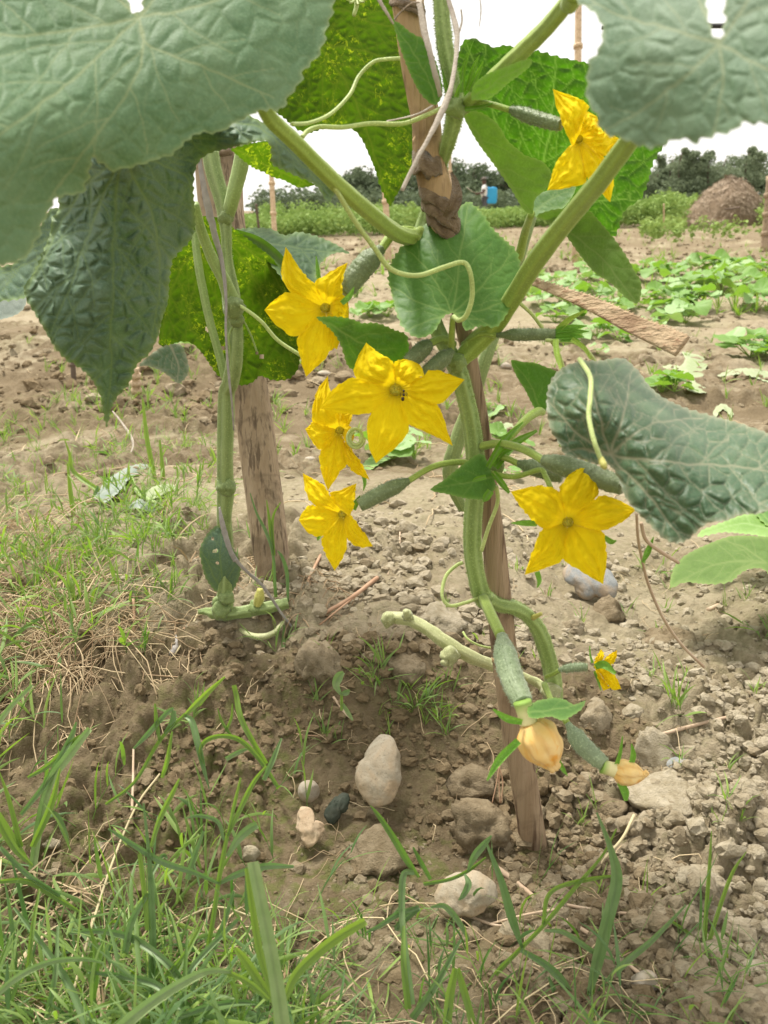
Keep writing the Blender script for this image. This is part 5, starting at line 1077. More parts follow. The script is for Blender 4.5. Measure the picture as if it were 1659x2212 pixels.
V, Fs, u = sweep(C, c[:, 3]*c[:, 2]/F, 72, post_shape, flat=.75); mk('post_body', V, Fs, M['post'], po, attrs={'u': u})
for y, x0, x1, rr2 in ((328, 440, 500, 8),):
    tube('knot', [(x0, y, dP(y)-.014, rr2), ((x0+x1)/2, y+4, dP(y)-.018, rr2), (x1, y, dP(y)-.014, rr2)], M['bark_tie'], po, 8, 5)

def wrap(label, y0, slope, turns, wid, seed, rad=38, nm='bark_tie'):
    o = thing('binding', label, 'tie', P(np.interp(y0, [c[1] for c in ctl], [c[0] for c in ctl]), y0, dS(y0)), 'bark strips binding the vine to the stake')
    for k in range(turns):
        ph = np.linspace(0, 2*np.pi*1.02, 60); yc = y0+k*wid*.85; rs = []
        yy = yc + slope*np.cos(ph) + 5*(vn(ph*1.5, ph*0+k, seed)-.5)*2
        xc = np.interp(yy, [c[1] for c in ctl], [c[0] for c in ctl]); d0 = dS(yy)
        rpx = rad+3*(vn(ph*2, ph*0+k*3, seed+2)-.5)*2
        rim = []
        for dv, bulge in ((-1, 0), (-.7, 1.5), (0, 2.2), (.7, 1.5), (1, 0), (.7, -2), (-.7, -2)):
            e = wid/2*(1+.35*(vn(ph*3, ph*0+dv*3, seed+k)-.5)*2)
            rim.append(P(xc+(rpx+bulge)*np.cos(ph), yy+dv*e, d0-(rpx+bulge)*np.sin(ph)*.9*d0/F))
        Rm = np.stack(rim, 1); V = Rm.reshape(-1, 3); m = 7; i = np.arange(59)[:, None]*m; j = np.arange(m)[None]; Q = np.stack([i+j, i+(j+1) % m, i+m+(j+1) % m, i+m+j], -1).reshape(-1, 4)
        V = V + .0005*(n3(V*400, 1, seed)-.5)[:, None]*2
        mk('strip', V, Q, M[nm], o)
    return o
wrap('dark bark strip wound level round the stake, upper of the two bindings', 352, 7, 1, 54, 5, 33)
wrap('dark bark strips wound slantwise round the stake, lower binding just above the heart-shaped leaf', 432, 24, 3, 34, 6, 34)
wrap('short dark bark strip knotted round the stake at the top of the picture', 6, 8, 2, 12, 7, 34)
o = thing('binding_end', 'loose curled end of the bark strip sticking out on the right of the stake', 'tie', P(985, 420, .44)); 
ribbon('strip', [(975, 372, .44, 3), (984, 396, .435, 8), (986, 424, .43, 13), (978, 450, .43, 13), (962, 470, .435, 8)], M['bark_tie'], o, .3)
def string(pts, label, mat='fibre', flat=.35, seg=8, grp='dry fibre strings hanging by the vine', cat='string', name='string'):
    C, rd = pxline(pts, 8, .8); V, Fs, u = sweep(C, rd, seg, ribs(3, .12, .15, len(pts)), flat=flat); return mk(name, V, Fs, M[mat], None, label=label, cat=cat, group=grp)
string([(905, 0, .395, 8), (915, 60, .392, 9), (928, 110, .39, 8), (940, 160, .392, 8), (952, 208, .398, 6)], 'pale flat fibre strip running down over the narrow leaf on the stake')
string([(965, -10, .405, 6), (978, 30, .40, 7), (987, 75, .395, 7), (984, 130, .39, 6), (977, 175, .385, 7), (966, 215, .382, 9), (948, 255, .38, 9), (925, 300, .378, 7), (895, 355, .376, 6), (868, 412, .375, 6)], 'long pale fibre string crossing the stake from upper right to lower left')
string([(996, 20, .40, 2), (998, 45, .40, 2.5), (992, 68, .398, 3), (987, 78, .396, 3)], 'short forked fibre end above the node')
string([(1036, -10, .40, 1), (1039, 20, .40, 1.6), (1037, 45, .40, 1.2), (1035, 58, .40, .8)], 'hair-thin loose fibre hanging against the sky')
string([(808, -20, .39, 5), (825, 10, .39, 5), (840, 35, .392, 4), (850, 52, .395, 3)], 'mauve fibre end left of the stake top')
string([(835, 262, .42, 2.5), (870, 255, .41, 2.5), (905, 245, .40, 3), (935, 228, .40, 3)], 'thin brown fibre lying across the stake beside the tendril')
string([(852, 42, .40, 4), (864, 28, .392, 3), (888, 8, .388, 4), (905, 5, .39, 4)], 'dark knot end on the stake at the top of the picture', 'bark_tie')
string([(428, 330, .57, 5), (440, 400, .575, 8), (450, 450, .58, 10), (462, 500, .585, 9), (478, 560, .59, 7), (488, 640, .595, 4), (488, 720, .60, 3), (493, 800, .605, 3.5), (500, 860, .61, 3), (505, 930, .625, 2)], 'grey flat string running down along the left vine', 'fibre_grey')
string([(474, 1095, .66, 2.5), (478, 1120, .66, 6), (488, 1160, .665, 8), (500, 1195, .67, 7), (510, 1212, .675, 8)], 'grey flattened string loop over the small drooping leaf', 'fibre_grey')
string([(508, 1208, .672, 5), (530, 1232, .68, 4.5), (560, 1258, .69, 4.5), (585, 1290, .70, 4), (608, 1325, .71, 3.5), (632, 1356, .715, 3)], 'thin grey twig slanting down from the knot to the soil', 'fibre_grey')
string([(243, 888, 1.45, 2), (262, 912, 1.43, 3), (282, 942, 1.40, 4), (287, 965, 1.38, 4), (275, 990, 1.36, 3), (262, 1008, 1.34, 2)], 'pale string curling onto the grey fallen leaf', 'fibre')
# split reed sticking out to the right
rd = thing('split_reed', 'short piece of split brown reed jutting out to the right of the vine', 'stick', P(1150, 607, .45))
pr = [(1140, 603, .46, 6), (1160, 612, .455, 9), (1215, 632, .44, 13), (1290, 662, .425, 18), (1370, 702, .41, 22), (1430, 728, .40, 25), (1474, 748, .392, 27)]
C, rr_ = pxline(pr, 10)
V, Fs, u = sweep(C, rr_, 28, lambda ph, uu: .93/(np.abs(np.cos(ph))**7+np.abs(np.sin(ph))**7)**(1/7)+.05*(vn(uu*40+0*ph, ph*2+0*uu, 8)-.5), flat=.2); mk('reed_body', V, Fs, M['reed'], rd)
so = Soup()
for k in range(44):       # torn fibres on the upper edge
    f = k/44+random.random()*.02; i = min(int(f*(len(pr)-1)), len(pr)-2); g = f*(len(pr)-1)-i; a, b = np.array(pr[i]), np.array(pr[i+1]); c0 = a+(b-a)*g
    p0 = (c0[0]+c0[3]*.40, c0[1]-c0[3]*.82, c0[2]); C = P([p0[0]-4, p0[0]+2, p0[0]+6], [p0[1]+3, p0[1]-1, p0[1]-random.uniform(1, 4)], [p0[2]]*3); V, Fs, _ = sweep(C, [.0005, .0004, .0001], 5); so.add(V, Fs)
so.build('torn_edge', M['bamboo_tan'], rd)

# ---- straws, twigs and roots that can be told apart
def twig(px, label, r=3.5, mat='straw_brown', lift=.004, n=8, name='twig', cat='twig', group='dry twigs and straws on the soil', kink=0):
    g = gpt([p[0] for p in px], [p[1] for p in px]); C = []
    for k, p in enumerate(px):
        d = g[k, 1]*cp+(H-g[k, 2])*sp; up = p[2] if len(p) > 2 else 0
        C.append((p[0], p[1], d-lift-up, r*(1-.35*k/len(px))))
    return tube(name, C, M[mat], None, 8, n, (0, 0), .12, label=label, cat=cat, group=group)
twig([(700, 1185, .02), (672, 1240, .015), (650, 1290, .006), (640, 1320)], 'tan straw leaning up behind the lowest left flower', 3.5, 'straw_brown')
twig([(815, 1248, .01), (760, 1290, .008), (700, 1325, .005), (668, 1345)], 'reddish brown stalk lying across the top of the mound', 5, 'straw_brown')
twig([(800, 1262, .006), (740, 1310, .006), (690, 1350)], 'thinner brown stalk lying under the reddish one', 2.5, 'straw_brown')
twig([(656, 1160, .02), (640, 1185, .012), (622, 1215)], 'short dark twig leaning against the foot of the post', 3, 'straw_brown')
twig([(864, 1150, .004), (862, 1180, .004), (845, 1210, .004), (838, 1242)], 'thin crooked white root on the pale mound', 2, 'root')
twig([(1410, 1592), (1480, 1572), (1560, 1552), (1640, 1535), (1700, 1525)], 'long grey-brown stalk lying across the clods at right', 4.5, 'root', .006)
twig([(1530, 1318), (1570, 1300), (1610, 1282), (1660, 1262)], 'flat tan stalk under the big ground leaf', 6, 'root')
twig([(1215, 1962, .01), (1140, 1975, .01), (1100, 1985, .005), (1060, 1995)], 'pale root lying left of the lower right blades', 3, 'root')
twig([(1070, 1872), (1120, 1910), (1170, 1952), (1220, 1985), (1290, 2030), (1390, 2110), (1480, 2170), (1540, 2200)], 'long brown runner root crossing the lower right corner', 6, 'root', .004)
twig([(1180, 1945), (1260, 1962), (1340, 1972), (1430, 1985), (1490, 2040), (1520, 2080)], 'thin pale runner curving below the pale clod', 4, 'root', .004)
twig([(950, 1955), (1020, 1982), (1090, 2000), (1180, 1975)], 'pale thin runner in front of the flat stone', 3.5, 'root', .004)
twig([(1370, 1760, .02), (1345, 1810, .015), (1310, 1850, .008), (1290, 1880)], 'pale dry stalk tip beside the tall green blade', 3.5, 'straw', .004)
twig([(430, 1320, .0), (405, 1370, .004), (380, 1410, .002), (360, 1432)], 'yellow-green shoot lying down from the old stem end', 2.5, 'straw')
twig([(410, 1350), (380, 1372), (345, 1400)], 'reddish twig under the yellow-green shoot', 3, 'straw_brown')
twig([(388, 1372), (378, 1400), (370, 1415)], 'short thick grey stub on the soil of the mound', 9, 'fibre_grey', .006)
twig([(288, 1295, .02), (290, 1335, .01), (289, 1365)], 'upright broken brown straw beside the grass', 3.5, 'straw_brown')
twig([(720, 1425+80), (745, 1540), (762, 1555)], 'short pale dead shoot below the seedling', 3, 'root')
twig([(555, 1640), (575, 1665), (593, 1683)], 'short pair of dead brown straws on the bank', 2.5, 'straw_brown')
twig([(590, 1560), (640, 1585), (700, 1590)], 'thin dark rootlet on the bank', 1.6, 'straw_brown')
twig([(350, 2010, .02), (460, 1960, .03), (560, 1985, .03)], 'curved pale dead stalk arching over the lower left grass', 2.4, 'straw', .01)
twig([(150, 2190), (170, 2100, .02), (230, 1900, .02), (290, 1750, .01), (345, 1672)], 'long straw-coloured stalk rising through the lower left grass', 3.2, 'straw', .01)
twig([(285, 1752, .01), (287, 1700, .01), (288, 1640, .005), (289, 1600)], 'thin upright stem branching from the straw-coloured stalk', 3, 'root', .01)
for k, (x, y) in enumerate(((1075, 1650), (1082, 1665), (1068, 1672))):
    twig([(1078, 1655, .02), (x-2+6*k, 1690, .012), (x+12*k-12, 1735)], ['leftmost', 'middle', 'rightmost'][k]+' of three orange rootlets hanging left of the stake foot', 1.6, 'straw_brown', .02)
# seed heads in the foreground
def seedhead(pts, label):
    q = catmull(pts, 10); so = Soup(); d = .33
    C = P(q[:, 0], q[:, 1], q[:, 2]); V, Fs, _ = sweep(C, .0004, 5); so.add(V, Fs, .3)
    for k in range(0, len(q), 1):
        for s in (-1, 1):
            V, Fc = I1; a = random.uniform(0, 3); W = (V*np.array([.0007, .0007, .0022]))@rotm(a, s*.7, a); so.add(W+C[k]+np.array([s*.0014, random.uniform(-.001, .001), .0006]), Fc, random.uniform(.1, .8))
    return so.build('seed_head', M['straw_mass'], None, label=label, cat='seed head', group='dry brown grass seed heads')
for pts, lab in (([(1010, 2120, .50), (1060, 2112, .495), (1120, 2118, .49), (1168, 2130, .49)], 'long dry seed head lying level at the bottom centre'), ([(1010, 2060, .50), (1015, 2090, .49), (1012, 2150, .485), (1008, 2212, .48)], 'upright dry seed head left of the level one'),
                 ([(1172, 2038, .50), (1205, 2070, .49), (1228, 2100, .49), (1238, 2140, .485)], 'slanting dry seed head beside the lower right blades'), ([(1385, 2072, .49), (1330, 2090, .49), (1290, 2105, .49), (1260, 2120, .49)], 'reddish dry seed head pointing right at the bottom'),
                 ([(855, 2155, .46), (880, 2190, .45), (905, 2240, .44)], 'reddish dry spike at the bottom edge'), ([(1245, 2205, .47), (1238, 2160, .475), (1240, 2120, .48)], 'short upright seed head at the foot of the lower right blades')):
    seedhead(pts, lab)

# ================================================================== grass plants near the camera
def gplant(label, base_px, bl, group='grass plants near the camera', mat='grass'):
    o = thing('grass_plant', label, 'grass', P(*base_px), group)
    for b in bl:
        m = M['grass_blue'] if b[0] == 'b' else M['grass']
        ribbon('blade' if b[0] != 's' else 'stalk', [(p[0], p[1], p[2], p[3]*(.8 if p[3] > 5 else 1)) for p in b[2]], m, o, .5, 7, b[1])
    return o
gplant('cut thick pale grass stem standing up at the bottom centre with two bright blades', (600, 2240, .345),
       [('b', .9, [(546, 1862, .335, 16), (560, 1930, .335, 17), (580, 2030, .335, 18), (600, 2140, .335, 20), (616, 2260, .335, 22)]), ('g', .9, [(533, 1876, .345, 5), (545, 1960, .345, 9), (562, 2060, .345, 10), (590, 2150, .345, 8)]),
        ('g', 1., [(612, 2165, .36, 7), (640, 2105, .36, 12), (690, 2055, .36, 14), (745, 2015, .36, 14), (790, 1990, .36, 11)]), ('g', 1., [(595, 2170, .36, 6), (560, 2120, .36, 12), (530, 2075, .36, 12), (508, 2048, .36, 5)]), ('g', .9, [(580, 2160, .355, 6), (540, 2125, .355, 8), (490, 2100, .355, 7), (455, 2094, .355, 4)])])
gplant('very near arching pale blade crossing the bottom left', (230, 2240, .33),
       [('b', .8, [(230, 2250, .33, 19), (290, 2195, .33, 17), (350, 2150, .335, 15), (410, 2115, .34, 13), (455, 2097, .35, 9), (500, 2100, .355, 4)]), ('b', .6, [(-20, 2160, .36, 8), (40, 2110, .36, 9), (110, 2078, .37, 8), (180, 2072, .38, 5), (225, 2080, .39, 2)])])
gplant('grass plant with long blue-green blades crossing left of the cut stem', (395, 2120, .42),
       [('b', .3, [(400, 2130, .42, 8), (360, 2080, .42, 11), (290, 2030, .43, 11), (220, 2012, .435, 8), (150, 2016, .44, 3)]), ('b', .2, [(400, 2190, .40, 6), (340, 2130, .41, 11), (270, 2110, .42, 9), (190, 2100, .42, 3)]),
        ('b', .2, [(380, 2200, .40, 7), (450, 2175, .40, 9), (520, 2165, .41, 8), (580, 2175, .41, 3)]), ('b', .3, [(400, 2110, .41, 8), (440, 2060, .42, 8), (500, 2000, .43, 6), (520, 1980, .43, 2)]), ('g', .3, [(395, 2220, .40, 7), (400, 2100, .41, 6), (405, 2010, .42, 2)])])
gplant('tall jointed grass stalk with blades left of the cut stem', (448, 2040, .44),
       [('s', .7, [(450, 2045, .44, 5), (462, 1975, .44, 5), (472, 1905, .44, 5), (482, 1850, .44, 5), (492, 1800, .44, 4)]), ('g', .7, [(492, 1806, .44, 3), (520, 1745, .44, 7), (548, 1690, .44, 6), (575, 1655, .44, 2)]), ('b', .5, [(490, 1850, .44, 4), (515, 1812, .44, 11), (540, 1790, .44, 12), (556, 1782, .44, 9)]),
        ('g', .7, [(492, 1806, .44, 3), (506, 1740, .44, 4), (520, 1680, .44, 2)]), ('b', .2, [(472, 1908, .44, 3), (420, 1885, .43, 7), (350, 1862, .43, 9), (280, 1820, .43, 7), (234, 1790, .43, 2)]), ('b', .3, [(472, 1910, .44, 3), (510, 1890, .44, 9), (570, 1872, .44, 10), (635, 1872, .44, 3)]), ('b', .3, [(484, 1815, .44, 3), (470, 1775, .44, 6), (430, 1762, .44, 4), (400, 1768, .44, 1)])])
gplant('grass shoot with upright blades in the middle of the lower left', (325, 2130, .43),
       [('b', .2, [(325, 2150, .43, 9), (330, 2060, .43, 10), (328, 1960, .43, 9), (322, 1850, .43, 6), (310, 1735, .43, 2)]), ('g', .8, [(320, 2010, .43, 8), (312, 1930, .43, 7), (302, 1845, .43, 5)]), ('g', .7, [(326, 1830, .43, 4), (345, 1770, .43, 7), (372, 1715, .43, 5), (388, 1682, .43, 2)]),
        ('b', .2, [(322, 1900, .43, 4), (350, 1850, .44, 6), (362, 1855, .44, 2)]), ('b', .3, [(405, 1900, .44, 8), (420, 1850, .44, 7), (440, 1795, .44, 3)]), ('b', .3, [(270, 2060, .43, 9), (285, 1990, .43, 9), (320, 1930, .43, 4)]), ('b', .2, [(460, 2050, .43, 7), (485, 1990, .43, 7), (505, 1925, .43, 3)]), ('g', .7, [(350, 2120, .42, 6), (400, 2060, .42, 6), (440, 1990, .43, 2)])])
gplant('clump with a long bent ribbon blade near the left edge', (60, 1850, .50),
       [('b', .9, [(70, 1880, .50, 11), (85, 1780, .50, 12), (108, 1690, .50, 12), (150, 1630, .50, 12), (194, 1574, .50, 8)]), ('b', .9, [(-30, 1600, .52, 8), (20, 1530, .52, 7), (70, 1480, .52, 4)]), ('g', .8, [(-20, 1740, .48, 12), (20, 1800, .48, 11), (60, 1860, .48, 4)]), ('g', .8, [(45, 1830, .48, 8), (20, 1730, .48, 5), (-2, 1665, .48, 1)]),
        ('b', .3, [(45, 1760, .50, 4), (100, 1690, .50, 8), (150, 1600, .51, 8), (165, 1560, .51, 2)]), ('g', .5, [(60, 1680, .51, 3), (110, 1650, .51, 7), (160, 1600, .51, 5), (185, 1585, .51, 1)]), ('b', .4, [(105, 1750, .50, 3), (125, 1765, .50, 8), (140, 1800, .50, 8), (148, 1822, .50, 2)]), ('g', .8, [(70, 1830, .49, 8), (110, 1740, .49, 9), (130, 1660, .49, 2)])])
gplant('dense grass blades at the lower left edge', (40, 2050, .42),
       [('b', .2, [(190, 2230, .40, 10), (150, 2130, .41, 11), (90, 2040, .42, 9), (30, 1960, .43, 3)]), ('g', .6, [(-10, 1905, .45, 4), (60, 1905, .45, 8), (130, 1945, .45, 8), (180, 1975, .45, 2)]), ('b', .2, [(130, 1935, .45, 5), (60, 1890, .45, 8), (0, 1830, .45, 6)]), ('g', .7, [(60, 2100, .42, 5), (70, 2010, .42, 5), (85, 1920, .43, 2)]), ('g', .8, [(-20, 1740, .47, 14), (30, 1830, .47, 10), (70, 1870, .47, 3)]),
        ('b', .3, [(100, 2200, .41, 7), (120, 2100, .41, 7), (125, 2000, .42, 3)]), ('g', .5, [(200, 2120, .42, 7), (205, 2050, .42, 6), (190, 1990, .42, 2)]), ('g', .4, [(0, 2212, .40, 8), (-10, 2120, .40, 7), (20, 2030, .41, 2)])])
gplant('jointed stalk with drooping leaf on the slope of the bank', (300, 1740, .53),
       [('s', .6, [(228, 1738, .53, 3), (290, 1690, .53, 3.5), (345, 1600, .53, 4), (400, 1542, .53, 3)]), ('g', .9, [(398, 1546, .53, 3), (420, 1525, .53, 8), (450, 1495, .53, 7), (486, 1462, .53, 2)]), ('b', .2, [(400, 1546, .53, 4), (415, 1560, .525, 9), (428, 1610, .52, 9), (440, 1660, .52, 6), (452, 1705, .52, 1)]), ('g', .6, [(345, 1600, .53, 3), (338, 1560, .53, 6), (335, 1520, .53, 2)]),
        ('b', .3, [(288, 1618, .53, 2), (320, 1585, .53, 7), (360, 1540, .53, 6), (375, 1530, .53, 3)]), ('b', .3, [(355, 1585, .53, 3), (372, 1560, .53, 8), (376, 1535, .53, 6)]), ('g', .7, [(350, 1680, .53, 4), (362, 1640, .52, 5), (372, 1580, .52, 2)])])
gplant('grass plant with arched bright leaf on the bank', (575, 1660, .53),
       [('g', .7, [(575, 1650, .53, 5), (545, 1600, .525, 7), (520, 1550, .525, 8), (510, 1500, .53, 7), (505, 1480, .53, 5)]), ('g', .6, [(600, 1700, .52, 4), (560, 1640, .52, 6), (520, 1600, .52, 7), (480, 1590, .52, 6), (445, 1600, .52, 5), (432, 1625, .52, 3), (440, 1650, .52, 1)]), ('b', .3, [(570, 1685, .51, 5), (590, 1640, .51, 7), (608, 1595, .515, 2)]),
        ('b', .6, [(488, 1640, .53, 5), (515, 1625, .53, 6), (542, 1615, .53, 2)]), ('g', .5, [(500, 1590, .53, 3), (480, 1560, .53, 3), (470, 1530, .53, 1)]), ('g', .7, [(488, 1580, .53, 3), (500, 1550, .53, 3), (502, 1520, .53, 1)]), ('s', .4, [(600, 1700, .52, 4), (575, 1660, .53, 4), (550, 1630, .53, 3)])])
gplant('grass plant with two long crossing blades in the lower right', (1255, 2200, .45),
       [('b', .3, [(1272, 2150, .45, 6), (1290, 2080, .445, 16), (1312, 1990, .44, 17), (1332, 1900, .44, 16), (1318, 1830, .44, 8), (1289, 1755, .44, 2)]), ('g', .7, [(1258, 2190, .45, 10), (1276, 2150, .45, 9), (1284, 2080, .45, 8), (1292, 2040, .45, 3)]),
        ('b', .4, [(1268, 2178, .45, 7), (1340, 2090, .46, 10), (1410, 2030, .465, 8), (1482, 1955, .47, 2)]), ('s', .8, [(1254, 2195, .45, 8), (1270, 2160, .45, 6), (1280, 2120, .45, 5)]), ('b', .4, [(1262, 2190, .445, 5), (1330, 2190, .44, 12), (1410, 2196, .44, 12), (1500, 2206, .44, 5)]), ('b', .2, [(1240, 2165, .45, 8), (1215, 2120, .45, 11), (1180, 2085, .45, 10), (1125, 2052, .455, 5)]), ('b', .2, [(1228, 2230, .45, 8), (1205, 2160, .45, 8), (1185, 2110, .45, 3)])])
gplant('slanting jointed stalk crossing the lower right with side leaves', (1079, 2094, .46),
       [('s', .7, [(1070, 2105, .46, 7), (1124, 2050, .46, 6), (1174, 1999, .455, 6), (1240, 1920, .45, 5), (1300, 1850, .45, 3), (1332, 1790, .45, 2)]), ('b', .2, [(1128, 2048, .46, 3), (1105, 1980, .455, 12), (1082, 1900, .45, 9), (1048, 1815, .45, 2)]), ('g', .7, [(1174, 1996, .455, 4), (1182, 1940, .45, 6), (1210, 1915, .45, 6), (1270, 1900, .45, 5), (1338, 1890, .45, 2)]),
        ('b', .5, [(1176, 2010, .45, 3), (1220, 2015, .45, 7), (1280, 2055, .45, 7), (1330, 2075, .45, 2)])])
gplant('grass plant with short broad leaves in front of the flat stone', (930, 1915, .47),
       [('g', .3, [(905, 1895, .47, 3), (880, 1860, .465, 9), (850, 1810, .46, 9), (820, 1765, .46, 5), (800, 1740, .46, 1)]), ('s', .4, [(915, 1910, .47, 4), (970, 1900, .47, 4), (1010, 1882, .47, 4), (1050, 1852, .47, 2)]), ('b', .3, [(1010, 1882, .47, 2), (1025, 1850, .465, 10), (1045, 1825, .465, 9), (1062, 1805, .465, 2)]), ('b', .2, [(1004, 1888, .465, 2), (1012, 1910, .46, 9), (1000, 1935, .46, 7), (990, 1945, .46, 1)]),
        ('b', .4, [(930, 1960, .46, 2), (960, 1958, .455, 8), (990, 1990, .455, 8), (1012, 2030, .455, 3)]), ('b', .3, [(895, 1885, .465, 6), (872, 1890, .46, 9), (868, 1960, .455, 9), (872, 2020, .45, 8), (890, 2170, .44, 9)]), ('b', .2, [(905, 1960, .46, 6), (860, 1975, .455, 8), (820, 2000, .455, 6), (790, 2015, .455, 2)]), ('g', .2, [(930, 1900, .47, 4), (908, 1860, .465, 5), (892, 1830, .465, 2)]), ('b', .2, [(905, 1960, .46, 9), (860, 2000, .455, 8), (862, 2010, .455, 3)])])
gplant('pair of bright upright blades at the bottom centre', (985, 2170, .43),
       [('g', .9, [(965, 2220, .42, 12), (972, 2150, .42, 12), (984, 2092, .42, 8)]), ('g', .8, [(1024, 2220, .42, 9), (1005, 2150, .42, 10), (988, 2092, .42, 7)]), ('b', .3, [(890, 2200, .43, 10), (940, 2130, .43, 10), (995, 2030, .44, 3)]), ('g', .6, [(882, 2180, .43, 9), (872, 2080, .43, 8), (872, 2000, .44, 3)])])
gplant('two thin upright bright blades near the right edge', (1520, 2080, .48),
       [('g', .7, [(1520, 2085, .48, 6), (1524, 1990, .48, 6), (1532, 1880, .48, 4), (1537, 1795, .48, 1)]), ('g', .8, [(1522, 2070, .48, 6), (1545, 1990, .48, 6), (1580, 1890, .48, 4), (1612, 1840, .48, 1)]), ('s', .6, [(1535, 2120, .48, 5), (1522, 2075, .48, 5), (1490, 2020, .48, 4), (1450, 1990, .48, 3)])])
gplant('slim grass shoot standing in front of the wooden post', (598, 1290, .72),
       [('b', .3, [(596, 1285, .72, 2.5), (590, 1200, .71, 3), (575, 1150, .71, 3.5), (555, 1110, .71, 2.5), (540, 1065, .71, 1)]), ('g', .7, [(592, 1200, .71, 3), (588, 1140, .71, 3), (592, 1110, .71, 2.5), (606, 1085, .71, 1)]), ('g', .7, [(590, 1190, .71, 3), (584, 1140, .71, 4), (576, 1080, .71, 1)]), ('b', .2, [(622, 1300, .72, 2), (620, 1240, .715, 4), (610, 1205, .71, 3.5), (600, 1190, .71, 1.5)]), ('g', .4, [(596, 1290, .72, 3.5), (592, 1240, .72, 3.5), (590, 1200, .715, 2)]), ('g', .3, [(612, 1425, .69, 3), (612, 1390, .70, 4), (614, 1350, .71, 2)])])
gplant('small broad-leaved seedling on the bank', (738, 1530, .60), [('b', .7, [(736, 1500, .60, 3), (726, 1480, .60, 10), (732, 1462, .60, 12), (742, 1452, .60, 4)]), ('b', .4, [(736, 1500, .60, 3), (748, 1496, .60, 8), (755, 1490, .60, 2)]), ('s', .8, [(738, 1535, .60, 3), (738, 1500, .60, 3)]), ('b', .8, [(740, 1520, .60, 3), (752, 1540, .60, 6), (762, 1556, .60, 2)])])
gplant('pair of bright grass blades rising left of the puckered leaf tip', (325, 1130, 1.10),
       [('g', .9, [(345, 1135, 1.12, 6), (335, 1040, 1.12, 6), (318, 950, 1.12, 5), (308, 862, 1.12, 2)]), ('g', .8, [(348, 1110, 1.12, 5), (352, 1030, 1.12, 5), (345, 950, 1.12, 2)]), ('g', .6, [(280, 1200, 1.05, 7), (285, 1120, 1.05, 7), (290, 1060, 1.05, 4), (278, 1020, 1.05, 1)]), ('b', .3, [(178, 1170, 1.05, 8), (190, 1110, 1.05, 7), (212, 1050, 1.05, 3)]), ('g', .9, [(215, 1060, 1.05, 6), (160, 1020, 1.07, 6), (150, 980, 1.07, 3), (140, 950, 1.07, 1)]), ('g', .9, [(160, 1120, 1.0, 7), (152, 1060, 1.0, 6), (146, 1000, 1.0, 2)])], 'grass plants behind the left vine')
gplant('dense bright tuft of fine grass behind the thick vine', (430, 1060, 1.2),
       [('g', random.uniform(.6, 1), [(430+random.uniform(-14, 14), 1062, 1.2, 2.5), (430+dx*.6, 1062-dy*.6, 1.2, 2.5), (430+dx, 1062-dy, 1.2, .8)]) for dx, dy in [(random.uniform(-60, 60), random.uniform(30, 75)) for _ in range(26)]], 'grass plants behind the left vine')

# fallen grey leaves behind, left
def gleaf(name, label, poly, veins, mat, dz, seed, amp=.006):
    c = np.mean(poly, 0); o = thing(name, label, 'leaf', gpt(*c)[0])
    dep = [(p[0], p[1], gd(p[0], p[1])-dz) for p in poly[::3]] + [(c[0], c[1], gd(*c)-dz*1.6)]
    leaf('blade', poly, veins, dep, M[mat], o, 2.2, 2, 12, amp, 22, 1.8, seed=seed, terw=.2); return o
gl = gleaf('fallen_leaf', 'grey-green limp leaf with stalk fallen on the grass left of the vine', [(328, 1008), (306, 1002), (276, 1009), (240, 1030), (220, 1050), (203, 1074), (214, 1082), (228, 1086), (255, 1064), (282, 1032), (310, 1020)], [[(326, 1009), (280, 1015), (208, 1078)]], 'leaf_grey', .035, 31, .002)
tube('leaf_stalk', [(x, y, gd(x, y)-.035, r0) for x, y, r0 in ((283, 1030, 4), (296, 1062, 4.5), (320, 1080, 5), (345, 1090, 5))], M['stem'], gl, 8, 6)
gleaf('fallen_leaf', 'small curled grey leaf in the grass under the limp leaf', [(276, 1098), (290, 1083), (302, 1077), (318, 1086), (330, 1092), (330, 1106), (312, 1102), (295, 1098)], [[(276, 1098), (330, 1098)]], 'leaf_grey', .03, 32, .002)
gleaf('fallen_leaf', 'pale oval leaf turned up beside the curled grey leaf', [(312, 1068), (330, 1052), (352, 1046), (372, 1046), (380, 1054), (362, 1062), (345, 1072), (325, 1078)], [[(312, 1070), (376, 1050)]], 'leaf_wilted', .03, 33, .002)

# ================================================================== leafy plants on the ground
sq = thing('squash_plant', 'broad-leaved green plant lying on the soil at the right edge', 'plant', gpt(1640, 1280)[0])
leaf('leaf', [(1449, 1269), (1451, 1240), (1460, 1218), (1480, 1200), (1505, 1186), (1530, 1175), (1555, 1165), (1580, 1158), (1630, 1158), (1700, 1170), (1710, 1230), (1680, 1262), (1650, 1230), (1619, 1229), (1598, 1240), (1580, 1256), (1548, 1262), (1518, 1261), (1480, 1258)], [[(1655, 1215), (1560, 1215), (1455, 1262)], [(1655, 1215), (1600, 1180), (1560, 1165)], [(1655, 1215), (1600, 1225), (1570, 1256)]],
     [(1449, 1269, .74), (1580, 1158, .80), (1655, 1215, .74), (1580, 1256, .71), (1710, 1200, .76)], M['leaf_under'], sq, 2.6, 3, 14, .002, 26, 1.8, seed=41, terw=.3)
leaf('leaf', [(1507, 1160), (1515, 1146), (1534, 1138), (1555, 1130), (1585, 1118), (1612, 1110), (1680, 1105), (1720, 1140), (1700, 1180), (1650, 1160), (1600, 1152), (1560, 1150), (1530, 1156)], [[(1690, 1150), (1600, 1130), (1510, 1158)]], [(1507, 1160, .86), (1612, 1110, .90), (1700, 1180, .80)], M['leaf_field'], sq, 2.6, 3, 14, .002, 26, 1.8, seed=42, terw=.3)
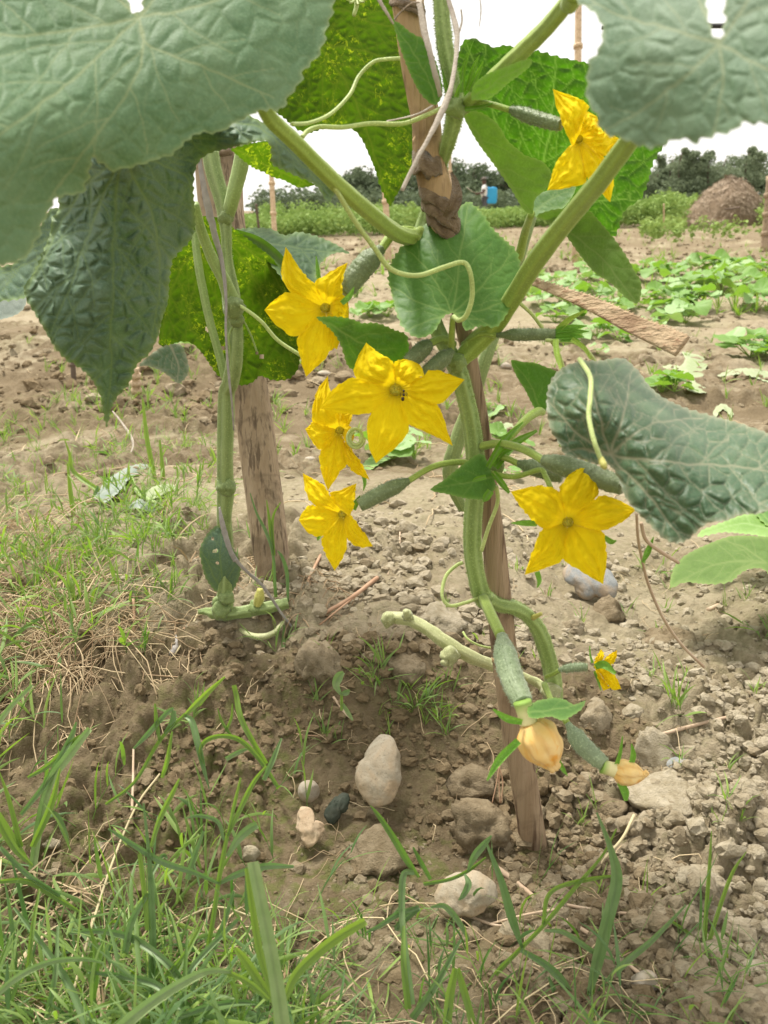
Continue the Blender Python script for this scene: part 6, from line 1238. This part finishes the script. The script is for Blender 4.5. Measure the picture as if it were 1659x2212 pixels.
leaf('leaf', [(1630, 1100), (1670, 1085), (1740, 1100), (1750, 1150), (1690, 1150), (1650, 1130)], [[(1690, 1150), (1640, 1105)]], [(1630, 1100, .9), (1740, 1100, .9), (1690, 1150, .84)], M['leaf_mid'], sq, 3, 3, 14, .002, 26, 1.8, seed=43)
tube('leaf_stalk', [(1655, 1215, .745, 6), (1700, 1240, .77, 7), (1720, 1290, .76, 8)], M['petiole'], sq, 10, 6); tube('leaf_stalk', [(1690, 1150, .82, 5), (1710, 1220, .79, 6), (1720, 1290, .76, 8)], M['petiole'], sq, 10, 6)

def leaf_proto(seed, wave=.1, fold=.25):
    """round-lobed young cucumber leaf in its own frame, 1 unit long, petiole at 0"""
    r_ = np.random.default_rng(seed); n, m = 26, 8; th = np.linspace(-2.75, 2.75, n); out = []
    for t in th:
        R0 = .62*(1+.22*math.cos(t))*(1+.06*math.cos(5*t+.4))+.02*(hash((seed, round(t, 2))) % 100/100-.5)
        for k in range(m+1):
            s = k/m; x = .12+R0*s*math.cos(t)*.92; y = R0*s*math.sin(t)
            z = fold*abs(y)*.8-.35*(x*.9)**2*.6 + wave*s*s*math.sin(3*t+seed)*.6+.03*math.sin(9*t+3*s)*s
            out.append((x, y, z))
    V = np.array(out); i = np.arange(n-1)[:, None]*(m+1); j = np.arange(m)[None]; Q = np.stack([i+j, i+j+1, i+m+2+j, i+m+1+j], -1).reshape(-1, 4)
    S_ = np.tile(np.linspace(0, 1, m+1), n); T_ = np.repeat(th, m+1); ve = np.maximum.reduce([np.exp(-((T_-a)/(.05/(S_+.25)))**2) for a in (-2, -1, 0, 1, 2)])*.8
    return V, Q, ve
PR = []
for k in range(5):
    V, Q, ve = leaf_proto(k, [.10, .16, .06, .2, .12][k], [.25, .4, .1, .5, .3][k]); me = None
    for mt in ('leaf_field', 'leaf_field_light'):
        o = mk('leaf', V, Q, M[mt], None, attrs={'vein': ve}, base=(0, 0, 0)); PR.append((mt, o.data)); bpy.data.objects.remove(o)
def cyl_mesh():
    V, Fs, u = sweep(np.array([[0, 0, 0], [.03, 0, .5], [0, 0, 1.]]), [.05, .04, .035], 6); o = mk('leaf_stalk', V, Fs, M['stem_bright'], None, base=(0, 0, 0)); me = o.data; bpy.data.objects.remove(o); return me
SM = cyl_mesh()
def seedling(px, py, size, n, label, seed, light=.3, group='young cucumber seedlings in the bed'):
    r_ = random.Random(seed); q = gpt(px, py)[0]; q[2] = float(ground_full(q[:1], q[1:2])[0])
    o = thing('cucumber_seedling', label, 'seedling', q, group)
    for k in range(n):
        az = k*2.4+r_.uniform(-.5, .5); hgt = size*r_.uniform(.35, 1.1); rad = size*r_.uniform(.25, 1.1)*(k > 0)
        tip = Vector((math.cos(az)*rad, math.sin(az)*rad, hgt)); L = size*r_.uniform(.7, 1.25)
        me = PR[r_.randrange(5)*2+(1 if r_.random() < light else 0)][1]
        lf = bpy.data.objects.new('leaf', me); COL.objects.link(lf); lf.parent = o; lf.location = tip; lf.scale = (L, L, L)
        lf.rotation_euler = (r_.uniform(-.45, .45), r_.uniform(-.5, .35), az+r_.uniform(-.6, .6))
        s_ = bpy.data.objects.new('leaf_stalk', SM); COL.objects.link(s_); s_.parent = o; s_.scale = (size*.6, size*.6, tip.length); s_.rotation_euler = tip.to_track_quat('Z', 'Y').to_euler()
    return o
sd = [  # px, py, size px, leaves, label
    (1200, 640, 34, 6, 'seedling just left of the drooping folded leaf'), (1150, 612, 26, 5, 'pale seedling hidden behind the petiole of the right leaf'), (1255, 628, 30, 6, None), (1320, 612, 24, 5, None), (1390, 596, 26, 6, None), (1440, 612, 32, 7, None), (1490, 598, 26, 6, None), (1548, 590, 30, 7, None), (1600, 604, 26, 6, None), (1648, 596, 28, 6, None), (1700, 600, 28, 6, None),
    (1560, 640, 44, 6, 'seedling with one big pale leaf in front of its row'), (1505, 668, 34, 7, None), (1440, 690, 30, 6, None), (1480, 700, 34, 7, 'seedling drooping at the near end of the row below the folded leaf'), (1420, 655, 28, 6, None), (1380, 668, 26, 5, None), (1330, 680, 26, 6, None), (1290, 655, 28, 6, None), (1240, 690, 32, 7, None), (1200, 700, 28, 6, None), (1290, 728, 30, 6, 'seedling under the middle of the split reed'), (1230, 745, 26, 5, None), (1340, 740, 26, 5, None), (1170, 668, 24, 5, None),
    (1620, 780, 42, 7, 'seedling at the right edge above the dry curled leaf'), (1668, 775, 40, 7, None), (1580, 612, 28, 6, None), (1632, 640, 26, 5, None), (1530, 622, 28, 6, None),
    (800, 688, 24, 7, 'left seedling of the pair between the left flower and the heart-shaped leaf'), (838, 686, 26, 7, 'right seedling of the pair beside the heart-shaped leaf'), (765, 700, 16, 4, None), (905, 700, 20, 5, None),
    (850, 1000, 44, 5, 'seedling leaf group under the middle flower petals'), (1430, 850, 34, 4, 'two-leaved bright seedling below the wilted leaf'), (1455, 862, 34, 4, None), (1095, 965, 26, 5, 'seedling behind the node between stake and leaves'), (1070, 900, 26, 4, 'seedling behind the stake'), (1105, 1040, 20, 4, None), (1290, 770, 18, 3, 'tiny seedling with two pale leaves above the puckered leaf'), (640, 805, 22, 4, 'seedling beside the dark mottled leaf'), (900, 880, 16, 4, None), (1068, 945, 20, 4, None), (395, 760, 22, 3, 'bright small leaf tip seen behind the hanging leaf')]
sd += [(x, y, z, 6, None) for x, y, z in ((1275, 606, 24), (1345, 632, 28), (1365, 606, 26), (1415, 622, 30), (1465, 634, 30), (1517, 604, 28), (1578, 596, 26), (1610, 622, 32), (1668, 628, 30), (1262, 672, 28), (1318, 706, 28), (1372, 700, 28), (1412, 720, 28), (1356, 650, 26), (1460, 668, 32), (1540, 690, 30), (1216, 664, 28), (1588, 660, 32), (1634, 672, 34), (1680, 660, 30))][::2]
OW = 'first second third fourth fifth sixth seventh eighth ninth tenth eleventh twelfth thirteenth fourteenth fifteenth sixteenth seventeenth eighteenth nineteenth twentieth twenty-first twenty-second twenty-third twenty-fourth twenty-fifth twenty-sixth twenty-seventh twenty-eighth twenty-ninth thirtieth'.split()
rows = {'far': sorted(a[0] for a in sd if a[4] is None and a[1] < 635 and a[0] > 1100), 'near': sorted(a[0] for a in sd if a[4] is None and 635 <= a[1] and a[0] > 1150)}
def autolab(px, py):
    if px <= 1150: return {765: 'tiny seedling at the right tip of the upper left flower', 905: 'small seedling half hidden by the heart-shaped leaf', 900: 'small seedling behind the six-petalled flower', 1068: 'little seedling right of the stake at flower height'}.get(px, 'seedling near the stake')
    k = 'far' if py < 635 else 'near'; return OW[rows[k].index(px)]+' plant from the left in the '+k+' half of the seedling bed'
for k, (px, py, sz, n, lab) in enumerate(sd):
    q = gpt(px, py)[0]; d = q[1]*cp+(H-q[2])*sp
    seedling(px, py, sz*1.15*d/F, n+1, lab or autolab(px, py), 100+k, .45 if px > 1100 else .25)
# wilted leaves on the bed
def gleaf(name, label, poly, veins, mat, dz, seed, amp=.006):
    c = np.mean(poly, 0); o = thing(name, label, 'leaf', gpt(*c)[0])
    dep = [(p[0], p[1], gd(p[0], p[1])-dz) for p in poly[::3]] + [(c[0], c[1], gd(*c)-dz*1.6)]
    leaf('blade', poly, veins, dep, M[mat], o, 2.2, 2, 12, amp, 22, 1.8, seed=seed, terw=.2); return o
gleaf('wilted_leaf', 'large limp pale green leaf hanging over the bed right of the reed', [(1432, 792), (1448, 788), (1470, 790), (1480, 775), (1474, 760), (1500, 765), (1545, 772), (1528, 790), (1518, 812), (1500, 822), (1524, 838), (1538, 845), (1525, 848), (1505, 848), (1480, 838), (1478, 815), (1470, 800), (1450, 800)], [[(1478, 770), (1485, 800), (1530, 845)], [(1478, 775), (1540, 775)]], 'leaf_wilted', .06, 51)
gleaf('wilted_leaf', 'long curled yellow-green leaf lying near the right edge', [(1550, 812), (1570, 800), (1600, 795), (1640, 798), (1690, 812), (1700, 830), (1660, 826), (1630, 815), (1600, 808), (1570, 812)], [[(1555, 812), (1620, 802), (1690, 820)]], 'leaf_wilted', .03, 52)
gleaf('wilted_leaf', 'small white-edged curled leaf above the puckered leaf', [(1540, 893), (1548, 878), (1562, 872), (1576, 880), (1584, 893), (1580, 902), (1572, 892), (1562, 884), (1552, 892), (1546, 904)], [[(1540, 893), (1582, 893)]], 'leaf_wilted', .02, 53)
gleaf('wilted_leaf', 'broad light green leaf on the bed just right of the stake', [(1058, 918), (1085, 912), (1110, 916), (1130, 925), (1110, 932), (1085, 930), (1062, 928)], [[(1058, 922), (1130, 925)]], 'leaf_wilted', .02, 54, .003)
gleaf('fallen_leaf', 'bright green heart leaf lying under the six-petalled flower', [(775, 1015), (800, 985), (830, 958), (860, 966), (884, 985), (880, 995), (850, 990), (820, 1002), (795, 1018)], [[(780, 1012), (835, 985), (880, 988)]], 'leaf_field', .03, 55)

# ================================================================== far field
def at(px, Y, z=0.): return np.array([(px-CX)/F*(Y*cp+(H-z)*sp), Y, z])
def pole(px0, py0, px1, py1, Y, r, label, mat='bamboo_tan', name='bamboo_pole', cat='pole', group='thin bamboo poles standing in the field'):
    """upright pole, foot seen at px0,py0 on the soil"""
    g = gpt(px0, py0)[0] if Y is None else at(px0, Y); d = g[1]*cp+(H-g[2])*sp
    top = P(px1, py1, d*.98); n = 12; t = np.linspace(0, 1, n)[:, None]; C = g*(1-t)+top*t; C[0, 2] -= .03
    V, Fs, u = sweep(C, np.linspace(r, r*.75, n), 10, lambda ph, uu: 1+.12*(np.mod(uu*9, 1) < .06)+0*ph)
    o = thing(name, label, cat, g, group); mk('cane', V, Fs, M[mat], o)
    for k in range(1, 4):
        c0 = g*(1-k/4)+top*k/4; e = (top-g)/np.linalg.norm(top-g)*r*.5; V, Fs, u = sweep(np.vstack([c0-e, c0, c0+e]), r*1.12, 10); mk('node_ring', V, Fs, M[mat], o)
    return o
pole(597, 500, 584, 330, 6.0, .020, 'bamboo pole seen in the gap under the folded leaf')
pole(562, 508, 553, 440, 13, .02, 'thin dark rod left of the bamboo pole in the gap', 'trunk')
pole(840, 490, 826, 300, 7, .028, 'bamboo pole under the tip of the mottled leaf')
pole(978, 470, 966, 180, 8, .018, 'bamboo pole just right of the near stake')
pole(1245, 500, 1250, -60, 7, .032, 'tall bamboo pole against the sky behind the netted leaf')
pole(1652, 464, 1664, 380, 9, .045, 'leaning pole at the right edge', 'post')
pole(296, 860, 292, 795, None, .010, 'short pale stake behind the hanging leaf tip', 'bamboo_tan')
pole(1434, 455, 1434, 440, 16, .015, 'short thin cane standing at the edge of the crop')
pole(160, 830, 150, 660, None, .006, 'thin brown rod at the far left behind the leaves', 'trunk')
# rail seen through the leaf notch at upper right
tube('bamboo_rail', [(1300, 60, 2.2, 4), (1545, 56, 2.1, 5), (1640, 54, 2.05, 6), (1900, 46, 2.0, 6)], M['black'], None, 10, 6, label='dark horizontal rail glimpsed through the notch of the upper right leaf', cat='rail')
# leaf clump cloud
def cloud(so, c, rad, n, s, r_, tone=(.0, 1.), flat=.6, droop=.0):
    p = r_.normal(size=(n, 3)); p /= np.linalg.norm(p, axis=1)[:, None]; p *= (r_.uniform(0, 1, n)**.35)[:, None]
    ctr = p*rad+c
    a = r_.normal(size=(n, 3)); a /= np.linalg.norm(a, axis=1)[:, None]; a[:, 2] *= flat; b = np.cross(a, r_.normal(size=(n, 3))); b /= np.linalg.norm(b, axis=1)[:, None]+1e-9
    L = s*r_.uniform(.6, 1.3, n)[:, None]; a = a*L; b = b*L*.42
    V = np.stack([ctr-a, ctr+b, ctr+a, ctr-b], 1).reshape(-1, 3)
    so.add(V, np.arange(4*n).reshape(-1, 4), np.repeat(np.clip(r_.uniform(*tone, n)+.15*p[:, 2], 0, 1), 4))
r_ = np.random.default_rng(5)
cs = Soup()
def crop_h(px, Y):
    return np.interp(px, [500, 640, 700, 850, 1000, 1080, 1150, 1390, 1420, 1480, 1560, 1700], [.30, .33, .40, .46, .45, .42, .5, .66, .85, .88, .8, .75])
for k in range(3600):
    px = r_.uniform(380, 1850); near = np.interp(px, [380, 700, 900, 1100, 1400, 1660, 1850], [13, 13.5, 15.5, 20, 22, 22, 22]); Y = near+r_.uniform(0, 1)**1.6*16
    if abs(px-1560) < 95 and Y < 27: continue
    h_ = crop_h(px, Y)*r_.uniform(.75, 1.1); c = at(px, Y, 0); 
    if abs(px-1055) < 25 and abs(Y-40) < 2: continue
    cloud(cs, c+[0, 0, h_*.55], np.array([.32, .32, h_*.48]), 34, .060*Y/20, r_, (.1, .95))
for k in range(110):      # loose taller sprigs
    px = r_.uniform(560, 900); Y = 13+r_.uniform(0, 8); c = at(px, Y); cloud(cs, c+[0, 0, .36], np.array([.06, .06, .2]), 22, .04, r_, (.4, 1))
for k in range(120):
    px = r_.uniform(1380, 1700); Y = r_.uniform(11, 20); c = at(px, Y)
    if 1480 < px < 1640 and r_.uniform() < .75: continue
    cloud(cs, c+[0, 0, .14], np.array([.07, .07, .15])*Y/15, 26, .045, r_, (.4, 1))
us = Soup()
for k in range(900):
    px = r_.uniform(560, 1800); Y = r_.uniform(52, 64) if px < 1330 else r_.uniform(70, 82); h_ = r_.uniform(.9, 2.0); c = at(px, Y, 0); tt = r_.uniform(.1, .7)
    cloud(us, c+[0, 0, h_*.45], np.array([.9, .6, h_*.5]), 42, .19, r_, (max(0, tt-.3), tt+.3))
us.build('undergrowth', M['foliage_dark'], kind='stuff', label='dark low undergrowth at the foot of the distant trees')
cs.build('crop_rows', M['crop'], kind='stuff', label='waist-high green crop along the far side of the field')
# trees
def tree(px, Y, h_, wdt, label, kind, seed, group):
    r_ = np.random.default_rng(seed); b = at(px, Y)
    o = thing('tree', label, 'tree', b, group)
    tr = [b+[0, 0, -.1], b+[.05*wdt, 0, h_*.35], b+[-.03*wdt, 0, h_*.7], b+[.02*wdt, 0, h_*.92]]
    V, Fs, u = sweep(catmull(tr, 4), np.linspace(.16, .04, 13)*h_/6, 8); mk('trunk', V, Fs, M['trunk'], o)
    so = Soup(); st_ = Soup()
    if kind == 'plume':          # slender feathery crown
        n = 15; wdt = wdt*1.35
        for k in range(n):
            f = (k+.5)/n; rr = wdt*(.5*(1-f)**.8+.08)*(.7+.6*r_.uniform()); z = h_*(.08+.9*f); lean = wdt*.35*f*f*(1 if seed % 2 else -1)*r_.uniform(.3, 1)
            for s_ in range(3):
                az = r_.uniform(0, 6.28); e = rr*r_.uniform(.2, 1); cc = b+[math.cos(az)*e+lean, math.sin(az)*e, z+r_.normal()*.1*h_/n]
                cloud(so, cc, np.array([rr*.55+.08, rr*.55+.08, h_/n*.8]), 60, .16, r_, (0, 1), 1.)
    else:
        for k in range(26):
            az = r_.uniform(0, 6.28); el = r_.uniform(-.2, 1.4); e = r_.uniform(.25, 1); q = b+np.array([math.cos(az)*math.cos(el)*wdt*.5*e, math.sin(az)*math.cos(el)*wdt*.5*e, h_*(.42+.48*math.sin(el)*e)])
            tt = r_.uniform(.1, .8)
            cloud(so, q, np.array([1, 1, .7])*wdt*r_.uniform(.12, .22), 75, .17, r_, (max(0, tt-.35), min(1, tt+.35)), .7)
            if k % 4 == 0:
                V, Fs, u = sweep(catmull([b+[0, 0, h_*.35], (b+[0, 0, h_*.5]+q)/2, q], 3), [.06, .05, .05, .04, .04, .03, .02], 5); st_.add(V, Fs)
        st_.build('branches', M['trunk'], o)
    so.build('crown', M['foliage_dark' if kind == 'dark' else 'foliage_olive'], o)
    return o
G1 = 'trees beyond the field on the right'; G2 = 'trees beyond the field behind the vine'
for k, (px, h_, wdt, kind, lab) in enumerate([(1398, 3.6, 2.2, 'plume', 'lowest slender tree at the left end of the right-hand group'), (1412, 4.6, 2., 'plume', 'thin tree second from the left of the right-hand group'), (1440, 6.3, 3.2, 'plume', 'tall pointed tree left of the centre of the right-hand group'), (1458, 6.6, 3., 'plume', 'tallest pointed tree of the right-hand group'),
        (1482, 6.4, 2.4, 'plume', 'feathery tree with a thin leaning top'), (1500, 6.7, 2.4, 'plume', 'feathery tree leaning right above the crop'), (1520, 6.3, 3.2, 'plume', 'bending plume-like tree left of the haystack'), (1540, 5.4, 3.6, 'olive', 'rounded olive tree just left of the haystack top'), (1565, 5.6, 3.6, 'olive', 'rounded tree directly behind the haystack'),
        (1600, 6.6, 3.8, 'plume', 'tall soft tree right of the haystack top'), (1618, 6.9, 2.4, 'plume', 'thin leaning top right of the haystack'), (1640, 5.9, 4.2, 'olive', 'broad olive tree at the right edge'), (1690, 5.6, 4.2, 'olive', 'broad tree just past the right edge'), (1500, 4.0, 5.0, 'olive', 'low bushy tree in front of the feathery ones'), (1425, 2.9, 4.0, 'olive', 'low bush at the foot of the first slender trees'), (1470, 3.7, 4.5, 'olive', 'low dense tree under the tallest pointed tree'), (1740, 6, 4, 'olive', 'tree beyond the right edge')]+[(1405+32*j, 4.0+.5*(j % 3), 5.2, 'olive', 'soft olive tree filling the back of the right-hand group, number '+str(j)) for j in range(0)]):
    tree(px, 84+(k % 3)*3, h_*.88, wdt, lab, kind, 300+k, G1)
for k, (px, h_, wdt, lab) in enumerate([(722, 2.9, 3.6, 'low dark tree at the left end of the middle group'), (745, 3.3, 4, 'dark round tree behind the thick petiole'), (778, 4.0, 3.4, 'dark tree with a small pointed top right of the petiole'), (805, 3.6, 4, 'dark rounded tree left of the pole'), (842, 3.8, 4.4, 'dark tree behind the tip of the mottled leaf'), (880, 4.0, 4.4, 'dark tree just left of the near stake'), (925, 4.2, 4.4, 'dark tree hidden behind the stake'),
        (975, 4.4, 4.2, 'tallest dark tree just right of the stake'), (1000, 4.2, 4.0, 'dark tree between the stake and the man'), (1022, 3.6, 3.6, 'dark tree left of the man'), (1048, 3.5, 3.6, 'dark tree behind the man'), (1076, 4.0, 3.8, 'dark tree right of the man beside the folded leaf'), (1110, 3.9, 4.2, 'dark tree behind the folded leaf'), (1150, 3.8, 4.2, 'dark tree in the gap under the netted leaf')]):
    tree(px, 66+(k % 3)*2.5, h_, wdt, lab, 'dark', 340+k, G2)
for j, lab in enumerate(['rounded tree behind the low bush at the left end', 'rounded tree behind the two pointed trees', 'rounded tree behind the leaning feathery tops', 'rounded tree behind the bending plume', 'rounded tree just left above the haystack', 'rounded tree just right above the haystack', 'rounded tree behind the thin leaning top', 'rounded tree at the far right end']):
    tree(1412+35*j, 93, [4.6, 6.0, 5.6, 5.4, 5.8, 6.2, 6.0, 5.8][j], 5.4, lab, 'olive', 380+j, G1)
# haystack
hb = at(1566, 25); hs = thing('haystack', 'brown rounded haystack on the far side of the field', 'haystack', hb)
V, Fc = I4; V = V.copy(); Rw, Hh = 1.04, 1.50
ang = np.arctan2(V[:, 1], V[:, 0]); W = V*np.array([Rw, Rw, Hh]); W[:, 2] = np.maximum(W[:, 2], -.15)
W[:, :2] *= (1+.25*np.clip(1-W[:, 2:3]/Hh, 0, 1)); W[:, 0] -= .40*np.clip(.55-W[:, 2]/Hh, 0, 1)*(V[:, 0] < 0)*1.6
W += V*(.28*(n3(V, 2.2, 50))+.14*n3(V, 6, 60)+.08*n3(V, 14, 61))[:, None]-V*.24
mk('heap', W+hb, Fc, M['hay'], hs, attrs={'tone': np.clip(.5+.6*(n3(V, 5, 70)-.5)*2, 0, 1)})
so = Soup()
for k in range(4600):
    i = r_.integers(len(W)); 
    if W[i, 2] < -.05: continue
    a = r_.normal(size=3); a = a-V[i]*(a@V[i])*.85; a[2] -= .35; a /= np.linalg.norm(a); L = r_.uniform(.06, .18); p = W[i]+hb+V[i]*.02; s_ = np.cross(a, V[i]); s_ /= np.linalg.norm(s_)+1e-9; s_ *= .012
    e = p+a*L+V[i]*.03; so.add(np.array([p-s_, p+s_, e+s_*.6, e-s_*.6]), np.array([[0, 1, 2, 3]]), r_.uniform(0, 1))
so.build('loose_straw', M['hay'], hs, kind='stuff')
sp_ = thing('straw_pile', 'low spill of brown straw left of the haystack foot', 'straw', at(1510, 22)); so = Soup()
for k in range(900):
    p = at(1512, 22)+np.array([r_.normal()*.28, r_.normal()*.3, abs(r_.normal())*.09+.03]); a = r_.normal(size=3); a[2] *= .4; a /= np.linalg.norm(a); s_ = np.cross(a, [0, 0, 1.])*.008; e = p+a*.16; so.add(np.array([p-s_, p+s_, e+s_, e-s_]), np.array([[0, 1, 2, 3]]), r_.uniform(0, 1))
V, Fc = lump(I3, 88, .3, 2, .2, 0); so.add(V*[.42, .4, .15]+at(1512, 22, .05), Fc, .4); so.build('straw_heap', M['hay'], sp_)
tube('bamboo_pole', [(1566, 452, 18., 1.4), (1580, 451, 18., 2.2), (1598, 448, 18., 1.8)], M['trunk'], None, 8, 4, label='short dark branch lying at the foot of the haystack', cat='branch')
# man with knapsack sprayer
Yp = 40.; pb = at(1046, Yp, -.02)
pn = thing('person', 'man in a white shirt and dark cap working in the far crop', 'person', pb)
def skin(name, pts, edges, rad, mat, lv=2):
    me = bpy.data.meshes.new(name); me.from_pydata([tuple(p) for p in pts], edges, []); o = bpy.data.objects.new(name, me); COL.objects.link(o); o.parent = pn
    o.modifiers.new('skin', 'SKIN'); sv = me.skin_vertices[0].data
    for k, r0 in enumerate(rad): sv[k].radius = (r0, r0) if not isinstance(r0, tuple) else r0
    sv[0].use_root = True
    s_ = o.modifiers.new('sub', 'SUBSURF'); s_.levels = lv; s_.render_levels = lv
    me.materials.append(mat); return o
bod = [(0, 0, .95), (0, 0, 1.12), (-.03, 0, 1.38), (-.05, 0, 1.47), (-.07, 0, 1.60), (-.08, -.02, 1.68), (-.04, -.19, 1.42), (-.10, -.27, 1.16), (-.36, -.24, 1.12), (-.44, -.22, 1.13), (-.04, .19, 1.42), (-.10, .27, 1.16), (-.34, .24, 1.10), (-.42, .23, 1.10), (0, -.10, .88), (.02, -.11, .48), (.02, -.11, .08), (-.12, -.11, .04), (0, .10, .88), (.02, .11, .48), (.02, .11, .08), (-.12, .11, .04)]
ed = [(0, 1), (1, 2), (2, 3), (3, 4), (4, 5), (2, 6), (6, 7), (7, 8), (8, 9), (2, 10), (10, 11), (11, 12), (12, 13), (0, 14), (14, 15), (15, 16), (16, 17), (0, 18), (18, 19), (19, 20), (20, 21)]
ra = [(.13, .15), (.12, .14), (.12, .16), .075, .11, .11, .06, .045, .035, .03, .06, .045, .035, .03, .085, .06, .045, .04, .085, .06, .045, .04]
skin('body', bod, ed, ra, M['skin'])
skin('shirt', [(0, 0, .94), (0, 0, 1.12), (-.03, 0, 1.38), (-.04, -.19, 1.42), (-.08, -.25, 1.25), (-.04, .19, 1.42), (-.08, .25, 1.25)], [(0, 1), (1, 2), (2, 3), (3, 4), (2, 5), (5, 6)], [(.20, .20), (.20, .19), (.19, .21), .09, .08, .09, .08], M['shirt'])
skin('trousers', [(0, 0, .94), (0, -.10, .86), (.02, -.11, .48), (.02, -.11, .12), (0, .10, .86), (.02, .11, .48), (.02, .11, .12)], [(0, 1), (1, 2), (2, 3), (0, 4), (4, 5), (5, 6)], [(.14, .16), .11, .085, .07, .11, .085, .07], M['trousers'])
V, Fc = I3; V = V.copy(); W = V*[.115, .10, .085]; W[:, 2] = np.maximum(W[:, 2], -.02); mk('cap', W+pb+[-.075, 0, 1.72], Fc, M['cap'], pn)
W = V*[.08, .075, .012]; mk('cap_peak', W+pb+[-.18, 0, 1.70], Fc, M['cap'], pn)
# sprayer
tb = pb+np.array([.26, -.06, 1.0]); sy = thing('knapsack_sprayer', 'sky-blue knapsack sprayer tank carried on the back of the man in the far crop', 'sprayer', tb)
def rbox(name, c, sx, sy_, sz, mat, par, p=5):
    V, Fc = I4; q = np.sign(V)*np.abs(V)**(2/p); q /= (np.abs(q)**p).sum(1)[:, None]**(1/p); return mk(name, q*[sx/2, sy_/2, sz/2]+c, Fc, M[mat], par)
rbox('tank', tb+[.02, 0, .03], .46, .26, .68, 'tank', sy, 7); rbox('tank_base', tb+[0, 0, -.25], .30, .2, .08, 'tank', sy); rbox('lid', tb+[.06, 0, .37], .14, .14, .05, 'tank', sy, 4); rbox('lid', tb+[-.13, 0, .37], .05, .08, .07, 'tank', sy, 4)
for s_ in (-1, 1):
    V, Fs, u = sweep(catmull([tb+[-.18, .1*s_, .30], tb+[-.34, .12*s_, .40], tb+[-.42, .12*s_, .15], tb+[-.2, .1*s_, -.2]], 5), .018, 6); mk('strap', V, Fs, M['black'], sy)
V, Fs, u = sweep(np.array([pb+[-.42, -.22, 1.13], pb+[-.62, -.25, 1.2], pb+[-.85, -.28, 1.38]]), .014, 6); mk('lance', V, Fs, M['fibre'], sy)
